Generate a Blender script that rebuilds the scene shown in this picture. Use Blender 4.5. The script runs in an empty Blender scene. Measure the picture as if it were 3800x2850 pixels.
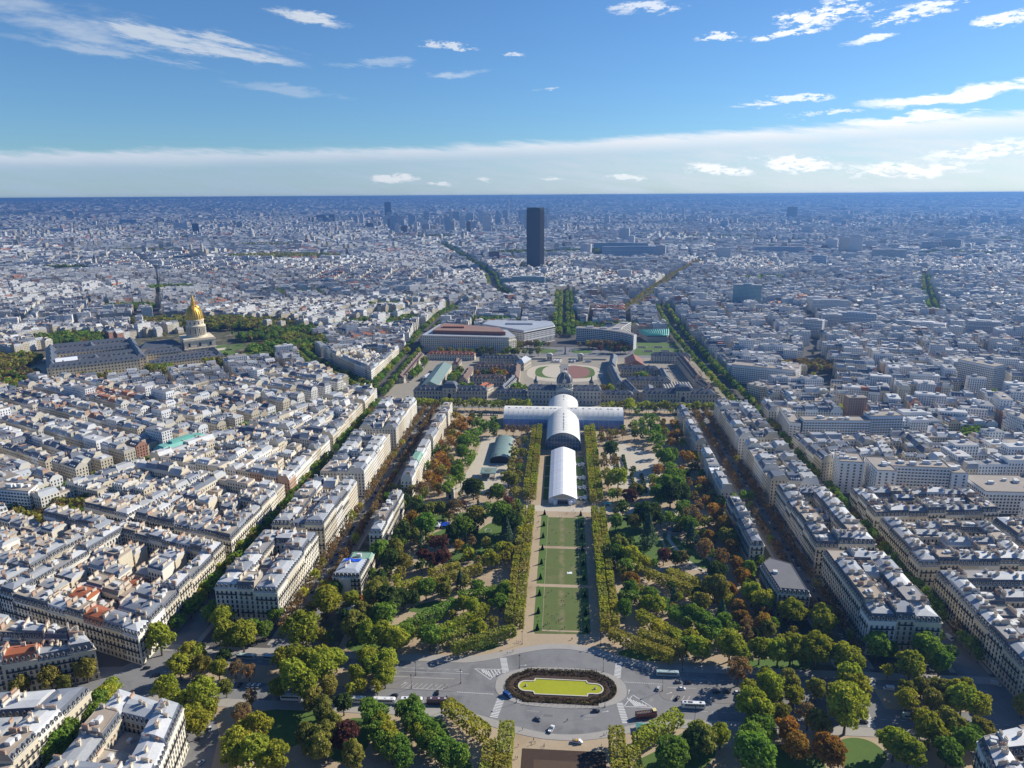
import bpy, math, random
import numpy as np
from mathutils import Matrix, Vector
random.seed(7)
RS = np.random.RandomState(11)
SC = bpy.context.scene
COL = SC.collection
R = math.radians

# ------------------------------------------------------------------ camera
# world frame: metres, +y runs down the park axis from the viewpoint, +x to the right, z = 0 street level
CAM = (-1.6, 0.0, 271.3)
FPX = 2640.0 / 3800.0                     # focal length as a share of the picture width
_p, _a, _r = R(14.88), R(4.2), R(0.35)    # pitch down, yaw left of the axis, roll
FW = np.array([-math.sin(_a) * math.cos(_p), math.cos(_a) * math.cos(_p), -math.sin(_p)])
_rt = np.array([math.cos(_a), math.sin(_a), 0.0])
_up = np.cross(_rt, FW)
RT = _rt * math.cos(_r) - _up * math.sin(_r)
UP = _up * math.cos(_r) + _rt * math.sin(_r)
cd = bpy.data.cameras.new("camera")
cam = bpy.data.objects.new("camera", cd)
COL.objects.link(cam)
cd.sensor_fit = 'HORIZONTAL'
cd.sensor_width = 36.0
cd.lens = 36.0 * FPX
cd.clip_start = 1.0
cd.clip_end = 90000.0
m = Matrix.Identity(4)
for i in range(3):
  m[i][0], m[i][1], m[i][2], m[i][3] = RT[i], UP[i], -FW[i], CAM[i]
cam.matrix_world = m
SC.camera = cam

# ------------------------------------------------------------------ sun, sky, exposure
SUN_AZ, SUN_EL = 59.0, 31.0               # degrees clockwise from +y, degrees above the horizon
sd = bpy.data.lights.new("sun", 'SUN')
sd.energy = 5.0
sd.angle = R(0.5)
sd.color = (1.0, 0.93, 0.80)
sun = bpy.data.objects.new("sun", sd)
COL.objects.link(sun)
sv = Vector((math.sin(R(SUN_AZ)) * math.cos(R(SUN_EL)), math.cos(R(SUN_AZ)) * math.cos(R(SUN_EL)), math.sin(R(SUN_EL))))
sun.rotation_euler = sv.to_track_quat('Z', 'Y').to_euler()
sun.location = (400, 200, 900)

SKY_STRENGTH = 0.062
HAZE_DENSITY = 9.5e-5
HAZE_COLOR = (0.125, 0.290, 0.640, 1)
SC.view_settings.view_transform = 'Standard'
SC.view_settings.look = 'None'
SC.view_settings.exposure = 0.5
SC.view_settings.gamma = 1.0
SC.view_settings.use_curve_mapping = False
cy = SC.cycles
cy.max_bounces = 4
cy.diffuse_bounces = 2
cy.glossy_bounces = 2
cy.transmission_bounces = 2
cy.transparent_max_bounces = 6
cy.volume_bounces = 0
cy.sample_clamp_indirect = 4.0
cy.use_denoising = True
cy.caustics_reflective = False
cy.caustics_refractive = False


class NT:
  """small helper around a node tree"""
  def __init__(s, tree):
    s.t = tree
    tree.nodes.clear()

  def n(s, kind, **kw):
    nd = s.t.nodes.new(kind)
    for k, v in kw.items():
      setattr(nd, k, v)
    return nd

  def l(s, a, b):
    s.t.links.new(a, b)

  def put(s, sock, v):
    if isinstance(v, (int, float)):
      sock.default_value = v
    elif isinstance(v, tuple):
      sock.default_value = v
    else:
      s.l(v, sock)

  def m(s, op, a, b=None, c=None, clamp=False):
    nd = s.n('ShaderNodeMath', operation=op)
    nd.use_clamp = clamp
    s.put(nd.inputs[0], a)
    if b is not None:
      s.put(nd.inputs[1], b)
    if c is not None:
      s.put(nd.inputs[2], c)
    return nd.outputs[0]

  def step(s, v, lo, hi):
    nd = s.n('ShaderNodeMapRange')
    nd.interpolation_type = 'SMOOTHSTEP'
    s.put(nd.inputs[0], v)
    s.put(nd.inputs[1], lo)
    s.put(nd.inputs[2], hi)
    return nd.outputs[0]

  def mix(s, f, a, b, blend='MIX'):
    nd = s.n('ShaderNodeMix', data_type='RGBA', blend_type=blend)
    s.put(nd.inputs[0], f)
    s.put(nd.inputs[6], a)
    s.put(nd.inputs[7], b)
    return nd.outputs[2]

  def noise(s, vec, scale, detail=3.0, rough=0.55):
    nd = s.n('ShaderNodeTexNoise')
    if vec is not None:
      s.l(vec, nd.inputs['Vector'])
    nd.inputs['Scale'].default_value = scale
    nd.inputs['Detail'].default_value = detail
    nd.inputs['Roughness'].default_value = rough
    return nd.outputs[0]

  def xyz(s, x, y, z):
    nd = s.n('ShaderNodeCombineXYZ')
    s.put(nd.inputs[0], x)
    s.put(nd.inputs[1], y)
    s.put(nd.inputs[2], z)
    return nd.outputs[0]


world = bpy.data.worlds.new("World")
SC.world = world
world.use_nodes = True
N = NT(world.node_tree)
sky = N.n('ShaderNodeTexSky', sky_type='NISHITA')
sky.sun_disc = False
sky.sun_elevation = R(SUN_EL)
sky.sun_rotation = R(SUN_AZ)
sky.altitude = 100
sky.air_density = 1.0
sky.dust_density = 0.25
sky.ozone_density = 3.0
tc = N.n('ShaderNodeTexCoord')
sp = N.n('ShaderNodeSeparateXYZ')
N.l(tc.outputs['Generated'], sp.inputs[0])
dx, dy, dz = sp.outputs
az = N.m('MULTIPLY', N.m('ARCTAN2', dx, dy), 57.29578)
el = N.m('MULTIPLY', N.m('ARCSINE', dz), 57.29578)
wn = N.n('ShaderNodeTexNoise')
N.l(N.xyz(N.m('MULTIPLY', az, 0.5), N.m('MULTIPLY', el, 1.5), 0.0), wn.inputs['Vector'])
wn.inputs['Scale'].default_value = 0.7
wn.inputs['Detail'].default_value = 6.0
wn.inputs['Roughness'].default_value = 0.62
wm = N.n('ShaderNodeVectorMath', operation='MULTIPLY_ADD')      # ragged outlines
N.l(wn.outputs['Color'], wm.inputs[0])
wm.inputs[1].default_value = (5.0, 1.5, 0)
N.l(N.xyz(N.m('SUBTRACT', az, 2.5), N.m('SUBTRACT', el, 0.75), 0.0), wm.inputs[2])
ang = wm.outputs[0]
# a flat cloud layer seen in perspective gives the fine structure
inv = N.m('DIVIDE', 1.0, N.m('ADD', N.m('MAXIMUM', dz, 0.0), 0.05))
layer = N.xyz(N.m('MULTIPLY', dx, inv), N.m('MULTIPLY', dy, inv), 0.0)
streak = N.noise(N.xyz(N.m('MULTIPLY', az, 0.35), N.m('MULTIPLY', N.m('ADD', el, N.m('MULTIPLY', az, 0.12)), 2.6), 3.0), 0.55, 9.0, 0.68)
puff = N.noise(N.xyz(N.m('MULTIPLY', az, 0.9), N.m('MULTIPLY', el, 2.6), 1.0), 1.3, 9.0, 0.66)
wisp = N.noise(layer, 1.3, 7.0, 0.6)


def blob(a0, e0, wa, we, tilt, k, tex, lo, hi):
  """one cloud: centre azimuth and elevation, half sizes in degrees, tilt, strength, texture and its threshold"""
  mp = N.n('ShaderNodeMapping', vector_type='TEXTURE')
  N.l(ang, mp.inputs['Vector'])
  mp.inputs['Location'].default_value = (a0, e0, 0)
  mp.inputs['Rotation'].default_value = (0, 0, R(tilt))
  mp.inputs['Scale'].default_value = (wa, we, 1)
  gr = N.n('ShaderNodeTexGradient', gradient_type='SPHERICAL')
  N.l(mp.outputs[0], gr.inputs[0])
  fall = gr.outputs['Fac']
  t = N.step(N.m('MULTIPLY_ADD', fall, 0.42, N.m('MULTIPLY_ADD', N.m('SUBTRACT', tex, 0.5), 2.3, 0.36)), lo, hi)
  return N.m('MULTIPLY', N.m('MULTIPLY', t, N.m('MULTIPLY', fall, 2.2, clamp=True)), k)

clouds = [
  blob(-31, 9.2, 7.0, 0.9, -5, 0.45, streak, 0.42, 0.85),
  blob(-20, 7.2, 6.0, 0.5, -4, 0.30, wisp, 0.40, 0.85),
  blob(-9, 8.6, 4.0, 0.4, 3, 0.45, wisp, 0.40, 0.80),
  blob(23, 11.2, 4.0, 0.6, 6, 0.8, puff, 0.45, 0.75),
  blob(18.5, 5.4, 2.4, 0.3, 2, 0.7, puff, 0.40, 0.70),
  blob(4.5, 1.3, 2.2, 0.35, 0, 0.8, puff, 0.32, 0.62),
  blob(28, 2.6, 4.0, 0.7, 3, 0.8, puff, 0.34, 0.66),
  blob(-27, 10.2, 8.5, 1.2, -6, 0.75, streak, 0.36, 0.80),
  blob(-25, 9.6, 6.5, 0.42, -7, 0.75, streak, 0.30, 0.70),
  blob(-34, 10.9, 8.0, 1.8, -4, 0.50, wisp, 0.36, 0.80),
  blob(-18.8, 12.05, 3.6, 0.45, -8, 0.85, streak, 0.30, 0.70),
  blob(-8.7, 10.5, 2.6, 0.45, -2, 0.75, puff, 0.40, 0.72),
  blob(-13.5, 9.4, 4.5, 0.45, 4, 0.35, streak, 0.34, 0.75),
  blob(-4.1, 10.1, 1.4, 0.28, 0, 0.70, puff, 0.40, 0.70),
  blob(5.4, 12.8, 3.0, 0.6, 0, 0.7, puff, 0.35, 0.75),
  blob(17.8, 11.6, 4.6, 0.75, 4, 0.95, puff, 0.38, 0.70),
  blob(15.2, 10.7, 3.2, 0.38, 5, 0.90, puff, 0.36, 0.68),
  blob(10.8, 10.6, 1.5, 0.30, 0, 0.85, puff, 0.38, 0.70),
  blob(20.8, 9.75, 2.0, 0.22, 2, 0.80, streak, 0.30, 0.65),
  blob(28.0, 10.3, 1.9, 0.5, 6, 0.85, puff, 0.38, 0.70),
  blob(13.6, 6.1, 2.2, 0.26, 2, 0.85, streak, 0.28, 0.62),
  blob(16.5, 6.45, 2.6, 0.24, -2, 0.80, puff, 0.34, 0.68),
  blob(26.5, 6.1, 7.0, 0.50, 5, 0.95, streak, 0.28, 0.66),
  blob(24.0, 4.9, 5.5, 0.35, 2, 0.90, streak, 0.26, 0.62),
  blob(-13.5, 1.28, 2.1, 0.40, -2, 1.10, puff, 0.26, 0.52),
  blob(-9.5, 0.98, 1.1, 0.18, 0, 0.8, puff, 0.30, 0.60),
  blob(-6.4, 1.05, 0.9, 0.16, 0, 0.7, puff, 0.30, 0.60),
  blob(-1.1, 1.12, 1.0, 0.25, 0, 0.7, puff, 0.30, 0.62),
  blob(11.5, 1.75, 2.8, 0.55, 0, 1.0, puff, 0.30, 0.60),
  blob(17.0, 2.1, 3.2, 0.75, -3, 1.0, puff, 0.30, 0.60),
  blob(24.0, 1.5, 5.0, 0.6, 0, 0.9, puff, 0.30, 0.62),
  blob(-1.5, 7.6, 1.2, 0.15, 0, 0.5, streak, 0.30, 0.65),
]
mask = clouds[0]
for c in clouds[1:]:
  mask = N.m('MAXIMUM', mask, c)
# far stratus sheet, its near edge a long soft line above the horizon
edge = N.m('ADD', N.m('ADD', 4.15, N.m('MULTIPLY', dx, 1.9)), N.m('MULTIPLY', N.m('SUBTRACT', streak, 0.5), 1.3))
under = N.m('SUBTRACT', edge, el)
sheet = N.m('MULTIPLY', N.step(under, -0.10, 0.55), N.m('ADD', N.m('SUBTRACT', 0.92, N.m('MULTIPLY', N.step(under, 0.5, 1.5), 0.26)), N.m('MULTIPLY', N.m('SUBTRACT', streak, 0.5), 1.2)), clamp=True)
low = N.step(under, 0.25, 1.5)
# sunward brightening of the cloud: forward scattering
sdot = N.n('ShaderNodeVectorMath', operation='DOT_PRODUCT')
N.l(tc.outputs['Generated'], sdot.inputs[0])
sdot.inputs[1].default_value = sv
fwd = N.step(sdot.outputs['Value'], 0.1, 1.0)
cl_col = N.mix(fwd, (7.6, 8.3, 9.2, 1), (14.0, 14.2, 14.4, 1))
sh_hi = N.mix(fwd, (7.0, 7.9, 9.3, 1), (12.0, 12.4, 12.8, 1))
sh_lo = N.mix(fwd, (4.5, 5.9, 7.7, 1), (10.6, 11.2, 11.8, 1))
sh_col = N.mix(low, sh_hi, sh_lo)
clear = N.mix(1.0, sky.outputs[0], (0.66, 1.0, 1.36, 1), 'MULTIPLY')      # clean autumn air
vis = N.mix(sheet, clear, sh_col)
vis = N.mix(mask, vis, cl_col)
bg = N.n('ShaderNodeBackground')
bg.inputs['Strength'].default_value = SKY_STRENGTH
N.l(vis, bg.inputs['Color'])
wo = N.n('ShaderNodeOutputWorld')
N.l(bg.outputs[0], wo.inputs['Surface'])
world.cycles.sampling_method = 'MANUAL'
world.cycles.sample_map_resolution = 1024

# ------------------------------------------------------------------ helpers
def project(x, y, z):
  """share of the picture width and height at which a point stands (for choosing what is in view)"""
  v0, v1, v2 = np.asarray(x) - CAM[0], np.asarray(y) - CAM[1], np.asarray(z) - CAM[2]
  d = v0 * FW[0] + v1 * FW[1] + v2 * FW[2]
  d = np.maximum(d, 1e-3)
  u = 0.5 + FPX * (v0 * RT[0] + v1 * RT[1] + v2 * RT[2]) / d
  w = 0.5 - FPX * (v0 * UP[0] + v1 * UP[1] + v2 * UP[2]) / d / 0.75
  return u, w, d


def in_view(x, y, pad=0.05):
  u, w, d = project(x, y, 12.0)
  return (u > -pad) & (u < 1 + pad) & (w < 1 + pad * 2) & (d > 10)


def tag(o, label=None, cat=None, group=None, kind=None):
  if label:
    o['label'] = label
  if cat:
    o['category'] = cat
  if group:
    o['group'] = group
  if kind:
    o['kind'] = kind
  return o


def obj(name, mesh, parent=None, loc=(0, 0, 0), rz=0.0, scale=None, color=None):
  o = bpy.data.objects.new(name, mesh)
  o.location = loc
  if rz:
    o.rotation_euler = (0, 0, rz)
  if scale:
    o.scale = scale
  if color:
    o.color = (color[0], color[1], color[2], 1)
  if parent is not None:
    o.parent = parent
  COL.objects.link(o)
  return o


def empty(name, loc, rz=0.0, scale=None):
  o = bpy.data.objects.new(name, None)
  o.location = loc
  o.rotation_euler = (0, 0, rz)
  o.empty_display_size = 1.0
  if scale:
    o.scale = scale
  COL.objects.link(o)
  return o


def mesh_np(name, V, F, mats, mi=None, col=None, uv=None, smooth=False):
  """mesh from arrays; F is (n,4) or (n,3); col is one colour per face, uv two numbers per corner"""
  V = np.asarray(V, np.float32)
  F = np.asarray(F, np.int32)
  k = F.shape[1]
  me = bpy.data.meshes.new(name)
  me.vertices.add(len(V))
  me.vertices.foreach_set('co', V.ravel())
  me.loops.add(F.size)
  me.loops.foreach_set('vertex_index', F.ravel())
  me.polygons.add(len(F))
  me.polygons.foreach_set('loop_start', np.arange(0, F.size, k, dtype=np.int32))
  for mt in mats:
    me.materials.append(mt)
  if mi is not None:
    me.polygons.foreach_set('material_index', np.asarray(mi, np.int32))
  me.polygons.foreach_set('use_smooth', np.full(len(F), smooth, bool))
  if uv is not None:
    u = me.uv_layers.new(name='UVMap')
    u.data.foreach_set('uv', np.asarray(uv, np.float32).ravel())
  if col is not None:
    a = me.attributes.new('tint', 'FLOAT_COLOR', 'FACE')
    c = np.ones((len(F), 4), np.float32)
    c[:, :3] = col
    a.data.foreach_set('color', c.ravel())
  me.update(calc_edges=True)
  return me


class MB:
  """collects boxes, prisms, lofts into one mesh"""
  def __init__(s):
    s.v, s.f, s.m = [], [], []

  def add(s, vs, fs, mi=0):
    b = len(s.v)
    s.v.extend([tuple(p) for p in vs])
    for f in fs:
      s.f.append(tuple(b + i for i in f))
      s.m.append(mi)

  def box(s, x0, x1, y0, y1, z0, z1, mi=0, bottom=False):
    vs = [(x0, y0, z0), (x1, y0, z0), (x1, y1, z0), (x0, y1, z0), (x0, y0, z1), (x1, y0, z1), (x1, y1, z1), (x0, y1, z1)]
    fs = [(0, 1, 5, 4), (1, 2, 6, 5), (2, 3, 7, 6), (3, 0, 4, 7), (4, 5, 6, 7)]
    if bottom:
      fs.append((3, 2, 1, 0))
    s.add(vs, fs, mi)

  def prism(s, poly, z0, z1, mi=0, top_mi=None, cap=True, top_scale=None):
    n = len(poly)
    vs = [(p[0], p[1], z0) for p in poly]
    if top_scale:
      cx = sum(p[0] for p in poly) / n
      cy_ = sum(p[1] for p in poly) / n
      vs += [(cx + (p[0] - cx) * top_scale, cy_ + (p[1] - cy_) * top_scale, z1) for p in poly]
    else:
      vs += [(p[0], p[1], z1) for p in poly]
    s.add(vs, [(i, (i + 1) % n, n + (i + 1) % n, n + i) for i in range(n)], mi)
    if cap:
      s.add(vs[n:], [tuple(range(n))], mi if top_mi is None else top_mi)

  def rings(s, rings, mi=0, close=True, cap0=False, cap1=False):
    """loft through a list of rings of equal length"""
    n = len(rings[0])
    vs = [p for r in rings for p in r]
    fs = []
    for k in range(len(rings) - 1):
      for i in range(n if close else n - 1):
        j = (i + 1) % n
        fs.append((k * n + i, k * n + j, (k + 1) * n + j, (k + 1) * n + i))
    if cap0:
      fs.append(tuple(reversed(range(n))))
    if cap1:
      fs.append(tuple((len(rings) - 1) * n + i for i in range(n)))
    s.add(vs, fs, mi)

  def tube(s, pts, rad, n=6, mi=0, cap=True):
    rs = []
    for k, p in enumerate(pts):
      p = Vector(p)
      d = Vector(pts[min(k + 1, len(pts) - 1)]) - Vector(pts[max(k - 1, 0)])
      q = d.to_track_quat('Z', 'Y')
      r = rad[k] if isinstance(rad, (list, tuple)) else rad
      rs.append([tuple(p + q @ Vector((r * math.cos(6.28319 * i / n), r * math.sin(6.28319 * i / n), 0))) for i in range(n)])
    s.rings(rs, mi, True, cap, cap)

  def lathe(s, prof, n=16, mi=0, c=(0, 0)):
    rs = [[(c[0] + r * math.cos(6.28319 * i / n), c[1] + r * math.sin(6.28319 * i / n), z) for i in range(n)] for r, z in prof]
    s.rings(rs, mi, True, False, True)

  def mesh(s, name, mats, smooth=False):
    me = bpy.data.meshes.new(name)
    me.from_pydata(s.v, [], s.f)
    for mt in mats:
      me.materials.append(mt)
    me.polygons.foreach_set('material_index', np.array(s.m, np.int32))
    me.polygons.foreach_set('use_smooth', np.full(len(s.f), smooth, bool))
    me.update()
    return me


# ------------------------------------------------------------------ materials
def mat(name, col, rough=0.85, src=None, noise=0.0, nscale=0.05, nscale2=None, spec=0.3, metal=0.0, sheen=None, stain=None, bump=0.0, bscale=1.0, rand=0.0):
  """principled material; src 'obj' takes the object's own colour, 'tint' the face's; noise gives uneven tone"""
  mt = bpy.data.materials.new(name)
  mt.use_nodes = True
  T = NT(mt.node_tree)
  out = T.n('ShaderNodeOutputMaterial')
  b = T.n('ShaderNodeBsdfPrincipled')
  T.l(b.outputs[0], out.inputs[0])
  b.inputs['Roughness'].default_value = rough
  b.inputs['Specular IOR Level'].default_value = spec
  b.inputs['Metallic'].default_value = metal
  geo = T.n('ShaderNodeNewGeometry')
  if src == 'obj':
    oi = T.n('ShaderNodeObjectInfo')
    c = oi.outputs['Color']
  elif src == 'tint':
    at = T.n('ShaderNodeAttribute', attribute_name='tint')
    c = at.outputs['Color']
  else:
    c = (col[0], col[1], col[2], 1)
  if src and col != (1, 1, 1):
    c = T.mix(1.0, c, (col[0], col[1], col[2], 1), 'MULTIPLY')
  if noise:
    f = T.noise(geo.outputs['Position'], nscale, 5.0, 0.6)
    g = T.m('ADD', 1.0 - noise, T.m('MULTIPLY', f, 2 * noise))
    if nscale2:
      g = T.m('MULTIPLY', g, T.m('ADD', 1.0 - noise * 0.7, T.m('MULTIPLY', T.noise(geo.outputs['Position'], nscale2, 3.0), 1.4 * noise)))
    gg = T.n('ShaderNodeCombineColor')
    for i in range(3):
      T.l(g, gg.inputs[i])
    c = T.mix(1.0, c, gg.outputs[0], 'MULTIPLY')
  if rand:
    rv = T.n('ShaderNodeCombineColor')
    for i in range(3):
      T.l(T.m('ADD', 1.0 - rand, T.m('MULTIPLY', T.n('ShaderNodeObjectInfo').outputs['Random'], 2 * rand)), rv.inputs[i])
    c = T.mix(1.0, c, rv.outputs[0], 'MULTIPLY')
  if stain:
    sc, (lo, hi), scol = stain
    c = T.mix(T.step(T.noise(geo.outputs['Position'], sc, 5.0, 0.6), lo, hi), c, (scol[0], scol[1], scol[2], 1))
  T.put(b.inputs['Base Color'], c)
  if bump:
    bn = T.n('ShaderNodeBump')
    bn.inputs['Strength'].default_value = bump
    bn.inputs['Distance'].default_value = 0.1
    T.l(T.noise(geo.outputs['Position'], bscale, 4.0), bn.inputs['Height'])
    T.l(bn.outputs[0], b.inputs['Normal'])
  mt['bsdf'] = b.name
  return mt


def wall_far(name):
  """stone with window rows too far off to build: dark openings by metre position along each wall"""
  mt = mat(name, (1, 1, 1), 0.85, 'tint', 0.10, 0.06)
  T = NT.__new__(NT)
  T.t = mt.node_tree
  b = T.t.nodes[mt['bsdf']]
  src = b.inputs['Base Color'].links[0].from_socket
  uv = T.n('ShaderNodeUVMap', uv_map='UVMap')
  s2 = T.n('ShaderNodeSeparateXYZ')
  T.l(uv.outputs[0], s2.inputs[0])
  fu = T.m('FRACT', T.m('DIVIDE', s2.outputs[0], 2.7))
  fv = T.m('FRACT', T.m('DIVIDE', s2.outputs[1], 3.2))
  k = T.m('MULTIPLY', T.m('LESS_THAN', T.m('ABSOLUTE', T.m('SUBTRACT', fu, 0.5)), 0.23),
      T.m('LESS_THAN', T.m('ABSOLUTE', T.m('SUBTRACT', fv, 0.5)), 0.32))
  k = T.m('MULTIPLY', k, T.m('GREATER_THAN', s2.outputs[1], 0.01))
  T.l(T.mix(T.m('MULTIPLY', k, 0.85), src, (0.035, 0.04, 0.05, 1)), b.inputs['Base Color'])
  return mt


def zinc(name, src, col=(1, 1, 1), rough=0.52):
  """standing-seam metal roof: fine ribs every 0.7 m, streaked and patched"""
  mt = mat(name, col, rough, src, 0.22, 0.11, 0.9, spec=0.35)
  return mt


M = {}
M['stone'] = mat('stone', (1, 1, 1), 0.85, 'obj', 0.13, 0.10, 0.8, bump=0.15)
M['trim'] = mat('trim_stone', (0.56, 0.52, 0.44), 0.8, None, 0.10, 0.5)
M['zinc'] = zinc('zinc', 'obj')
M['slate'] = mat('slate', (0.095, 0.108, 0.135), 0.5, None, 0.25, 0.4, 2.0, spec=0.5)
M['glass'] = mat('window_glass', (0.022, 0.028, 0.038), 0.12, None, 0.3, 0.3, spec=0.7)
M['iron'] = mat('black_iron', (0.03, 0.032, 0.036), 0.6)
M['brick'] = mat('chimney_render', (1, 1, 1), 0.9, 'obj', 0.2, 0.7)
M['pot'] = mat('terracotta_pot', (0.36, 0.20, 0.13), 0.85, None, 0.2, 1.5)
M['tile'] = mat('clay_tile', (0.40, 0.13, 0.06), 0.85, None, 0.22, 0.5, 2.5)
M['wall_t'] = mat('stone_mass', (1, 1, 1), 0.85, 'tint', 0.12, 0.08)
M['wall_far'] = wall_far('stone_far')
M['roof_t'] = mat('roof_mass', (1, 1, 1), 0.62, 'tint', 0.20, 0.10, 0.6, spec=0.3)
M['gravel_roof'] = mat('gravel_roof', (1, 1, 1), 0.95, 'obj', 0.18, 0.15, 1.0)
M['paint'] = mat('white_paint', (0.64, 0.64, 0.62), 0.7, None, 0.25, 0.9)
M['asphalt'] = mat('asphalt', (0.205, 0.204, 0.206), 0.85, None, 0.20, 0.12, 1.2, stain=(0.05, (0.50, 0.66), (0.155, 0.154, 0.158)))
M['pavement'] = mat('pavement', (0.34, 0.32, 0.295), 0.9, None, 0.14, 0.15, 1.5)
M['kerb'] = mat('kerb_granite', (0.36, 0.35, 0.34), 0.85, None, 0.12, 0.6)
M['gravel'] = mat('sandy_gravel', (0.40, 0.315, 0.215), 0.95, None, 0.14, 0.05, 0.5, stain=(0.03, (0.5, 0.72), (0.33, 0.245, 0.165)))
M['lawn'] = mat('lawn_grass', (0.085, 0.145, 0.030), 0.95, None, 0.22, 0.06, 0.5)
M['lawn_worn'] = mat('worn_lawn_grass', (0.105, 0.135, 0.040), 0.95, None, 0.16, 0.05, 0.4, stain=(0.045, (0.55, 0.80), (0.19, 0.165, 0.085)))
def wear_strip(mt):
  T = NT.__new__(NT)
  T.t = mt.node_tree
  b = T.t.nodes[mt['bsdf']]
  src = b.inputs['Base Color'].links[0].from_socket
  g = T.n('ShaderNodeNewGeometry').outputs['Position']
  s4 = T.n('ShaderNodeSeparateXYZ')
  T.l(g, s4.inputs[0])
  k = T.m('MULTIPLY', T.step(T.m('ABSOLUTE', T.m('ADD', s4.outputs[0], 0.4)), 3.2, 0.2), T.step(T.noise(g, 0.16, 5.0), 0.36, 0.62))
  T.l(T.mix(T.m('MULTIPLY', k, 0.75), src, (0.24, 0.20, 0.11, 1)), b.inputs['Base Color'])


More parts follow.
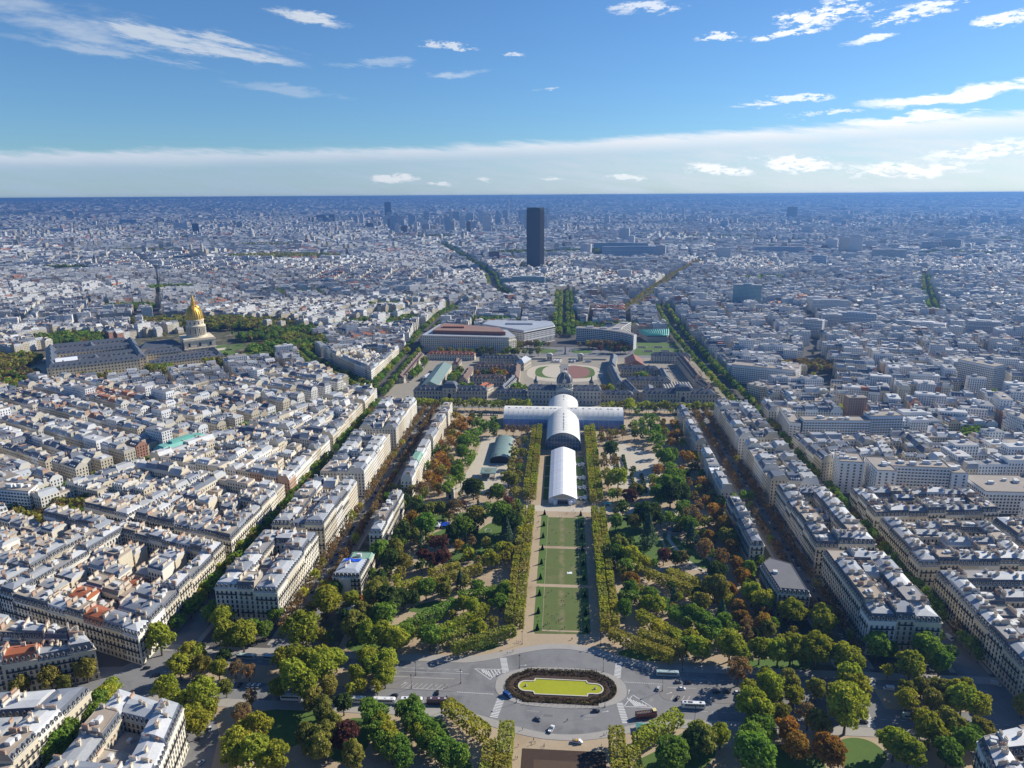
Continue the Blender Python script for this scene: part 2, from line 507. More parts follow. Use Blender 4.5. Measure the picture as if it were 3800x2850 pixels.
wear_strip(M['lawn_worn'])
M['soil'] = mat('garden_soil', (0.060, 0.038, 0.026), 0.95, None, 0.25, 0.3, 2.0)
TOWERS = [
  (-298, 3041, 44, 42, 'd', 'low dark brown office block left of the black tower'),
  (97, 3283, 47, 55, 'w', 'white office slab right of the black tower'),
  (342, 4197, 56, 83, 'w', 'tall pale tower rising behind the long station building'),
  (267, 3482, 258, 47, 'b', 'long blue glass station building, upper slab'),
  (309, 3216, 287, 49, 'b', 'long blue glass station building, lower slab'),
  (413, 3136, 41, 58, 'g', 'grey end block of the station building'),
  (266, 2819, 68, 34, 'w', 'white stepped office right of the black tower foot'),
  (189, 2268, 41, 41, 'w', 'white box-like apartment block before the station'),
  (-180, 2195, 36, 24, 't', 'teal glass corner office on the avenue'),
  (-109, 2169, 101, 32, 't', 'long teal glass office with stepped roof'),
  (-372, 2672, 51, 20, 'w', 'low white block among roofs near the avenue'),
  (17, 2307, 41, 27, 'g', 'grey apartment slab on the axis avenue'),
  (-2091, 8545, 75, 197, 'n', 'leaning dark glass twin tower on the skyline'),
  (-2073, 8543, 41, 143, 'n', 'lower half of the dark twin tower on the skyline'),
  (-1202, 7832, 141, 101, 'g', 'wide grey tower in the far tower cluster'),
  (-1020, 7815, 85, 84, 'g', 'second wide tower in the far cluster'),
  (-851, 7353, 40, 118, 'w', 'slim white tower in the far cluster'),
  (-616, 5698, 41, 132, 'w', 'tall white tower in front of the far cluster'),
  (-672, 7553, 49, 81, 'g', 'short grey tower right in the far cluster'),
  (-673, 8282, 65, 102, 'g', 'bluish tower right of the far cluster'),
  (-456, 7855, 82, 113, 'g', 'paired tower just left of the black tower'),
  (-1050, 5474, 51, 65, 'g', 'grey apartment tower left of the avenue end'),
  (-1637, 6024, 67, 50, 'd', 'brown apartment block far left of the avenue'),
  (-1139, 6792, 67, 66, 'w', 'white slab at the left of the far cluster'),
  (-2009, 7123, 33, 97, 'w', 'thin white tower on the left skyline'),
  (-2067, 7128, 32, 82, 'g', 'thin grey tower on the left skyline'),
  (-2503, 7720, 60, 79, 'd', 'dark tower at the far left of the skyline cluster'),
  (-691, 8973, 14, 214, 'w', 'thin chimney on the skyline, left of a pair'),
  (-647, 8977, 12, 214, 'w', 'thin chimney on the skyline, right of a pair'),
  (-185, 7734, 39, 131, 'g', 'hazy tower just right of the black tower'),
  (-269, 4073, 73, 21, 'w', 'white clinic block before the dark cemetery trees'),
  (1258, 3234, 55, 94, 'w', 'tall white tower with a black stripe on the right'),
  (1252, 3343, 44, 77, 'g', 'grey twin beside the tall striped tower'),
  (1278, 3574, 56, 57, 'w', 'white tower left of the tall striped pair'),
  (658, 3047, 54, 55, 'w', 'white round-cornered slab with balconies, right midground'),
  (979, 3387, 223, 35, 'b', 'very long pale blue slab, right'),
  (950, 2765, 52, 46, 'b', 'stepped pale apartment tower right of centre'),
  (1117, 2924, 51, 41, 'w', 'white apartment tower below the striped tower'),
  (1298, 2994, 124, 51, 'g', 'broad grey slab with balconies on the right'),
  (2182, 4415, 60, 57, 'w', 'pale tower far right, left of a pair'),
  (2362, 4486, 63, 47, 'w', 'white tower far right, right of a pair'),
  (1753, 3552, 36, 48, 'd', 'dark slim tower far right'),
  (1828, 3571, 83, 56, 'g', 'grey slab cluster far right'),
  (2004, 3670, 69, 54, 'w', 'white slab far right by the edge'),
  (1456, 3573, 57, 51, 'w', 'pale block right of the striped tower'),
  (443, 1765, 66, 58, 't', 'glass office with pale green frame, right'),
  (433, 1697, 24, 28, 'w', 'white cube before the glass office, right'),
  (335, 1774, 29, 36, 'w', 'white slab beside the right tree avenue'),
  (621, 1704, 79, 30, 'w', 'large white slab with regular windows, right'),
  (604, 1746, 46, 31, 'w', 'white wing of the large slab, right'),
  (596, 1486, 70, 35, 'b', 'bluish curved slab with long balconies, right'),
  (487, 1413, 35, 33, 'g', 'round-ended tower with ribbon balconies, right'),
  (539, 1466, 37, 35, 'g', 'curved balcony slab behind the round-ended tower'),
  (706, 1422, 60, 27, 'w', 'white apartment slab with small windows, far right'),
  (731, 1369, 20, 29, 'w', 'white box tower far right'),
  (798, 1402, 54, 34, 'g', 'pale slab with dark roof edge, far right'),
  (806, 1539, 30, 17, 'w', 'white slab behind the box tower, far right'),
  (2604, 8615, 110, 120, 'd', 'dark hospital block on the right skyline'),
  (1527, 8869, 34, 80, 'w', 'small white tower, right skyline'),
  (1413, 8888, 27, 112, 'w', 'thin white tower, right skyline'),
  (-2648, 5056, 43, 86, 'n', 'dark blue university tower on the left skyline'),
  (-3339, 6122, 104, 54, 'b', 'blue glass slab left of the dark tower'),
  (-4557, 7327, 158, 46, 'b', 'pale slab on the left skyline'),
  (-2576, 7965, 62, 78, 'g', 'grey tower at the right of the left skyline'),
  (-2711, 7978, 106, 69, 'd', 'brown tower at the right of the left skyline'),
  (-4024, 5490, 113, 37, 'w', 'white stepped block on the left, far'),
  (-3083, 6415, 115, 31, 'w', 'white market hall right of the dark tower'),
  (-4729, 5911, 122, 27, 'w', 'white block at the far left edge'),
  (-900, 2274, 83, 13, 'w', 'long white school block behind the gold dome'),
  (-1003, 1963, 27, 11, 'w', 'bright white roofed shed behind the gold dome'),
]

# ------------------------------------------------------------------ ground out to the horizon, air
def ground_sheet():
  mt = bpy.data.materials.new('city_ground')
  mt.use_nodes = True
  T = NT(mt.node_tree)
  out = T.n('ShaderNodeOutputMaterial')
  b = T.n('ShaderNodeBsdfPrincipled')
  b.inputs['Roughness'].default_value = 0.95
  b.inputs['Specular IOR Level'].default_value = 0.1
  T.l(b.outputs[0], out.inputs[0])
  g = T.n('ShaderNodeNewGeometry').outputs['Position']
  s3 = T.n('ShaderNodeSeparateXYZ')
  T.l(g, s3.inputs[0])
  dist = T.m('SQRT', T.m('ADD', T.m('POWER', s3.outputs[0], 2.0), T.m('POWER', s3.outputs[1], 2.0)))
  near = T.mix(T.noise(g, 0.03, 4.0), (0.07, 0.07, 0.072, 1), (0.15, 0.14, 0.13, 1))
  specks = T.step(T.noise(g, 0.02, 6.0, 0.75), 0.52, 0.68)
  town = T.mix(specks, (0.085, 0.085, 0.07, 1), (0.34, 0.32, 0.29, 1))
  woods = T.step(T.noise(T.xyz(T.m('MULTIPLY', s3.outputs[0], 0.55), s3.outputs[1], 0.0), 0.00042, 4.0, 0.6), 0.48, 0.60)
  far = T.mix(woods, town, (0.022, 0.035, 0.014, 1))
  T.l(T.mix(T.step(dist, 5000.0, 9000.0), near, far), b.inputs['Base Color'])
  V, F = [(0, 0, 0)], []
  n = 96
  radii = [300, 900, 1800, 3500, 6500, 11000, 18000, 25000, 30500]
  for r in radii:
    V += [(r * math.cos(6.28319 * i / n), r * math.sin(6.28319 * i / n), 0) for i in range(n)]
  me = bpy.data.meshes.new('ground')
  for i in range(n):
    F.append((0, 1 + i, 1 + (i + 1) % n))
  for k in range(len(radii) - 1):
    for i in range(n):
      j = (i + 1) % n
      F.append((1 + k * n + i, 1 + (k + 1) * n + i, 1 + (k + 1) * n + j, 1 + k * n + j))
  me.from_pydata(V, [], F)
  me.materials.append(mt)
  tag(obj('ground', me), 'grey city ground running out to the hazy horizon', kind='structure')


ground_sheet()


def haze_box():
  mt = bpy.data.materials.new('haze_air')
  mt.use_nodes = True
  T = NT(mt.node_tree)
  out = T.n('ShaderNodeOutputMaterial')
  v = T.n('ShaderNodeVolumePrincipled')
  v.inputs['Color'].default_value = HAZE_COLOR
  v.inputs['Density'].default_value = HAZE_DENSITY
  v.inputs['Anisotropy'].default_value = 0.35
  T.l(v.outputs[0], out.inputs['Volume'])
  b = MB()
  b.box(-31500, 31500, -31500, 31500, -1.5, 275, bottom=True)
  tag(obj('haze', b.mesh('haze', [mt])), 'thin blue haze lying over the whole city', kind='stuff')


haze_box()


def terrain(x, y):
  """height of the wooded uplands that close the view beyond 14 km"""
  d = np.hypot(x, y)
  a = np.degrees(np.arctan2(x, y))
  t = np.clip((d - 13500) / 12500, 0, 1)
  roll = 0.80 + 0.10 * np.sin(a * 0.23 + 1.1) + 0.06 * np.sin(a * 0.71) + 0.03 * np.sin(a * 1.9 + d / 2600)
  ridge = 34 * np.exp(-((d - 15800) / 900) ** 2) * np.clip(np.sin(a * 0.13 + 0.6), 0, 1) + 40 * np.exp(-((d - 19200) / 1100) ** 2) * np.clip(np.sin(a * 0.17 + 2.0), 0, 1)
  return np.minimum(268.0, 268 * t ** 1.25 * np.minimum(1.0, roll + 0.06) + ridge)


def hills():
  mt = mat('hill_woods', (0.035, 0.050, 0.022), 0.95, None, 0.3, 0.004, 0.02, stain=(0.0032, (0.50, 0.60), (0.30, 0.28, 0.26)))
  A = np.radians(np.linspace(-46, 46, 300))
  D = np.array([13400, 14200, 15000, 15500, 15900, 16500, 17500, 18600, 19200, 20000, 21500, 23000, 24500, 26000, 27800])
  dd, aa = np.meshgrid(D, A)
  X, Y = dd * np.sin(aa), dd * np.cos(aa)
  Z = terrain(X, Y)
  Z[:, 0] = -2
  Z[:, -1] = -2
  V = np.stack([X, Y, Z], 2).reshape(-1, 3)
  m_ = len(D)
  q = (np.arange(len(A) - 1)[:, None] * m_ + np.arange(m_ - 1)[None]).ravel()
  F = np.stack([q, q + m_, q + m_ + 1, q + 1], 1)
  me = mesh_np('hills', V, F[:, ::-1], [mt], smooth=True)
  tag(obj('hills', me), 'low wooded uplands closing the horizon', kind='structure')


hills()

# ------------------------------------------------------------------ the built-up mass of the city
STONES = [(0.60, 0.54, 0.42), (0.66, 0.61, 0.51), (0.72, 0.69, 0.62), (0.55, 0.49, 0.38), (0.76, 0.74, 0.70), (0.64, 0.57, 0.45), (0.70, 0.66, 0.56)]
ZINCS = [(0.32, 0.34, 0.37), (0.42, 0.44, 0.46), (0.22, 0.24, 0.28), (0.36, 0.37, 0.38), (0.54, 0.55, 0.56)]


def avenue_dist(px, py, line):
  """distance of points to a polyline"""
  best = np.full(np.shape(px), 1e9)
  for (x0, y0), (x1, y1) in zip(line[:-1], line[1:]):
    dx_, dy_ = x1 - x0, y1 - y0
    t = np.clip(((px - x0) * dx_ + (py - y0) * dy_) / (dx_ * dx_ + dy_ * dy_), 0, 1)
    best = np.minimum(best, np.hypot(px - x0 - t * dx_, py - y0 - t * dy_))
  return best


def inside(px, py, poly):
  r = np.zeros(np.shape(px), bool)
  n = len(poly)
  for i in range(n):
    x0, y0 = poly[i]
    x1, y1 = poly[(i + 1) % n]
    c = ((y0 > py) != (y1 > py)) & (px < (x1 - x0) * (py - y0) / (y1 - y0 + 1e-12) + x0)
    r ^= c
  return r


# avenues that cut through the mass: polyline, half width, planted
AVENUES = [
  ([(0, 1380), (0, 2010)], 24, 1),                                   # tree-lined axis behind the parade ground
  ([(236, 900), (228, 1180), (226, 1460), (240, 1760)], 17, 1),      # right-hand avenue beside the barracks
  ([(-262, 940), (-266, 1200), (-278, 1390), (-276, 1600), (-262, 1760)], 17, 1),
  ([(-430, 651), (-304, 912), (-270, 985)], 11, 1),
  ([(-430, 651), (-540, 430)], 11, 1),
  ([(-150, 1900), (-207, 2106), (-249, 2433), (-317, 2692), (-467, 3242), (-702, 4068)], 20, 1),
  ([(150, 1700), (223, 1954), (368, 2445), (560, 3000)], 16, 2),
  ([(820, 1620), (890, 1785), (1014, 2071), (1193, 2462)], 13, 1),
  ([(-540, 1320), (-420, 1560), (-300, 1780)], 15, 1),
  ([(-262, 940), (-420, 1130), (-520, 1290)], 12, 1),
  ([(-900, 1500), (-1500, 2550), (-2050, 3300)], 5, 0),
  ([(250, 880), (560, 960), (900, 1130), (1500, 1600)], 11, 0),
  ([(330, 860), (430, 1250), (640, 1900)], 9, 0),
  ([(-1250, 1500), (-700, 1500), (-300, 1780), (300, 1950), (1000, 2060)], 10, 0),
]
# places kept clear of the anonymous mass (they are built one by one, or are open)
CLEAR = [
  [(-256, 0), (256, 0), (256, 900), (-256, 900)],
  [(-256, 300), (-256, 920), (-292, 935), (-425, 668), (-560, 400), (-560, 300)],
  [(256, 300), (372, 300), (372, 868), (256, 868)],
  [(-262, 895), (226, 895), (220, 1180), (222, 1425), (-256, 1425)],
  [(-900, 975), (-780, 955), (-655, 1020), (-520, 1090), (-470, 1190), (-520, 1350), (-640, 1440), (-760, 1420), (-960, 1200)],
  [(-398, 1128), (-284, 1000), (-276, 1168), (-346, 1190)],
  [(240, 925), (280, 925), (280, 1000), (345, 1000), (365, 1062), (340, 1072), (240, 1072)],
  [(555, 985), (640, 985), (640, 1075), (555, 1075)],
  [(-180, 2640), (-40, 2640), (-40, 2790), (-180, 2790)], [(372, 590), (425, 590), (425, 650), (372, 650)], [(-510, 530), (-455, 530), (-455, 570), (-510, 570)],
  [(120, 3150), (460, 3150), (460, 3540), (120, 3540)],
  [(-205, 2140), (-50, 2140), (-50, 2215), (-205, 2215)],
]
# parks and gardens that read as masses of foliage: centre, half size, tint
GROVES = [(-1250, 3150, 260, 110, 'p'), (-800, 1500, 190, 38, 'p'), (-640, 1470, 90, 30, 'p'), (-1010, 1080, 90, 60, 'b'), (-960, 1290, 70, 50, 'g'),
     (-200, 3350, 160, 70, 'd'), (170, 3420, 230, 60, 'd'), (-440, 530, 32, 36, 'p'), (-1080, 1690, 60, 40, 'g'), (-420, 1730, 80, 28, 'g'),
     (-1150, 2020, 70, 40, 'g'), (-760, 1960, 110, 26, 'g'), (-1900, 2620, 90, 40, 'd'), (-1650, 3900, 160, 60, 'p'), (-2100, 3500, 220, 30, 'p'),
     (330, 885, 26, 14, 'y'), (390, 1130, 44, 26, 'b'), (470, 790, 24, 20, 'g'), (620, 2300, 60, 30, 'g'), (-350, 1500, 30, 60, 'g'), (-160, 1520, 60, 24, 'g'),
     (80, 1460, 100, 26, 'g'), (-2700, 4600, 260, 60, 'd'), (1700, 3250, 180, 40, 'd'), (2600, 4200, 300, 70, 'd'), (900, 4600, 300, 70, 'd'), (-900, 4700, 200, 60, 'd'),
     (-110, 1048, 26, 9, 'o'), (-163, 1035, 5, 46, 'g'), (-138, 972, 12, 13, 'g'), (-62, 966, 9, 15, 'g'), (64, 966, 9, 15, 'g'), (119, 1045, 12, 16, 'g'), (-105, 1163, 34, 4, 'p'), (-62, 1272, 44, 9, 'b'), (72, 1276, 44, 9, 'b'), (90, 1238, 30, 7, 'r'), (-140, 1210, 100, 5, 'p'), (-228, 1090, 3, 70, 'g'), (-860, 1000, 60, 36, 'b'), (-540, 1230, 26, 50, 'g'), (-930, 1090, 50, 60, 'p'), (-560, 1390, 70, 40, 'g'), (-520, 1140, 34, 30, 'g'), (-500, 1300, 44, 40, 'p'), (-600, 1330, 40, 26, 'g'), (-470, 1250, 40, 40, 'g'), (-760, 1440, 130, 28, 'p'), (-830, 945, 60, 20, 'g'), (-560, 1105, 30, 14, 'y'), (-640, 1060, 22, 16, 'y'), (-700, 1000, 40, 12, 'p')]


def mass_sites():
  """footprints of the houses too many to build one by one, in districts each with its own street grid"""
  out = []
  seeds = []
  gx = np.arange(-20000, 20001, 430.0)
  for yy in np.arange(200, 25200, 430.0):
    for xx in gx:
      seeds.append((xx + RS.uniform(-150, 150), yy + RS.uniform(-150, 150)))
  S = np.array(seeds)
  keep = in_view(S[:, 0], S[:, 1], 0.35) & (np.hypot(S[:, 0], S[:, 1]) < 25500)
  S = S[keep]
  rot = RS.uniform(0, 1.57, len(S))
  for i, (x, y) in enumerate(S):
    if x < -250 and y < 1100:
      rot[i] = R(-26)
    elif abs(x) < 520 and y < 2000:
      rot[i] = R(RS.choice([0, 3, -4, 2]))
    elif x > 300 and y < 1300:
      rot[i] = R(-14)
  for i, (sx, sy) in enumerate(S):
    dist = math.hypot(sx, sy)
    if dist < 3300:
      la, lb, st = 14.0, 12.5, 12.0
    elif dist < 6500:
      la, lb, st = 21.0, 19.0, 16.0
    else:
      la, lb, st = (46.0, 40.0, 34.0) if dist < 10000 else (95.0, 80.0, 60.0) if dist < 15000 else (150.0, 130.0, 90.0)
    na, nb = RS.randint(4, 8), RS.randint(3, 6)
    pa, pb = na * la + st, nb * lb + st
    k = int(560 / min(pa, pb)) + 1
    A, B = np.meshgrid(np.arange(-k, k + 1), np.arange(-k, k + 1))
    cells = []
    for ia in range(na):
      for ib in range(nb):
        rim = ia in (0, na - 1) or ib in (0, nb - 1)
        turn = ia in (0, na - 1) and ib not in (0, nb - 1)
        cells.append((ia, ib, rim, turn))
    ca, cb = math.cos(rot[i]), math.sin(rot[i])
    for ia, ib, rim, turn in cells:
      a = (A * pa + st / 2 + (ia + 0.5) * la).ravel()
      b = (B * pb + st / 2 + (ib + 0.5) * lb).ravel()
      x = sx + a * ca - b * cb
      y = sy + a * cb + b * ca
      near = np.hypot(x - sx, y - sy) < 520
      p_keep = (0.985 if rim else 0.46) if dist < 6500 else (0.55 if rim else 0.3)
      ok = near & (RS.rand(len(x)) < p_keep)
      x, y, bi = x[ok], y[ok], (A * 57 + B * 131).ravel()[ok]
      if len(x) == 0:
        continue
      out.append(np.stack([x, y, np.full(len(x), i), np.full(len(x), rot[i] + (math.pi / 2 if turn else 0)), np.full(len(x), lb if turn else la), np.full(len(x), la if turn else lb), bi, np.full(len(x), float(rim))], 1))
  H = np.concatenate(out)
  # keep a house only in the district whose centre is nearest
  d = np.hypot(H[:, 0], H[:, 1])
  vis = in_view(H[:, 0], H[:, 1], 0.05) & (d < 25000) & (H[:, 1] > 340)
  H = H[vis]
  best = np.full(len(H), 1e18)
  who = np.zeros(len(H), int)
  for j in range(0, len(S)):
    q = (H[:, 0] - S[j, 0]) ** 2 + (H[:, 1] - S[j, 1]) ** 2
    mk = q < best
    best[mk] = q[mk]
    who[mk] = j
  H = H[who == H[:, 2].astype(int)]
  ok = np.ones(len(H), bool)
  for line, hw, _k in AVENUES:
    ok &= avenue_dist(H[:, 0], H[:, 1], line) > hw + H[:, 4] * 0.5
  for poly in CLEAR:
    ok &= ~inside(H[:, 0], H[:, 1], poly)
  for tx, ty, tw, _h, _c, _d in TOWERS:
    ok &= np.hypot(H[:, 0] - tx, H[:, 1] - ty) > tw * 0.5 + 8
  for cx, cy_, rx, ry, _t in GROVES:
    ok &= ((H[:, 0] - cx) / (rx + 4)) ** 2 + ((H[:, 1] - cy_) / (ry + 4)) ** 2 > 1
  return H[ok]


def quad_houses(C, h, rh, ins, inw, wall, roof, z0=0.0):
  """C (n,4,2) footprints; eaves height, roof rise, inset across and along; returns arrays for mesh_np"""
  n = len(C)
  def P(s, t):
    return C[:, 0] * ((1 - s) * (1 - t))[:, None] + C[:, 1] * (s * (1 - t))[:, None] + C[:, 2] * (s * t)[:, None] + C[:, 3] * ((1 - s) * t)[:, None]
  V = np.zeros((n, 12, 3), np.float32)
  V[:, 0:4, :2] = C
  V[:, 0:4, 2] = z0
  V[:, 4:8, :2] = C
  V[:, 4:8, 2] = h[:, None]
  one = np.ones(n)
  V[:, 8, :2], V[:, 9, :2] = P(inw, ins), P(one - inw, ins)
  V[:, 10, :2], V[:, 11, :2] = P(one - inw, one - ins), P(inw, one - ins)
  V[:, 8:12, 2] = (h + rh)[:, None]
  q = np.array([[0, 1, 5, 4], [1, 2, 6, 5], [2, 3, 7, 6], [3, 0, 4, 7], [4, 5, 9, 8], [5, 6, 10, 9], [6, 7, 11, 10], [7, 4, 8, 11], [8, 9, 10, 11]])
  F = (np.arange(n)[:, None, None] * 12 + q[None]).reshape(-1, 4)
  mi = np.tile(np.array([0, 0, 0, 0, 1, 1, 1, 1, 1]), (n, 1))
  # steep gable ends are party walls in stone
  gable = inw < 0.02
  mi[gable, 5] = 0
  mi[gable, 7] = 0
  col = np.zeros((n, 9, 3), np.float32)
  col[:, 0:4] = wall[:, None]
  col[:, 4:9] = roof[:, None]
  col[gable, 5] = wall[gable]
  col[gable, 7] = wall[gable]
  uv = np.zeros((n, 9, 4, 2), np.float32)
  for k in range(4):
    L = np.hypot(*(C[:, (k + 1) % 4] - C[:, k]).T)
    uv[:, k, 1, 0] = uv[:, k, 2, 0] = np.maximum(1, np.round(L / 2.7)) * 2.7
    uv[:, k, 2, 1] = uv[:, k, 3, 1] = np.maximum(1, np.round(h / 3.2)) * 3.2
  return V.reshape(-1, 3), F, mi.reshape(-1), col.reshape(-1, 3), uv.reshape(-1, 2)


def boxes_np(cx, cy_, rot, w, d, z0, z1):
  """arrays of upright boxes (five faces)"""
  n = len(cx)
  c, s = np.cos(rot), np.sin(rot)
  V = np.zeros((n, 8, 3), np.float32)
  for k, (a, b) in enumerate([(-1, -1), (1, -1), (1, 1), (-1, 1)]):
    V[:, k, 0] = V[:, k + 4, 0] = cx + a * w * c - b * d * s
    V[:, k, 1] = V[:, k + 4, 1] = cy_ + a * w * s + b * d * c
  V[:, :4, 2] = z0[:, None]
  V[:, 4:, 2] = z1[:, None]
  q = np.array([[0, 1, 5, 4], [1, 2, 6, 5], [2, 3, 7, 6], [3, 0, 4, 7], [4, 5, 6, 7]])
  F = (np.arange(n)[:, None, None] * 8 + q[None]).reshape(-1, 4)
  return V.reshape(-1, 3), F


def facade_windows(C, h, ok_len=2.4, floor_h=3.15, w=1.15, hh=1.9):
  """dark window panes, 4 cm proud of the walls that can be seen from the park side; returns quads"""
  Vs = []
  for k in range(4):
    a, b = C[:, k], C[:, (k + 1) % 4]
    e = b - a
    L = np.hypot(e[:, 0], e[:, 1])
    nrm = np.stack([e[:, 1], -e[:, 0]], 1) / np.maximum(L, 1e-3)[:, None]
    mid = (a + b) / 2
    tocam = np.array([CAM[0], CAM[1]]) - mid
    face = (nrm * tocam).sum(1) / np.hypot(tocam[:, 0], tocam[:, 1]) > 0.05
    idx = np.nonzero(face & (L > 4))[0]
    for i in idx:
      nb = max(1, int(L[i] / 2.7))
      nf = max(1, int((h[i] - 1.0) / floor_h))
      s = (np.arange(nb) + 0.5) / nb
      z = 1.4 + np.arange(nf) * floor_h
      S_, Z_ = np.meshgrid(s, z)
      S_, Z_ = S_.ravel(), Z_.ravel()
      u = e[i] / L[i]
      base = a[i] + nrm[i] * 0.05
      px = base[0] + e[i][0] * S_
      py = base[1] + e[i][1] * S_
      q = np.zeros((len(S_), 4, 3), np.float32)
      for c_, (sa, zz) in enumerate([(-0.5, 0), (0.5, 0), (0.5, 1), (-0.5, 1)]):
        q[:, c_, 0] = px + u[0] * w * sa
        q[:, c_, 1] = py + u[1] * w * sa
        q[:, c_, 2] = Z_ + zz * hh
      Vs.append(q)
  return np.concatenate(Vs) if Vs else np.zeros((0, 4, 3), np.float32)


def pick(pal, n, jit=0.06):
  P_ = np.array(pal)[RS.randint(0, len(pal), n)]
  return np.clip(P_ * (1 + RS.uniform(-jit, jit, (n, 1))), 0, 0.9)


class Mass:
  """collects quads with a tint for one joined mesh"""
  def __init__(s):
    s.V, s.F, s.mi, s.c, s.uv, s.k = [], [], [], [], [], 0

  def add(s, V, F, mi, c, uv=None):
    s.V.append(V)
    s.F.append(F + s.k)
    s.mi.append(np.broadcast_to(mi, len(F)))
    s.c.append(np.broadcast_to(c, (len(F), 3)))
    s.uv.append(uv if uv is not None else np.zeros((len(F) * 4, 2), np.float32))
    s.k += len(V)

  def mesh(s, name, mats):
    return mesh_np(name, np.concatenate(s.V), np.concatenate(s.F), mats, np.concatenate(s.mi), np.concatenate(s.c), np.concatenate(s.uv))


def build_mass():
  H = mass_sites()
  d = np.hypot(H[:, 0], H[:, 1])
  n = len(H)
  jit = lambda lo, hi: RS.uniform(lo, hi, n)
  w = H[:, 4] / 2 * np.where(d < 6500, jit(0.99, 1.005), jit(0.45, 1.1))
  dp = H[:, 5] / 2 * np.where(d < 6500, jit(0.93, 1.0), jit(0.35, 1.0))
  rot = H[:, 3]
  modern = RS.rand(n) < np.where(H[:, 0] > 250, 0.24, 0.05)
  big = modern & (d < 5000)
  w = np.where(big, w * jit(1.3, 2.3), w)
  c, s = np.cos(rot), np.sin(rot)
  C = np.zeros((n, 4, 2))
  for k, (a, b) in enumerate([(-1, -1), (1, -1), (1, 1), (-1, 1)]):
    C[:, k, 0] = H[:, 0] + a * w * c - b * dp * s
    C[:, k, 1] = H[:, 1] + a * w * s + b * dp * c
  hb = 17.8 + 2.6 * np.sin(H[:, 6] * 12.9898) + 1.5 * np.sin(H[:, 2] * 3.1)
  h = np.where(H[:, 7] > 0.5, hb + jit(-1.0, 1.0), np.minimum(hb - 1, jit(6, 19)))
  h = np.where(modern, h + jit(2, 13), h)
  h = np.where((d > 3500) & (RS.rand(n) < 0.022), jit(26, 44), h)
  h = np.where(d > 6500, jit(6, 15), h)
  h = np.where(d > 15000, jit(8, 22) + terrain(H[:, 0], H[:, 1]), h)
  h = np.where((d > 6500) & (RS.rand(n) < 0.03), jit(26, 50), h)
  flat = modern | (RS.rand(n) < 0.12)
  rh = np.where(flat, 0.15, jit(2.6, 4.6))
  ins = np.where(flat, 0.03, jit(0.14, 0.44))
  inw = np.where(RS.rand(n) < 0.72, 0.0, jit(0.10, 0.2))
  inw = np.where(flat, 0.03, inw)
  wall = pick(STONES, n, 0.10) * 0.87
  white = (RS.rand(n) < 0.10) | modern
  wall[white] = pick([(0.76, 0.76, 0.75), (0.70, 0.71, 0.72)], white.sum())
  redd = RS.rand(n) < 0.03
  wall[redd] = pick([(0.38, 0.20, 0.14), (0.46, 0.30, 0.22)], redd.sum())
  roof = pick(ZINCS, n, 0.14) * 0.92
  t = np.where(RS.rand(n) < 0.6, (np.sin(H[:, 6] * 7.13 + H[:, 2]) * 43758.5) % 1.0, RS.rand(n))
  roof[t < 0.36] = pick([(0.09, 0.11, 0.15), (0.14, 0.15, 0.18)], (t < 0.36).sum())
  roof[t > 0.965] = pick([(0.36, 0.14, 0.08)], (t > 0.965).sum())
  roof[flat] = pick([(0.30, 0.26, 0.22), (0.34, 0.33, 0.32), (0.20, 0.20, 0.21), (0.5, 0.5, 0.5)], flat.sum())
  mm = Mass()
  near = d < 1250
  for mk, wm in ((near, 0), (~near, 2)):
    V, F, mi, col, uv = quad_houses(C[mk], h[mk], rh[mk], ins[mk], inw[mk], wall[mk], roof[mk])
    mm.add(V, F, np.where(mi == 0, wm, 1), col, uv)
  # chimney walls on the party lines
  ck = (d < 3000) & ~flat & (RS.rand(n) < 0.85)
  for side in (-1, 1):
    k2 = ck & (RS.rand(n) < 0.75)
    nn = k2.sum()
    off = RS.uniform(-0.5, 0.5, nn) * dp[k2]
    lx = side * (w[k2] - 0.5)
    cx = H[k2, 0] + lx * c[k2] - off * s[k2]
    cyy = H[k2, 1] + lx * s[k2] + off * c[k2]
    V, F = boxes_np(cx, cyy, rot[k2], np.full(nn, 0.45), RS.uniform(1.2, 3.2, nn), h[k2] - 1, h[k2] + rh[k2] + RS.uniform(0.8, 2.2, nn))
    mm.add(V, F, 0, np.repeat(pick([(0.60, 0.53, 0.42), (0.5, 0.36, 0.26), (0.66, 0.62, 0.54), (0.42, 0.25, 0.17)], nn), 5, 0))
  # rooftop housings on flat roofs
  k2 = flat & (d < 5000)
  nn = k2.sum()
  V, F = boxes_np(H[k2, 0] + RS.uniform(-3, 3, nn), H[k2, 1] + RS.uniform(-3, 3, nn), rot[k2], RS.uniform(1.2, 3, nn), RS.uniform(1.2, 2.5, nn), h[k2], h[k2] + RS.uniform(1.5, 3.5, nn))
  mm.add(V, F, 0, np.repeat(pick([(0.7, 0.7, 0.7), (0.5, 0.5, 0.5)], nn), 5, 0))
  wq = facade_windows(C[near], h[near])
  nq = len(wq)
  mm.add(wq.reshape(-1, 3), np.arange(nq * 4).reshape(-1, 4), 3, np.full((nq, 3), 0.03))
  # a line of dormers on the street slopes
  dk = (d < 1700) & ~flat & (inw < 0.02)
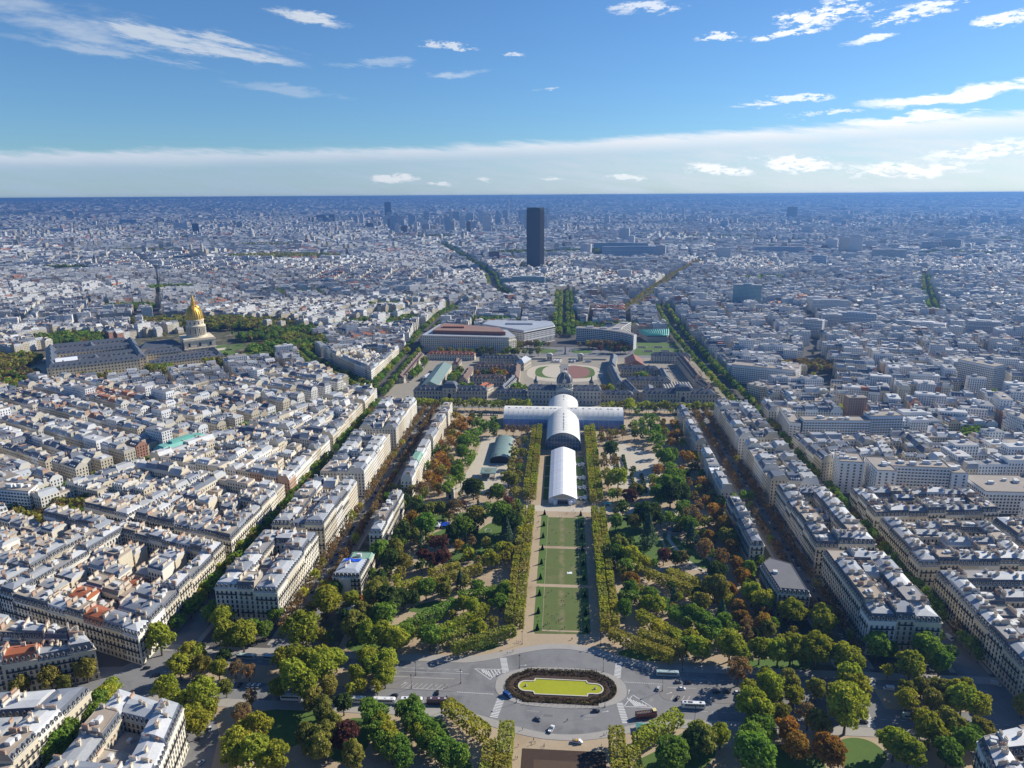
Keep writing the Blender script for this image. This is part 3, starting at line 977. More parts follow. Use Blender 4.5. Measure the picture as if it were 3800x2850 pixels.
  for fr in (0.25, 0.5, 0.75):
    for side in (-1, 1):
      nrm = np.stack([s * side, -c * side], 1)
      mid = H[:, :2] + nrm * (dp * (1 - 1.2 * ins * 0.55))[:, None]
      seen = dk & ((nrm * (np.array(CAM[:2]) - mid)).sum(1) > 0)
      nn = seen.sum()
      lx = (fr - 0.5) * 2 * w[seen]
      V, F = boxes_np(mid[seen, 0] + lx * c[seen], mid[seen, 1] + lx * s[seen], rot[seen], np.full(nn, 0.65), np.full(nn, 0.8), h[seen], h[seen] + 1.9)
      mm.add(V, F, 0, np.repeat(pick([(0.62, 0.63, 0.64), (0.34, 0.37, 0.42)], nn), 5, 0))
  o = obj('city_buildings', mm.mesh('city_buildings', [M['wall_t'], M['roof_t'], M['wall_far'], M['glass']]))
  tag(o, 'dense mass of pale stone city buildings with grey roofs out to the horizon', 'buildings', kind='stuff')
  return n


N_MASS = build_mass()
TREES = '''-244 362 8.5 y;-217 387 7 y;-206 369 8 y;-195 368 8 y;-195 382 5 g;-187 382 5 g;-187 398 5 g;-158 370 10.5 y;-156 410 8 p;-158 432 5 g;-223 356 5 y;-217 356 5 y;-220 340 6 y;-216
344 5 p;-209 344 5 p;-198 342 5 y;-201 355 4 d;-189 344 4 b;-180 342 4 b;-163 351 6 y;-157 353 6 y;-147 350 6 y;-147 330 9 y;-157 328 5 y;-140 327 7 y;-140 355 6 y;-132 353 6
y;-217 321 6 y;-205 312 6 y;-193 303 6 y;-187 296 6.5 y;-192 313 8 y;-202 330 4 p;-187 328 4 p;-188 311 5 y;-169 320 4 b;-168 308 5 b;-166 302 5 b;-162 296 5 y;-154 297 6 y;-162
287 6 y;-156 284 6 y;-146 275 8 y;-138 276 7 y;-158 277 6 y;-130 294 5 p;-119 293 6 p;-123 287 5 p;-250 322 5 y;-248 313 6 y;-248 307 6 g;-246 300 6 g;-247 282 7 g;-249 276 7
g;-250 270 6 g;-289 327 6 p;-273 335 6 p;-303 321 5 p;-280 326 4 p;-253 425 5 y;-252 450 5 y;-250 484 5 y;-249 507 5 y;-102 314 5 g;-96 311 5 g;-98 306 5 g;-93 304 5 y;-94 299 5
g;-88 298 5 y;-89 292 5 g;-84 292 5 y;-83 286 5 g;-79 288 5 g;-76 282 5 g;-84 316 4.5 g;-79 318 4.5 g;-76 312 5 g;-78 306 5 g;-72 306 5 g;-72 299 5 y;-66 300 5 g;-67 293 5 g;-61
294 5 g;-60 288 5 g;-55 289 5 g;-54 284 5 g;-49 285 5 g;-133 318 6 p;-126 310 6 p;-117 285 6 p;-108 292 6 r;-118 303 5 p;-117 318 5 d;-101 280 6 p;-112 334 3.6 y;-103 335 3.6 y;-117
331 3.5 y;-116 342 5 y;-114 355 6 y;-109 348 6 y;-102 353 6 y;-101 345 6 y;-100 341 5 y;-136 341 8 y;-129 331 5 p;-119 375 7 y;-110 376 7 y;-101 373 7 y;-81 378 7 g;-155 407 9
y;-143 420 5 y;-139 481 7 g;-128 487 6 p;-127 467 7 d;-117 468 6 p;-126 507 8 d;-128 499 6 g;-115 509 6 p;-126 540 6 o;-130 532 5 p;-111 520 9 d;-111 504 4 k;-101 503 5 r;-94 503 5
r;-105 481 5 r;-90 478 6 r;-96 474 5 r;-104 468 4 d;-117 454 4.5 p;-126 434 6 p;-127 418 8 p;-114 409 9 d;-114 396 8 d;-128 397 7 p;-130 413 4 b;-129 382 8 p;-107 420 6 d;-101 423
5 d;-94 433 6 d;-82 436 5 p;-90 449 2.5 o;-81 500 4 o;-74 493 4 d;-87 516 7 d;-80 534 5 g;-72 447 5 k;-130 448 5 d;-137 453 4 d;-127 458 4 d;-101 387 5 g;-96 384 5 g;-97 400 5
g;-89 396 5 g;-85 412 5 g;-77 418 5 g;-70 423 5 g;-64 430 5 g;-87 403 5 y;-80 405 5 y;-74 413 5 y;-66 419 5 y;-76 387 5 y;-71 395 5 y;-66 400 5 y;-61 407 5 y;-59 414 5 y;-53 418 5
y;-46 417 5 y;-41 422 5 g;-67 432 5 g;-59 439 5 g;-53 439 5 g;-45 439 5 g;-40 434 5 g;-50 538 10 d;-43 532 9 d;-44 509 8 k;-65 568 5 g;-74 573 3.5 k;-48 580 5 r;-40 580 4 g;-38 567
4 d;-73 537 9 p;-79 522 8 d;-74 523 6 d;-47 495 4.5 y;-42 496 5 y;-51 478 5 y;-56 477 4.5 y;-62 474 4 y;-55 487 4 y;-43 485 4 p;-34 432 4 y;-33 505 4 p;-34 542 4.5 y;-34 523 4.5
y;-52 390 5 y;-71 488 4 y;-60 506 4 p;-72 509 4 b;44 546 5.5 g;46 572 3.5 p;52 576 5 d;60 545 6 p;68 523 8 k;45 516 5 d;52 511 5 d;44 500 7 p;42 491 6 g;51 486 7 y;46 473 6 d;40
481 4 d;61 481 5 y;68 482 3.5 g;55 473 4 y;48 452 6 o;76 491 5.5 r;85 489 5 d;81 504 2.5 o;103 539 7 g;102 525 6 k;109 555 8 b;129 558 6 o;130 538 7 o;129 520 7 o;129 505 6 o;120
550 5 p;116 522 5.5 o;107 498 7 b;117 485 7 b;110 466 7 d;128 480 5.5 o;135 476 5 g;128 466 5.5 o;129 457 5.5 o;128 438 7 y;130 452 5 y;104 442 8 p;115 447 5 o;76 439 3.5 k;91 426
6 p;104 419 5 k;117 424 5 o;116 414 5 o;116 404 5 b;114 397 5 b;131 421 5 b;127 406 6 o;128 401 5 o;103 408 5 d;70 552 8 d;82 554 5 d;90 559 5 d;40 442 5 g;47 445 5 g;53 439 5 g;60
437 5 g;64 433 5 g;70 430 5 g;57 426 5 y;63 424 5 y;41 419 5 g;51 418 5 y;55 411 5 y;60 407 5 y;65 402 5 y;69 397 5 y;74 392 5 y;79 390 5 y;73 422 5 y;78 421 5 g;84 417 5 g;88 412
5 g;92 408 5 g;86 404 5 y;96 402 5 g;98 395 5 g;90 394 5 y;76 384 6 y;80 377 6 y;85 378 5 y;100 378 8 y;105 371 6 y;117 376 6 y;127 374 7 y;135 376 8 y;100 356 7 b;115 354 5 y;103
339 6 y;114 343 7 y;116 340 5 y;126 349 6 p;126 340 5 y;100 325 8 y;108 326 5 y;115 326 4.5 p;73 308 5 d;80 307 5 y;68 300 7 p;63 297 6 d;53 288 8 d;94 299 8 g;102 312 6 g;97 313
4.5 g;91 289 9 g;114 311 6 o;115 300 6 o;142 376 7 y;149 375 8.5 y;163 371 8 y;167 369 6 y;187 383 7 g;196 385 4 g;214 380 8 g;218 372 6 g;198 365 7.5 y;187 367 3.5 y;160 353 7
y;160 346 7 y;162 340 4 p;146 321 10 y;151 336 7 y;140 346 5 p;128 323 6 b;131 316 6 o;128 299 7 o;130 295 6 o;189 349 5 p;185 340 5.5 y;198 351 5 p;207 354 4 p;199 341 5 p;212 351
5 p;215 349 5 y;222 352 5 y;213 339 7 y;220 336 6 y;208 343 4 p;187 328 4.5 p;184 313 8 y;197 320 7 p;163 304 7 y;167 298 7 y;186 300 7 g;198 309 6.5 g;212 318 6 p;206 316 5 g;244
339 5 p;133 428 7 y;146 419 6.5 y;148 417 7 y;166 414 6.5 y;163 403 7.5 y;-125 816 5 o;-128 792 5 o;-119 790 5 o;-126 762 5.5 o;-117 755 5 o;-124 739 5.5 o;-117 731 4 o;-125 706 6 o;-126
685 6 o;-116 685 4 p;-128 662 6 o;-119 644 6 o;-115 651 5 o;-128 629 6 o;-119 626 5 o;-130 602 6 b;-116 612 4 p;-103 812 5 g;-92 792 6 g;-83 816 5 g;-79 783 6 g;-80 774 4.5 d;-96
776 5 g;-100 762 6 g;-106 743 7 g;-107 725 7 g;-96 729 6 g;-106 699 7 g;-96 691 6 g;-97 678 5 g;-105 663 6 g;-103 638 7 g;-106 604 6 g;-106 620 6 g;-98 631 5 g;-82 602 8 d;-88 605
6 d;-78 615 5 d;-66 789 4 b;-58 785 5 b;-49 787 4 b;-42 784 5 b;-50 740 5 b;-43 749 4 p;-51 702 6 p;-42 706 5 p;-51 681 5 p;-51 662 5 p;-44 681 4 b;-52 630 7 p;-46 627 6 p;-43 644
5 p;-59 597 7 d;-54 597 5 b;-66 596 5 b;-43 604 5 p;-126 560 7 d;-126 596 5 p;-140 602 5 p;-114 558 6 p;-109 567 5 p;-115 553 5 p;-94 562 7 b;-103 559 6 p;-115 534 6 d;-88 574 4
r;-149 604 5 p;-159 607 4 p;-114 840 3.5 o;-135 836 4 p;84 878 8 y;100 880 3 d;109 882 5.5 y;130 887 6 y;117 878 3 g;136 876 3 y;146 884 2.5 y;156 888 4 y;171 887 5 y;182 888 5
y;192 888 5 y;92 866 4 g;101 839 5 g;109 837 5 g;84 811 5 g;94 820 5 g;103 812 5 g;81 776 5 d;92 782 6 g;106 779 7 g;98 759 7 g;105 746 7 g;100 719 6 g;103 688 9 g;112 699 7 g;106
668 6 g;93 663 5.5 o;86 641 5 y;84 627 3.5 o;102 639 7 g;112 650 6 g;93 616 8 g;104 620 8 g;86 596 8 d;95 591 10 d;106 598 8 d;116 813 5 b;116 782 5 o;118 750 5 o;130 804 6 o;128
770 6 o;129 746 5 o;129 700 6 o;131 676 5 o;116 664 5 o;118 636 5 b;130 630 6 o;133 621 5 b;117 600 5.5 b;119 584 5 b;126 591 5.5 o;129 574 5.5 o;139 592 4.5 g;50 715 8 d;44 787 4
b;51 783 4 b;60 783 4 b;68 779 4 b;44 760 3.5 b;52 761 4 b;42 679 6 b;52 684 6 b;42 646 6 p;52 630 9 y;43 632 5 p;60 598 6 r;67 611 6 p;50 606 5 p;69 665 4 d;52 581 4.5 d;68 555 8
d;75 556 8 d;103 571 7 d;99 552 5 g;143 602 4 g;150 603 5 g;163 610 4 g;169 610 4 g'''

# ------------------------------------------------------------------ park ground, roads, roundabout
def sheet(name, poly, z, m_, label=None, parent=None):
  """flat surface from an outline"""
  b = MB()
  b.add([(p[0], p[1], z) for p in poly], [tuple(range(len(poly)))])
  o = obj(name, b.mesh(name, [m_]), parent)
  if parent is None:
    tag(o, label, kind='structure')
  return o


def slab(name, poly, z0, z1, m_, label=None, parent=None, side=None):
  """raised surface with real edges (pavement, kerbed island)"""
  b = MB()
  b.prism(poly, z0, z1, 1 if side else 0, 0)
  o = obj(name, b.mesh(name, [m_, side or m_]), parent)
  if parent is None:
    tag(o, label, kind='structure')
  return o


def ccw(p):
  a = sum(p[i][0] * p[(i + 1) % len(p)][1] - p[(i + 1) % len(p)][0] * p[i][1] for i in range(len(p)))
  return p if a > 0 else p[::-1]


def rect(x0, x1, y0, y1):
  return [(x0, y0), (x1, y0), (x1, y1), (x0, y1)]


def top_kerb(x):
  return 366.5 + (17.3 * math.cos(math.pi / 2 * x / 63) ** 2 if abs(x) < 63 else 0)


def low_kerb(x):
  return 326.8 - (15.2 * math.cos(math.pi / 2 * x / 66) ** 2 if abs(x) < 66 else 0)


XS = [-252, -200, -150, -100] + list(range(-66, 67, 4)) + [100, 150, 200, 252]
park = sheet('park_path', rect(-138.5, 138.5, 205, 893), 0.02, M['gravel'], 'sandy gravel ground and paths of the long formal park')
sheet('park_path', rect(-252, -138.6, 240, 326), 0.02, M['gravel'], 'sandy garden ground between the near avenue trees and the pale corner block')
sheet('park_path', rect(138.6, 252, 240, 326), 0.02, M['gravel'], 'sandy ground under the orange trees beside the round lawn')
M['asphalt_light'] = mat('worn_asphalt', (0.205, 0.195, 0.19), 0.9, None, 0.14, 0.2, 1.5)
road = sheet('avenue_road', [(x, low_kerb(x)) for x in XS] + [(x, top_kerb(x)) for x in reversed(XS)], 0.05, M['asphalt'], 'grey asphalt avenue widening into the oval roundabout')
slab('pavement', [(x, top_kerb(x)) for x in XS] + [(x, top_kerb(x) + 6.5 - 1.5 * max(0, 1 - abs(x) / 60)) for x in reversed(XS)], 0.0, 0.16, M['pavement'], 'pale pavement curving along the far edge of the roundabout', side=M['kerb'])
slab('pavement', [(x, low_kerb(x) - 6.5 + 2.5 * max(0, 1 - abs(x) / 60)) for x in XS] + [(x, low_kerb(x)) for x in reversed(XS)], 0.0, 0.16, M['pavement'], 'pale pavement curving along the near edge of the roundabout', side=M['kerb'])


def oval(cx, cy_, a, b, n=48, p=2.5):
  r = []
  for i in range(n):
    t = 6.28319 * i / n
    c, s = math.cos(t), math.sin(t)
    r.append((cx + a * math.copysign(abs(c) ** (2 / p), c), cy_ + b * math.copysign(abs(s) ** (2 / p), s)))
  return r


slab('roundabout_island', oval(-0.5, 348.6, 37.3, 17.4), 0.0, 0.17, M['pavement'], 'paved oval island around the yellow-green pond', side=M['kerb'])
bed = [(-22, 334.6), (20.5, 334.2), (20.5, 336.6)] + [(19 + 12.4 * math.sin(R(t)), 348.8 - 12.4 * math.cos(R(t))) for t in range(8, 175, 12)] + [(20.5, 363.4), (-21.5, 362.8), (-21.5, 360.6)] + \
   [(-20 - 12.2 * math.sin(R(t)), 348.6 + 12.2 * math.cos(R(t))) for t in range(8, 175, 12)] + [(-22, 336.8)]
sheet('flower_bed', bed, 0.22, M['soil'], 'dark bare planting bed between pond and oval pavement')
# pond: stone rim and algae-green water
pond = [(-14.8, 341.6), (14.0, 341.6), (14.6, 343.6), (17.0, 344.1)] + [(19.2 + 3.9 * math.sin(R(t)), 347.8 - 3.9 * math.cos(R(t))) for t in range(0, 181, 18)] + [(17.0, 351.6), (14.6, 352.1), (14.0, 354.0), (-14.8, 354.2), (-15.4, 352.2), (-17.8, 351.7)] + \
   [(-20.2 - 3.9 * math.sin(R(t)), 347.9 + 3.9 * math.cos(R(t))) for t in range(0, 181, 18)] + [(-17.8, 344.0), (-15.4, 343.6)]
M['algae'] = mat('algae_water', (0.36, 0.37, 0.012), 0.25, None, 0.16, 0.10, 0.5, spec=0.5, stain=(0.2, (0.55, 0.75), (0.30, 0.35, 0.02)))
sheet('pond_water', pond, 0.35, M['algae'], 'bright yellow-green pond water of the roundabout')
cxp = sum(p[0] for p in pond) / len(pond)
cyp = sum(p[1] for p in pond) / len(pond)
rim = MB()
nP = len(pond)
outp = []
for i in range(nP):
  a, b, c = Vector(pond[i - 1]), Vector(pond[i]), Vector(pond[(i + 1) % nP])
  d = ((b - a).normalized() + (c - b).normalized())
  nn = Vector((d.y, -d.x)).normalized()
  outp.append((b.x + nn.x * 0.75, b.y + nn.y * 0.75))
rim.rings([[(p[0], p[1], 0.18) for p in outp], [(p[0], p[1], 0.62) for p in outp], [(p[0], p[1], 0.62) for p in pond], [(p[0], p[1], 0.2) for p in pond]])
tag(obj('pond_rim', rim.mesh('pond_rim', [M['trim']])), 'pale stone rim with scalloped corners around the green pond', 'pond rim')
for k, (fx, w_) in enumerate(((-20.2, 'left'), (19.2, 'right'))):
  fb = MB()
  fb.lathe([(0.7, 0.3), (0.75, 0.7), (0.3, 0.9), (0.25, 1.3), (0.5, 1.5), (0.05, 1.8)], 8, 0, (fx, 347.8))
  tag(obj('fountain_jet', fb.mesh('fountain_jet', [M['pavement']])), 'small stone spout in the %s bay of the green pond' % w_, 'fountain', 'spouts in the pond')

# side islands of the avenue
def island(x0, x1, end, label, m_):
  r = 6.2
  if end > 0:
    p = [(x0, 341.0), (x1 - r, 340.8)] + [(x1 - r + r * math.sin(R(t)), 347.0 - r * math.cos(R(t))) for t in range(15, 166, 15)] + [(x1 - r, 353.2), (x0, 353.0)]
  else:
    p = [(x0 + r, 340.8), (x1, 340.6), (x1, 354.4), (x0 + r, 353.4)] + [(x0 + r - r * math.sin(R(t)), 347.0 + r * math.cos(R(t))) for t in range(15, 166, 15)]
  return slab('traffic_island', p, 0.0, 0.13, m_, label, side=M['kerb'])


isl_l = island(-104, -56.3, 1, 'long kerbed island with diagonal parking bays beside the white coaches', M['asphalt_light'])
isl_r = island(54.8, 160, -1, 'kerbed parking island with dark cars opposite the coach in the shade', M['asphalt_light'])
slab('traffic_island', rect(-232, -105, 341.2, 356.5), 0.0, 0.14, M['gravel'], 'sandy median planted with young yellow trees and parked cars', side=M['kerb'])
slab('traffic_island', rect(176, 233, 342, 358), 0.0, 0.14, M['gravel'], 'sandy median with trees beyond the white van', side=M['kerb'])

# --- painted markings, children of the road
stripe_me = {}


def stripe(parent, x, y, L, w_, rz, z=0.062, name='stripe'):
  key = (round(L, 2), round(w_, 2))
  if key not in stripe_me:
    b = MB()
    b.add([(-L / 2, -w_ / 2, 0), (L / 2, -w_ / 2, 0), (L / 2, w_ / 2, 0), (-L / 2, w_ / 2, 0)], [(0, 1, 2, 3)])
    stripe_me[key] = b.mesh('stripe', [M['paint']])
  return obj(name, stripe_me[key], parent, (x, y, z), rz)


def crossing(a, b, L, rz, n, z=0.062):
  """zebra crossing walked from a to b, bars of length L turned by rz"""
  e = empty('zebra_crossing', (0, 0, 0))
  e.parent = road
  for k in range(n):
    t = (k + 0.5) / n
    stripe(e, a[0] + (b[0] - a[0]) * t, a[1] + (b[1] - a[1]) * t, L, 0.62, rz, z)


crossing((-35.4, 373.0), (-32.6, 358.9), 4.0, R(4), 12)
crossing((-33.4, 337.2), (-36.2, 321.6), 4.2, R(-8), 13)
crossing((34.2, 373.0), (32.2, 358.6), 3.8, R(-4), 12)
crossing((32.0, 337.8), (34.2, 321.8), 3.6, R(6), 13)
crossing((163.4, 339), (163.0, 326), 4.2, 0, 11)
crossing((166, 322.6), (175, 322.6), 4.6, R(100), 8)
crossing((217, 333.2), (225, 333.8), 4.8, R(96), 7)
crossing((176, 357.0), (176, 366), 5.0, 0, 7)
crossing((-196, 327.5), (-196, 340.5), 4.0, 0, 10)
for k in range(7):                                                   # hatched wedges at the two necks
  t = k / 6.5
  stripe(road, -46.5 + 10.5 * t, 360.2 - 3.2 * (1 - abs(2 * t - 0.9)), 1.0 + 6.2 * (1 - abs(1.1 * t - 0.5)), 0.55, R(118))
  stripe(road, 38.6 + 8.2 * t, 338.6 - 2.4 * t, 1.0 + 6.5 * (1 - t), 0.55, R(-58 + 180))
stripe(road, -43, 361.7, 17, 0.35, R(2))
stripe(road, -46, 356.8, 13, 0.3, R(-42))
stripe(road, -38.6, 357.5, 11, 0.3, R(62))
stripe(road, 42.5, 334.9, 15, 0.35, R(1))
stripe(road, 44.6, 340.0, 13, 0.35, R(-44))
stripe(road, 37.0, 339.5, 10, 0.35, R(60))
for k in range(34):                                                  # lane lines
  stripe(road, -62 - k * 5.2, 360.0, 3.0, 0.16, 0)
  stripe(road, 66 + k * 5.2, 360.2, 3.0, 0.16, 0)
  stripe(road, -66 - k * 5.2, 334.4, 3.0, 0.16, 0)
  stripe(road, 62 + k * 5.2, 333.6, 3.0, 0.16, 0)
for k in range(22):
  stripe(road, -58.5 + k * 0.95, 340.6 - 0.02 * k, 0.5, 0.5, 0)
  stripe(road, 36.5 + k * 1.0, 355.3 - 0.03 * k, 0.5, 0.4, 0)
stripe(road, -75, 356.6, 42, 0.16, 0)
for k in range(9):                                                   # parking bays on the left island
  stripe(isl_l, -89.5 + k * 2.85, 344.2, 5.2, 0.16, R(58), 0.142)
stripe(isl_l, -78, 341.9, 23, 0.16, 0, 0.142)
stripe(isl_l, -80, 351.6, 36, 0.16, 0, 0.142)
for k in range(8):
  stripe(isl_r, 61.5 + k * 3.0, 343.5, 4.6, 0.16, R(62), 0.142)
stripe(isl_r, 68, 352.2, 16, 0.16, 0, 0.142)
for ax, ay, rz in ((-60, 358.2, 0), (38.0, 347.0, 1.4), (60.5, 347.2, 0.5), (24, 330.2, 0.3), (-22.5, 366.6, 0.2), (-90.5, 345.5, 0.9), (170, 348, 1.57)):
  b = MB()
  b.add([(-2, -0.1, 0), (0.8, -0.1, 0), (0.8, 0.1, 0), (-2, 0.1, 0), (0.8, -0.45, 0), (2.0, 0, 0), (0.8, 0.45, 0)], [(0, 1, 2, 3), (4, 5, 6)])
  obj('arrow_marking', b.mesh('arrow_marking', [M['paint']]), road, (ax, ay, 0.064 if abs(ax) < 54 or ax > 165 else 0.15), rz)

# mended patches in the asphalt
M['patch'] = mat('mended_asphalt', (0.155, 0.155, 0.16), 0.85, None, 0.2, 0.3, 1.5)
M['patch_light'] = mat('pale_mended_asphalt', (0.25, 0.247, 0.245), 0.85, None, 0.2, 0.3, 1.5)
_pr = random.Random(6)
for k in range(26):
  t, q = _pr.uniform(0, 6.28), _pr.uniform(1.06, 1.30)
  px_, py_ = -0.5 + 44 * q * math.cos(t), 348.6 + 20.5 * q * math.sin(t)
  if k > 14:
    px_, py_ = _pr.choice((-1, 1)) * _pr.uniform(70, 150), _pr.choice((330.5, 336.5, 358, 363))
  if low_kerb(px_) + 1.5 < py_ < top_kerb(px_) - 1.5 and not (abs(px_) < 41 and abs(py_ - 348.6) < 19.5):
    L_, w_ = _pr.uniform(1.5, 8), _pr.uniform(0.8, 2.2)
    b = MB()
    b.add([(-L_ / 2, -w_ / 2, 0), (L_ / 2, -w_ / 2 + _pr.uniform(-0.2, 0.2), 0), (L_ / 2 + _pr.uniform(-0.5, 0.5), w_ / 2, 0), (-L_ / 2, w_ / 2, 0)], [(0, 1, 2, 3)])
    obj('asphalt_patch', b.mesh('asphalt_patch', [M['patch'] if k % 3 else M['patch_light']]), road, (px_, py_, 0.0555), math.atan2(20.5 * math.cos(t), -44 * math.sin(t)) if k <= 14 else 0.0)

# --- lawns on the axis
for y0, y1, lb in ((402, 455.5, 'nearest worn lawn of the axis with groups of people'), (459.5, 513, 'middle worn lawn of the axis with a white sheet on it'), (517, 573, 'farthest worn lawn of the axis before the white tent')):
  ln = sheet('lawn', rect(-12.4, 12.4, y0 + (1.5 if y0 == 402 else 0), y1 - (3.5 if y1 == 573 else 0)), 0.07, M['lawn_worn'], lb)
  for sx, wd in ((-1, 'sunny left'), (1, 'shaded right')):
    sheet('lawn', ccw(rect(sx * 12.75, sx * 18.4, y0, y1)), 0.07, M['lawn'], '%s grass strip with clipped cones beside the %s' % (wd, lb.split(' with')[0].split(' before')[0]))
sheet('lawn', [(-17, 398.8), (17, 400), (18.4, 401.9), (-18.4, 401.9)], 0.068, M['lawn_worn'], 'narrow thin grass edge at the near end of the axis lawns')
M['pale_gravel'] = mat('pale_gravel', (0.50, 0.445, 0.36), 0.95, None, 0.10, 0.08, 0.6)
sheet('cross_road', rect(-138, 138, 581.5, 593.5), 0.045, M['pale_gravel'], 'pale cross road running past the front of the white tent')
sheet('gravel_walk', rect(-24.2, -18.6, 396, 810), 0.04, M['gravel'], 'sunny gravel walk left of the axis lawns')
sheet('gravel_walk', rect(18.6, 24.2, 396, 810), 0.04, M['gravel'], 'shaded gravel walk right of the axis lawns')
for k, y0 in enumerate(range(606, 722, 29)):
  sheet('lawn', rect(-18.2, -13.2, y0, y0 + 26), 0.06, M['lawn'], 'shaded grass strip number %d along the left side of the white tent from its front' % (k + 1))
  sheet('lawn', rect(13.4, 22.0, y0, y0 + 26), 0.06, M['lawn'], 'shaded grass strip number %d along the right side of the white tent from its front' % (k + 1))
# --- garden lawns left and right (drawn as soft blobs)
def blob_poly(pts, n=6, j=0.0):
  out = []
  m_ = len(pts)
  for i in range(m_):
    p0, p1, p2, p3 = (Vector(pts[(i + d) % m_]) for d in (-1, 0, 1, 2))
    for k in range(n):
      t = k / n
      q = 0.5 * ((2 * p1) + (p2 - p0) * t + (2 * p0 - 5 * p1 + 4 * p2 - p3) * t * t + (3 * p1 - p0 - 3 * p2 + p3) * t ** 3)
      out.append((q.x, q.y))
  return ccw(out)


LAWNS = [
  ([(-105, 420), (-93, 430), (-80, 432), (-88, 418)], 'small bright lawn between the dark green tree row and the shrubs, left garden'),
  ([(-112, 524), (-95, 545), (-84, 540), (-88, 518), (-100, 512)], 'lawn with a curved path below the brown roofs, left garden'),
  ([(-92, 492), (-80, 514), (-64, 552), (-44, 562), (-42, 522), (-60, 500), (-78, 486)], 'wide shaded lawn with a ring of white chairs, left garden'),
  ([(-130, 560), (-100, 572), (-60, 577), (-52, 572), (-90, 560), (-120, 548)], 'strip of grass along the pale cross road, left garden'),
  ([(40, 500), (38, 545), (52, 572), (72, 560), (80, 528), (76, 502), (66, 490), (54, 494)], 'bright sunlit lawn with the blue cedar, right garden'),
  ([(84, 545), (98, 530), (112, 500), (104, 488), (88, 505), (82, 525)], 'dark lawn between the two curved paths, right garden'),
  ([(40, 570), (60, 578), (110, 577), (120, 570), (90, 566), (60, 566)], 'strip of grass along the pale cross road, right garden'),
  ([(-134, 384), (-120, 396), (-104, 404), (-96, 396), (-112, 378), (-130, 374)], 'rough grass under the olive trees behind the left pavement'),
  ([(34, 382), (52, 390), (70, 384), (64, 377), (48, 376)], 'thin grass under the clipped row behind the right pavement'),
  ([(-66, 380), (-54, 392), (-40, 388), (-44, 380)], 'thin grass beside the clipped tree block behind the left pavement'),
  ([(100, 376), (128, 384), (150, 392), (150, 376), (120, 372)], 'leaf-strewn grass under the tall plane trees behind the right pavement'),
  ([(138, 300), (140, 314), (149, 319), (158, 317), (162, 308), (154, 298), (146, 292)], 'bright green round lawn near the right crossing'),
  ([(36, 293), (50, 305), (64, 317.5), (73, 316.5), (78, 306), (70, 294), (52, 282)], 'sunlit lawn wedge right of the clipped row near the roundabout'),
  ([(-74, 318), (-64, 318.5), (-58, 308), (-46, 292), (-40, 276), (-50, 276), (-62, 296)], 'lawn wedge left of the clipped row near the roundabout'),
  ([(-166, 316), (-146, 322), (-128, 320), (-126, 306), (-142, 290), (-154, 288), (-158, 304)], 'deep shaded lawn beside the brown leaf bed, left corner'),
  ([(-118, 312), (-104, 316), (-98, 300), (-104, 286), (-116, 290)], 'shaded grass under the olive trees near the coaches'),
  ([(92, 300), (112, 312), (128, 306), (126, 292), (104, 286)], 'grass under the green plane trees right of the sandy walk'),
]
for pts, lb in LAWNS:
  sheet('lawn', blob_poly(pts), 0.075, M['lawn'], lb)
PATHS = [
  ([(-110, 505), (-96, 512), (-90, 530), (-100, 556), (-92, 575)], 3.0, 'curved path past the kiosks, left garden'),
  ([(-132, 470), (-110, 480), (-100, 505)], 3.0, 'winding path between dark red trees, left garden'),
  ([(118, 470), (104, 485), (92, 505), (86, 535), (92, 560)], 3.4, 'curved pale path right of the blue cedar'),
  ([(104, 485), (86, 492), (70, 484)], 3.0, 'pale path below the dark red shrub'),
  ([(92, 560), (112, 530), (118, 500), (118, 470)], 3.0, 'outer pale path by the playground, right garden'),
]
for pts, wd, lb in PATHS:
  L_, R_ = [], []
  for i, p in enumerate(pts):
    a = Vector(pts[max(i - 1, 0)])
    b = Vector(pts[min(i + 1, len(pts) - 1)])
    d = (b - a).normalized()
    L_.append((p[0] - d.y * wd / 2, p[1] + d.x * wd / 2))
    R_.append((p[0] + d.y * wd / 2, p[1] - d.x * wd / 2))
  sheet('garden_path', ccw(L_ + R_[::-1]), 0.095, M['pale_gravel'], lb)
# dug-up parterre at the near end
slab('parterre', rect(-19.4, 22.2, 230, 300.6), 0.0, 0.25, M['soil'], 'dark dug-over parterre at the bottom of the view')
sheet('parterre_bed', rect(-13.5, 16.5, 232, 293.5), 0.30, mat('dry_soil', (0.095, 0.062, 0.042), 0.95, None, 0.2, 0.4, 2.0), 'slightly paler inner bed of the dug-over parterre')
# sandy courts in the upper park
sheet('sand_court', [(-104, 618), (-52, 618), (-54, 780), (-92, 780), (-94, 700)], 0.05, M['pale_gravel'], 'open sandy court around the green-roofed hangar')
sheet('sand_court', [(46, 640), (96, 625), (100, 730), (60, 770), (46, 770)], 0.05, M['pale_gravel'], 'open sandy court with dark clipped hedges, right of the big hall')
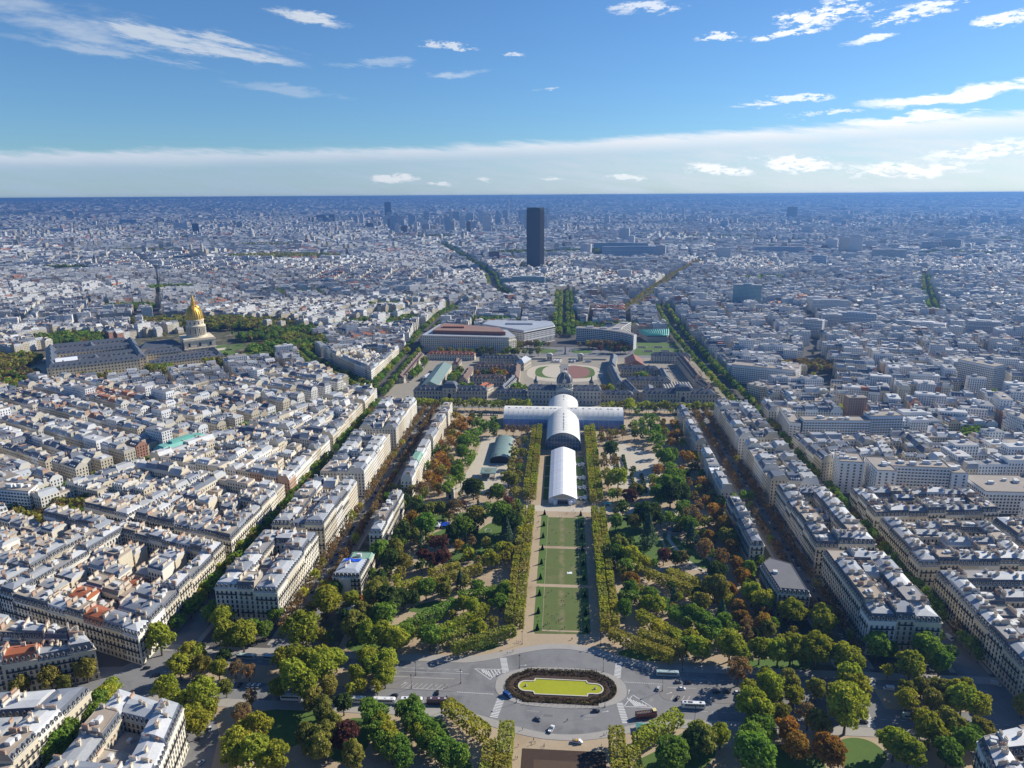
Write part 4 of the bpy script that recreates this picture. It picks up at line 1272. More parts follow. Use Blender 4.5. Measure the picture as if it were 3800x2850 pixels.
# side streets
M['plot'] = mat('planted_plot', (0.085, 0.085, 0.045), 0.95, None, 0.25, 0.08, 0.6, stain=(0.06, (0.5, 0.62), (0.20, 0.17, 0.12)))
for sx, nm in ((-1, 'left'), (1, 'right')):
  sheet('side_street', ccw([(sx * 163, 372), (sx * 181, 372), (sx * 181, 893), (sx * 163, 893)]), 0.03, M['asphalt'], 'shaded %s park street between two rows of mansions' % nm)
  sheet('side_street', ccw([(sx * 230, 367), (sx * 248, 367), (sx * 248, 905), (sx * 230, 905)]), 0.03, M['asphalt'], '%s outer avenue lined with trees' % nm)
  for a, b in ((161, 163), (181, 184), (226.5, 230), (248, 250.4)):
    slab('pavement', ccw([(sx * a, 376), (sx * b, 376), (sx * b, 893), (sx * a, 893)]), 0.0, 0.13, M['pavement'], 'narrow pavement strip %.0f metres out on the %s side of the park' % (a, nm))
  sheet('garden_ground', ccw([(sx * 138.6, 372), (sx * 160.8, 372), (sx * 160.8, 893), (sx * 138.6, 893)]), 0.015, M['plot'], 'planted plots around the %s row of park mansions' % nm)
sheet('cross_avenue', rect(-262, 252, 893.2, 903), 0.04, M['asphalt'], 'avenue crossing in front of the long military school facade')
sheet('near_street', [(-300, 240), (-252, 240), (-250, 367), (-262, 350), (-284, 348), (-290, 330)], 0.03, M['asphalt'], 'near left street junction below the red-roofed house')
sheet('near_street', [(-215, 240), (-160, 240), (-178, 300), (-195, 326), (-252, 326), (-252, 318)], 0.032, M['asphalt'], 'near left street beside the curved corner block')
sheet('near_street', [(200, 240), (252, 240), (252, 367), (165, 367), (165, 327), (205, 327)], 0.034, M['asphalt'], 'near right junction with broad crossings')

# ------------------------------------------------------------------ trees
def leaf_mat():
  """leaves take the tree's own colour; each leaf clump differs a little; light passes through thin leaves"""
  res = []
  for nm, src in (('leaves', 'obj'), ('leaves_mass', 'tint')):
    mt = bpy.data.materials.new(nm)
    mt.use_nodes = True
    T = NT(mt.node_tree)
    out = T.n('ShaderNodeOutputMaterial')
    if src == 'obj':
      c = T.n('ShaderNodeObjectInfo').outputs['Color']
    else:
      c = T.n('ShaderNodeAttribute', attribute_name='tint').outputs['Color']
    g = T.n('ShaderNodeNewGeometry')
    rnd = g.outputs['Random Per Island']
    nz = T.noise(g.outputs['Position'], 0.22, 3.0)
    k = T.m('ADD', 0.42, T.m('ADD', T.m('MULTIPLY', rnd, 0.45), T.m('MULTIPLY', nz, 0.62)))
    kk = T.n('ShaderNodeCombineColor')
    T.l(T.m('MULTIPLY', k, T.m('ADD', 0.86, T.m('MULTIPLY', nz, 0.30))), kk.inputs[0])
    T.l(k, kk.inputs[1])
    T.l(T.m('MULTIPLY', k, 0.95), kk.inputs[2])
    c = T.mix(1.0, c, kk.outputs[0], 'MULTIPLY')
    d = T.n('ShaderNodeBsdfDiffuse')
    T.l(c, d.inputs[0])
    t = T.n('ShaderNodeBsdfTranslucent')
    T.l(T.mix(1.0, c, (1.1, 1.15, 0.5, 1), 'MULTIPLY'), t.inputs[0])
    mx = T.n('ShaderNodeMixShader')
    mx.inputs[0].default_value = 0.38
    T.l(d.outputs[0], mx.inputs[1])
    T.l(t.outputs[0], mx.inputs[2])
    T.l(mx.outputs[0], out.inputs[0])
    res.append(mt)
  return res


M['leaf'], M['leaf_t'] = leaf_mat()
M['bark'] = mat('bark', (0.12, 0.095, 0.07), 0.95, None, 0.25, 0.8)
TINT = {'y': (0.355, 0.375, 0.055), 'g': (0.180, 0.285, 0.055), 'd': (0.085, 0.130, 0.042), 'p': (0.280, 0.270, 0.070), 'o': (0.390, 0.215, 0.055), 'h': (0.330, 0.335, 0.075),
    'b': (0.270, 0.185, 0.100), 'r': (0.140, 0.062, 0.054), 'k': (0.100, 0.165, 0.120)}
TWORD = {'y': 'yellow-green', 'g': 'green', 'd': 'dark green', 'p': 'olive', 'o': 'orange', 'b': 'thinning brown', 'r': 'dark red', 'k': 'blue-green'}


def leaves(pts, nrm, size, rs, jit=0.7):
  """random quads at points, facing roughly outward"""
  n = len(pts)
  d = nrm + rs.normal(0, jit, (n, 3))
  d /= np.maximum(np.linalg.norm(d, axis=1), 1e-6)[:, None]
  a = np.cross(d, rs.normal(0, 1, (n, 3)))
  a /= np.maximum(np.linalg.norm(a, axis=1), 1e-6)[:, None]
  b = np.cross(d, a)
  sz = size * rs.uniform(0.6, 1.35, (n, 1))
  a, b = a * sz, b * sz * rs.uniform(0.6, 1.0, (n, 1))
  V = np.stack([pts - a - b, pts + a - b * 0.7, pts + a * 0.9 + b, pts - a * 0.8 + b * 0.9], 1)
  return V.reshape(-1, 3)


def crown_points(kind, rs, n):
  """points and outward directions of a crown of radius 1 whose foot is at z = 0"""
  if kind == 'k':                                                 # layered conifer
    z = rs.uniform(0.25, 2.9, n) ** 1.0
    rr = np.maximum(0.04, (2.95 - z) / 2.7) * (0.75 + 0.25 * np.abs(np.sin(z * 9))) * rs.uniform(0.5, 1.05, n)
    t = rs.uniform(0, 6.28319, n)
    p = np.stack([rr * np.cos(t), rr * np.sin(t), z], 1)
    nr = np.stack([np.cos(t), np.sin(t), np.full(n, 0.7)], 1)
    return p, nr
  nl = 19 if kind != 'b' else 12
  lobes, rad = [], []
  for i in range(nl):
    t = i * 2.39996 + rs.uniform(-0.4, 0.4)
    u = (i + 0.5) / nl
    r = 0.66 * math.sqrt(1 - (2 * u - 1) ** 2) * rs.uniform(0.6, 1.15)
    lobes.append((r * math.cos(t), r * math.sin(t), 1.42 + (2 * u - 1) * 0.66 * rs.uniform(0.85, 1.1)))
    rad.append(rs.uniform(0.24, 0.44))
  L = np.array(lobes)
  Rr = np.array(rad)
  k = rs.randint(0, nl, n)
  d = rs.normal(0, 1, (n, 3))
  d /= np.linalg.norm(d, axis=1)[:, None]
  d[:, 2] = np.where(d[:, 2] < -0.35, -d[:, 2], d[:, 2])
  p = L[k] + d * (Rr[k] * rs.uniform(0.7, 1.12, n))[:, None]
  # drop most of those buried in another lobe
  dist = np.linalg.norm(p[:, None] - L[None], axis=2) / Rr[None]
  buried = dist.min(1) < 0.70
  keep = ~buried | (rs.rand(n) < 0.12)
  return p[keep], d[keep]


def crown_mesh(kind, seed, n, size):
  rs = np.random.RandomState(seed)
  p, d = crown_points(kind, rs, n)
  V = leaves(p, d, size, rs)
  return mesh_np('crown', V, np.arange(len(V)).reshape(-1, 4), [M['leaf']])


def trunk_mesh(kind, seed):
  rs = np.random.RandomState(seed)
  b = MB()
  if kind == 'k':
    b.tube([(0, 0, 0), (0, 0, 2.6)], [0.07, 0.015], 5)
  else:
    b.tube([(0, 0, 0), (0.01, 0.0, 0.5), (0.0, 0.02, 1.0), (0.02, 0.0, 1.9)], [0.075, 0.055, 0.045, 0.012], 6)
    for i in range(5):
      t = i * 1.35 + rs.uniform(-0.3, 0.3)
      z = 0.75 + 0.12 * i
      b.tube([(0, 0, z), (0.3 * math.cos(t), 0.3 * math.sin(t), z + 0.32), (0.62 * math.cos(t), 0.62 * math.sin(t), z + 0.62)], [0.032, 0.022, 0.006], 4)
  return b.mesh('trunk', [M['bark']])


CROWNS = {}
for kd in 'ygdpobrk':
  dens = {'b': 1400, 'o': 2400, 'k': 1800}.get(kd, 3000)
  CROWNS[kd] = [crown_mesh('k' if kd == 'k' else ('b' if kd == 'b' else 'y'), 100 + ord(kd) * 7 + i, dens, {'k': 0.064, 'b': 0.056}.get(kd, 0.066)) for i in range(3)]
TRUNKS = {'n': [trunk_mesh('n', 5 + i) for i in range(3)], 'k': [trunk_mesh('k', 1)]}


def tree_height(r, kd):
  return (1.0 if kd != 'k' else 1.05) * (1.12 if r < 5.2 else 1.0)


rows_ = [t.split() for t in TREES.replace('\n', ' ').split(';')]
TR = [(float(a), float(b), float(c) * 1.14, ('g' if k == 'd' and i % 3 == 0 else 'p' if k == 'o' and i % 4 == 0 else k)) for i, (a, b, c, k) in enumerate(rows_)]
# the dense rows that fan out from the roundabout are planted as bands (below)
BANDS = [(50, 416, 79, 382, 6.0, 'y', 'yellow-green'), (72, 421, 100, 389, 6.5, 'g', 'green'), (40, 440, 70, 427, 6.5, 'g', 'upper green')]
TR = [t for t in TR if t[2] > 7.5 or all(float(avenue_dist(np.array(abs(t[0])), np.array(t[1]), [(b[0], b[1]), (b[2], b[3])])) > 5.0 for b in BANDS)]
# street and avenue trees: (x, y, radius, tint) laid out along their kerbs
STREET = []


def inside_lawn(x, y):
  return any(bool(inside(np.array(x), np.array(y), p)) for p, _l in LAWNS)


rt = random.Random(3)
for sx in (-1, 1):
  for y in range(386, 892, 8):
    for xx, kd, r in ((165.5, 'b', 4.3), (178.5, 'b', 4.3), (230.4, 'g', 5.2), (246.4, 'g', 5.2)):
      if rt.random() < 0.90:
        STREET.append((sx * (xx + rt.uniform(-0.6, 0.6)), y + rt.uniform(-1.5, 1.5), r * rt.uniform(0.75, 1.15), kd if rt.random() < 0.8 else rt.choice('pyb')))
for x in range(-200, 216, 9):
  if not (-46 < x < 44):
    STREET.append((x + rt.uniform(-1, 1), 883 + rt.uniform(-1.5, 1.5), rt.uniform(5.6, 7.2), rt.choice('yyyp')))
for k in range(360):                                                 # smaller trees and shrubs that close up the groves
  x = rt.choice((-1, 1)) * rt.uniform(40, 136)
  y = rt.uniform(380, 870)
  if -106 < x < -52 and 610 < y < 785 or 44 < x < 100 and 630 < y < 775 or 578 < y < 597 or min(math.hypot(x - t[0], y - t[1]) for t in TR) > 13 or inside_lawn(x, y):
    continue
  kd = 'o' if abs(x) > 112 and y > 600 and rt.random() < 0.6 else rt.choice('ggddpppyb')
  STREET.append((x, y, rt.uniform(2.4, 5.2), kd))
for k in range(110):                                                 # gardens around the mansions
  x = rt.choice((-1, 1)) * rt.uniform(128, 160)
  y = rt.choice((rt.uniform(374, 424), rt.uniform(474, 491), rt.uniform(570, 602), rt.uniform(640, 800), rt.uniform(700, 718)))
  if abs(x) < 137.5 or y < 425 or 475 < y < 491 or 573 < y < 593 or 702 < y < 712:
    STREET.append((x, y, rt.uniform(2.8, 5.0), rt.choice('gdgpo')))
ALLT = [t + (1,) for t in TR] + [t + (0,) for t in STREET]


def tree_score(t):
  u, w_, d = project(t[0], t[1], t[2] * 1.4)
  if not (-0.02 < u < 1.02 and w_ < 1.04):
    return -1
  return t[2] / d * (1.0 if t[4] else 0.45)


ALLT.sort(key=tree_score, reverse=True)
NAMED = [t for t in ALLT[:300]]
REST = ALLT[300:]


def zone(x, y):
  """where a tree stands, in words"""
  s = 'left' if x < 0 else 'right'
  if y < 327:
    if abs(x) < 100:
      return 'in the near garden %s of the parterre' % s
    return 'in the near %s corner garden' % s
  if y < 369:
    return 'on the avenue %s of the roundabout' % s
  if y < 385 and abs(x) < 160:
    return 'behind the %s avenue pavement' % s
  if abs(x) > 225:
    return 'on the outer %s avenue' % s
  if abs(x) > 160:
    return 'on the %s park street' % s
  if y < 480:
    return 'in the near %s garden rows' % s
  if y < 582:
    return 'in the far %s garden' % s
  if y < 700:
    return 'in the %s grove by the tent' % s
  if y < 872:
    return 'in the %s grove by the hall' % s
  return 'before the school facade, %s' % s


ORD = ['first', 'second', 'third', 'fourth', 'fifth', 'sixth', 'seventh', 'eighth', 'ninth', 'tenth', 'eleventh', 'twelfth', 'thirteenth', 'fourteenth', 'fifteenth', 'sixteenth', 'seventeenth', 'eighteenth', 'nineteenth', 'twentieth']


def ordw(i):
  if i < 20:
    return ORD[i]
  return ['twenty', 'thirty', 'forty', 'fifty', 'sixty', 'seventy', 'eighty', 'ninety'][i // 10 - 1 - (1 if i % 10 == 9 and False else 0)] + ('-' + ORD[i % 10] if True else '')


def put_trees():
  groups = {}
  for t in NAMED:
    sz = 'tall' if t[2] >= 7 else ('small' if t[2] < 4.8 else 'middling')
    groups.setdefault((sz, t[3], zone(t[0], t[1])), []).append(t)
  for (sz, kd, zn), ts in groups.items():
    ts.sort(key=lambda t: t[0])
    for i, (x, y, r, _k, _s) in enumerate(ts):
      kx = rt.uniform(0.88, 1.14)
      kz = tree_height(r, kd) * rt.uniform(0.93, 1.07)
      e = empty({'k': 'conifer_tree'}.get(kd, 'broadleaf_tree'), (x, y, 0), rt.uniform(0, 6.28), (r * kx, r / kx, r * kz))
      j = rt.randrange(3)
      c = TINT[kd]
      f = rt.uniform(0.82, 1.2)
      c = (c[0] * f * rt.uniform(0.9, 1.12), c[1] * f, c[2] * f)
      obj('crown', CROWNS[kd][j], e, color=c)
      obj('trunk', TRUNKS['k' if kd == 'k' else 'n'][0 if kd == 'k' else j], e)
      which = '' if len(ts) == 1 else ', %s such from left' % ordw(i)
      tag(e, '%s %s tree %s%s' % (sz, TWORD[kd], zn, which), 'tree', 'trees ' + zn)


put_trees()


def tree_mass(name, label, items, nq, seed):
  """joined foliage for trees past counting"""
  rs = np.random.RandomState(seed)
  protos = {}
  Vs, cs = [], []
  for x, y, r, kd in items:
    key = (kd if kd in 'kb' else 'y', rs.randint(4), nq(r, x, y))
    if key not in protos:
      q = np.random.RandomState(key[1] * 31 + key[2])
      p, d = crown_points(key[0], q, int(key[2] * 1.35))
      protos[key] = leaves(p, d, 1.9 / math.sqrt(key[2]) * (0.8 if key[0] == 'b' else 1.0), q)
    v = protos[key].copy()
    a = rs.uniform(0, 6.28)
    ca, sa = math.cos(a), math.sin(a)
    w_ = v.copy()
    w_[:, 0] = (v[:, 0] * ca - v[:, 1] * sa) * r + x
    w_[:, 1] = (v[:, 0] * sa + v[:, 1] * ca) * r + y
    w_[:, 2] = v[:, 2] * r * tree_height(r, kd)
    tr_ = min(0.3, r * 0.05)
    tk = np.array([[(x - tr_, y, 0), (x + tr_, y, 0), (x + tr_ * 0.5, y, r), (x - tr_ * 0.5, y, r)], [(x, y - tr_, 0), (x, y + tr_, 0), (x, y + tr_ * 0.5, r), (x, y - tr_ * 0.5, r)]]).reshape(-1, 3)
    Vs.append(w_)
    Vs.append(tk)
    c = np.array(TINT[kd]) * rs.uniform(0.8, 1.2) * np.array([rs.uniform(0.9, 1.12), 1, 1])
    cs.append(np.broadcast_to(c, (len(v) // 4, 3)))
    cs.append(np.full((2, 3), 0.09))
  V = np.concatenate(Vs)
  o = obj(name, mesh_np(name, V, np.arange(len(V)).reshape(-1, 4), [M['leaf_t']], None, np.concatenate(cs)))
  tag(o, label, 'trees', kind='stuff')


tree_mass('street_trees', 'many small street trees and park trees along kerbs and between houses', [t[:4] for t in REST if tree_score(t) > 0], lambda r, x, y: 170, 4)
far_t = []
for line, hw, kd in AVENUES:
  if not kd:
    continue
  for (x0, y0), (x1, y1) in zip(line[:-1], line[1:]):
    L = math.hypot(x1 - x0, y1 - y0)
    nx, ny = -(y1 - y0) / L, (x1 - x0) / L
    offs = (-1, 1) if hw < 22 else (-1, -0.45, 0.45, 1)
    for k in range(int(L / 8.5)):
      for o_ in offs:
        t_ = (k + rt.random() * 0.4) * 8.5 / L
        off = o_ * (hw - 5)
        far_t.append((x0 + (x1 - x0) * t_ + nx * off, y0 + (y1 - y0) * t_ + ny * off, rt.uniform(4.2, 6.0), rt.choice('ggyd') if kd == 1 else rt.choice('bpp')))
for cx, cy_, rx, ry, kd in GROVES:
  nn = int(rx * ry * 3.1416 / (58 if cy_ < 2000 else 150)) + 2
  for k in range(nn):
    a, q = rt.uniform(0, 6.28), math.sqrt(rt.random())
    big = 1.0 if cy_ < 2000 else 1.5
    far_t.append((cx + rx * q * math.cos(a), cy_ + ry * q * math.sin(a), rt.uniform(4.5, 7) * big, kd if rt.random() < 0.6 else rt.choice('gpdyb')))
# courtyard and garden trees scattered through the town
for k in range(900):
  y = rt.uniform(700, 3000)
  x = rt.uniform(-1.0, 0.9) * y * 0.75
  if abs(x) > 256 or y > 1400:
    far_t.append((x, y, rt.uniform(3.2, 5.0), rt.choice('ggdpy')))
vx = [t for t in far_t if in_view(t[0], t[1], 0.04)]
tree_mass('avenue_trees', 'rows of avenue trees and distant groves among the roofs', vx, lambda r, x, y: 90 if y < 1500 else (44 if y < 2600 else 22), 9)

# ------------------------------------------------------------------ clipped rows of limes: box crowns on trunks
HEDGE = {}


def clipped(x, y, L, W_, rz, kd, label, z0=3.6, z1=11.0, group='clipped tree rows along the park axis', gaps=0.0):
  key = (round(L), round(W_, 1), round(z0, 1), round(z1, 1))
  if key not in HEDGE:
    rs = np.random.RandomState(len(HEDGE) + 50)
    L_, Wd, h = key[0], key[1], key[3] - key[2]
    pts, nr = [], []
    dens = 1.9
    for (nx, ny, nz, A) in ((0, 0, 1, L_ * Wd), (1, 0, 0, L_ * h), (-1, 0, 0, L_ * h), (0, 1, 0, Wd * h), (0, -1, 0, Wd * h), (0, 0, -1, L_ * Wd * 0.3)):
      n = int(A * dens)
      u, v = rs.uniform(-0.5, 0.5, n), rs.uniform(-0.5, 0.5, n)
      if nz:
        p = np.stack([u * Wd, v * L_, np.full(n, h / 2 * nz)], 1)
      elif nx:
        p = np.stack([np.full(n, nx * Wd / 2), u * L_, v * h], 1)
      else:
        p = np.stack([u * Wd, np.full(n, ny * L_ / 2), v * h], 1)
      p += rs.normal(0, 0.16, p.shape)
      pts.append(p)
      nr.append(np.broadcast_to(np.array([nx, ny, nz], float), (n, 3)))
    p = np.concatenate(pts)
    p[:, 2] += (key[2] + key[3]) / 2 + 0.25 * np.sin(p[:, 1] * 0.8)
    V = leaves(p, np.concatenate(nr), 0.55, rs, 0.45)
    b = MB()
    b.tube([(0, 0, 0), (0, 0, key[2] + 1.5)], [0.22, 0.14], 5)
    HEDGE[key] = (mesh_np('crown', V, np.arange(len(V)).reshape(-1, 4), [M['leaf']]), b.mesh('trunk', [M['bark']]))
  e = empty('clipped_tree_row', (x, y, 0), rz)
  c = TINT[kd]
  f = rt.uniform(0.85, 1.1)
  obj('crown', HEDGE[key][0], e, color=(c[0] * f * rt.uniform(0.9, 1.15), c[1] * f, c[2] * f))
  n = max(1, int(L / 5.5))
  for k in range(n):
    obj('trunk', HEDGE[key][1], e, (rt.uniform(-0.3, 0.3), (k + 0.5) / n * L - L / 2, 0))
  tag(e, label, 'tree row', group)


for sx, side in ((-1, 'left'), (1, 'right')):
  for rw, (xx, wd) in enumerate(((27.5, 5.4), (34.2, 4.4))):
    k = 0
    for y0, y1 in ((398, 575), (598, 806)):
      y = y0 + (0 if rw == 0 else 5)
      while y < y1 - 7:
        L = rt.choice([9, 13, 17])
        if y + L > y1:
          L = 9
        kd = rt.choice('yhhp') if sx < 0 else rt.choice('yhyh')
        clipped(sx * (xx + rt.uniform(-0.3, 0.3)), y + L / 2, L, wd, 0, kd,
            '%s block from the roundabout of the %s clipped lime row, %s of the axis' % (ordw(k), 'inner' if rw == 0 else 'outer', side), 3.2, rt.choice([9, 10]))
        k += 1
        y += L + rt.choice([0.8, 1.2, 3.0])
  # near pair at the bottom of the view
  for q, (xx, yy, L, wd) in enumerate(((27.8, 297, 20, 7.2), (27.6, 275, 20, 7.2), (35.3, 287, 15, 5.5), (35.6, 270, 16, 5.5))):
    clipped(sx * xx, yy, L, wd, 0, 'h', '%s clipped tree block %s of the parterre, counted from the roundabout' % (['nearest inner', 'second inner', 'first outer', 'second outer'][q], side), 3.2, 11)
# diagonal clipped rows fanning out from the roundabout
DIAG = [(30, 392.5, 66, 371, 5.2, 'long diagonal clipped row behind the %s pavement'), (48, 393, 74, 379, 5.0, 'short diagonal clipped row behind the long one, %s garden'),
    (62, 322, 38, 302, 7.0, 'diagonal clipped row running down from the near %s pavement'), (60, 468, 94, 444, 5.0, 'diagonal clipped row over bare ground in the %s garden'),
    (76, 470, 96, 456, 5.5, 'upper short clipped row in the %s garden'), (99, 446, 114, 435, 7, 'broad clipped clump at the outer end of the %s garden row')]
for sx, side in ((-1, 'left'), (1, 'right')):
  for x0, y0, x1, y1, wd, lb in DIAG:
    L = math.hypot(x1 - x0, y1 - y0)
    a = math.atan2(-(x1 - x0) * sx, y1 - y0)
    clipped(sx * (x0 + x1) / 2, (y0 + y1) / 2, L, wd, a, 'h' if wd != 7 else 'y', lb % side, 3.4, 9.5, 'diagonal clipped rows')
for sx, side in ((-1, 'left'), (1, 'right')):
  for x0, y0, x1, y1, wd, kd, wv in BANDS:
    L = math.hypot(x1 - x0, y1 - y0)
    for q in range(3):
      f = (q + 0.5) / 3
      clipped(sx * (x0 + (x1 - x0) * f), y0 + (y1 - y0) * f, L / 3 + 0.6, wd, math.atan2(-(x1 - x0) * sx, y1 - y0) + rt.uniform(-0.03, 0.03), kd,
          '%s part, from the axis, of the %s tree band in the %s garden' % (ordw(q), wv, side), 2.6, 9.0 + q * 0.4, 'dense tree bands fanning from the roundabout')
# tall dark hedges on the right sand court
for k, (x, y, L) in enumerate(((56, 705, 42), (64, 702, 42), (78, 648, 44), (68, 655, 30))):
  clipped(x, y, L, 2.2, 0, 'd', '%s dark clipped hedge on the right sand court' % ['left upper', 'right upper', 'right lower', 'left lower'][k], 0.2, 2.4, 'dark hedges on the sand court')
# clipped cones on the lawn strips
cone_me = None
rsx = np.random.RandomState(77)
zc = rsx.uniform(0, 1, 420) ** 1.4
tc_ = rsx.uniform(0, 6.28319, 420)
rc = (1 - zc) * 1.25 + 0.05
cv = leaves(np.stack([rc * np.cos(tc_), rc * np.sin(tc_), zc * 4.2 + 0.1], 1), np.stack([np.cos(tc_), np.sin(tc_), np.full(420, 0.4)], 1), 0.3, rsx, 0.3)
cone_me = mesh_np('clipped_cone', cv, np.arange(len(cv)).reshape(-1, 4), [M['leaf']])
for sx, side in ((-1, 'left'), (1, 'right')):
  for k, y in enumerate((403, 422, 444, 466, 488, 510.5, 531, 552.5, 574.5)):
    o = obj('clipped_yew', cone_me, None, (sx * 15.8, y, 0.07), rt.uniform(0, 6), color=(0.018, 0.032, 0.014))
    tag(o, '%s dark clipped cone from the roundabout on the %s lawn strip' % (ordw(k), side), 'topiary', 'clipped cones on the lawn strips')
# dark low hedge ring on the roundabout
def low_hedge(name, pts, wd, h, col, label, z0=0.2):
  rs = np.random.RandomState(len(name) + len(pts))
  P_, N_ = [], []
  for (x0, y0), (x1, y1) in zip(pts[:-1], pts[1:]):
    L = math.hypot(x1 - x0, y1 - y0)
    n = int(L * (wd + 2 * h) * 3.2) + 1
    t = rs.rand(n)
    s_ = rs.uniform(-0.5, 0.5, n) * wd
    z = np.where(rs.rand(n) < 0.6, h, rs.uniform(0.1, 1, n) * h)
    edge_ = z < h * 0.98
    s_ = np.where(edge_, np.sign(s_) * wd / 2, s_)
    nx, ny = -(y1 - y0) / L, (x1 - x0) / L
    P_.append(np.stack([x0 + (x1 - x0) * t + nx * s_, y0 + (y1 - y0) * t + ny * s_, z + z0], 1) + rs.normal(0, 0.07, (n, 3)))
    N_.append(np.stack([np.where(edge_, nx * np.sign(s_), 0), np.where(edge_, ny * np.sign(s_), 0), np.where(edge_, 0.1, 1.0)], 1))
  V = leaves(np.concatenate(P_), np.concatenate(N_), 0.30, rs, 0.5)
  o = obj(name, mesh_np(name, V, np.arange(len(V)).reshape(-1, 4), [M['leaf']]), color=col)
  tag(o, label, 'hedge')


ring = bed + [bed[0]]
sh = [(x * 0.955 - 0.02, 348.7 + (y - 348.7) * 0.90) for x, y in ring]
nb = len(sh)
low_hedge('low_hedge', sh[nb // 2 - 17:nb // 2 + 2], 2.2, 1.1, (0.060, 0.052, 0.024), 'tall dark hedge band along the far and right rim of the pond bed')
low_hedge('low_hedge', sh[nb // 2 + 1:], 2.2, 0.8, (0.085, 0.070, 0.034), 'brownish hedge band along the left rim of the pond bed')
low_hedge('low_hedge', sh[:2], 1.6, 0.6, (0.085, 0.075, 0.035), 'thin dry hedge strip along the near rim of the pond bed')
inner = [(x * 0.80, 348.6 + (y - 348.6) * 0.72) for x, y in ring]
low_hedge('low_hedge', inner, 1.4, 0.5, (0.085, 0.062, 0.034), 'low brown inner hedge ring around the green pond')

# ------------------------------------------------------------------ stone apartment houses
def edge_n(a, b):
  dx_, dy_ = b[0] - a[0], b[1] - a[1]
  L = math.hypot(dx_, dy_)
  return (dy_ / L, -dx_ / L), L


def offset_poly(p, offs):
  """move each edge outward by its own amount and intersect the neighbours"""
  n = len(p)
  lines = []
  for i in range(n):
    a, b = p[i], p[(i + 1) % n]
    nn, _L = edge_n(a, b)
    lines.append(((a[0] + nn[0] * offs[i], a[1] + nn[1] * offs[i]), (b[0] - a[0], b[1] - a[1])))
  out = []
  for i in range(n):
    (p1, d1), (p2, d2) = lines[i - 1], lines[i]
    den = d1[0] * d2[1] - d1[1] * d2[0]
    if abs(den) < 1e-4 * (abs(d1[0]) + abs(d1[1])) * (abs(d2[0]) + abs(d2[1])):
      out.append(p2)
      continue
    t = ((p2[0] - p1[0]) * d2[1] - (p2[1] - p1[1]) * d2[0]) / den
    out.append((p1[0] + d1[0] * t, p1[1] + d1[1] * t))
  return out


def window_mesh():
  b = MB()
  w, h = 0.62, 1.15
  b.add([(-w, -0.03, -h), (w, -0.03, -h), (w, -0.03, h), (-w, -0.03, h)], [(0, 1, 2, 3)], 0)
  b.box(-w - 0.16, -w, -0.14, 0.0, -h, h + 0.2, 1)
  b.box(w, w + 0.16, -0.14, 0.0, -h, h + 0.2, 1)
  b.box(-w, w, -0.14, 0.0, h, h + 0.2, 1, True)
  b.box(-w - 0.2, w + 0.2, -0.22, 0.0, -h - 0.15, -h, 1, True)
  b.box(-0.05, 0.05, -0.07, -0.03, -h, h, 1)
  b.box(-w, w, -0.20, -0.16, -h, -h + 0.75, 2)
  return b.mesh('window', [M['glass'], M['trim'], M['iron']])


def dormer_mesh():
  b = MB()
  b.add([(-0.55, -0.52, 0.5), (0.55, -0.52, 0.5), (0.55, -0.52, 1.9), (-0.55, -0.52, 1.9)], [(0, 1, 2, 3)], 0)
  b.box(-0.8, 0.8, -0.5, 1.3, 0.0, 2.1, 1)
  b.add([(-0.95, -0.65, 2.1), (0.95, -0.65, 2.1), (0.95, 1.5, 2.1), (-0.95, 1.5, 2.1), (0, -0.65, 2.7), (0, 1.5, 2.7)],
     [(0, 1, 4), (1, 2, 5, 4), (2, 3, 5), (3, 0, 4, 5)], 2)
  return b.mesh('dormer', [M['glass'], M['trim'], M['slate']])


def chimney_mesh(L):
  b = MB()
  b.box(-L / 2, L / 2, -0.4, 0.4, -3.2, 1.7, 0)
  b.box(-L / 2 - 0.12, L / 2 + 0.12, -0.5, 0.5, 1.7, 1.95, 0, True)
  n = max(2, int(L / 0.6))
  for i in range(n):
    x = -L / 2 + (i + 0.5) * L / n
    b.rings([[(x + r * math.cos(a), r * math.sin(a), z) for a in (0, 1.05, 2.09, 3.14, 4.19, 5.24)] for r, z in ((0.16, 1.95), (0.12, 2.6))], 1, True, False, True)
  return b.mesh('chimney_stack', [M['brick'], M['pot']])


WIN, DORM = window_mesh(), dormer_mesh()
CHIM = {L: chimney_mesh(L) for L in (2.2, 3.6, 5.0)}
BALC = {}


def balcony_mesh(L):
  k = int(L)
  if k not in BALC:
    b = MB()
    b.box(-k / 2, k / 2, -0.75, 0.0, -0.2, 0.0, 0, True)
    b.box(-k / 2, k / 2, -0.75, -0.69, 0.0, 0.95, 1, True)
    BALC[k] = b.mesh('balcony', [M['trim'], M['iron']])
  return BALC[k]


def to_cam(px, py, nn):
  dx_, dy_ = CAM[0] - px, CAM[1] - py
  return (dx_ * nn[0] + dy_ * nn[1]) / math.hypot(dx_, dy_)


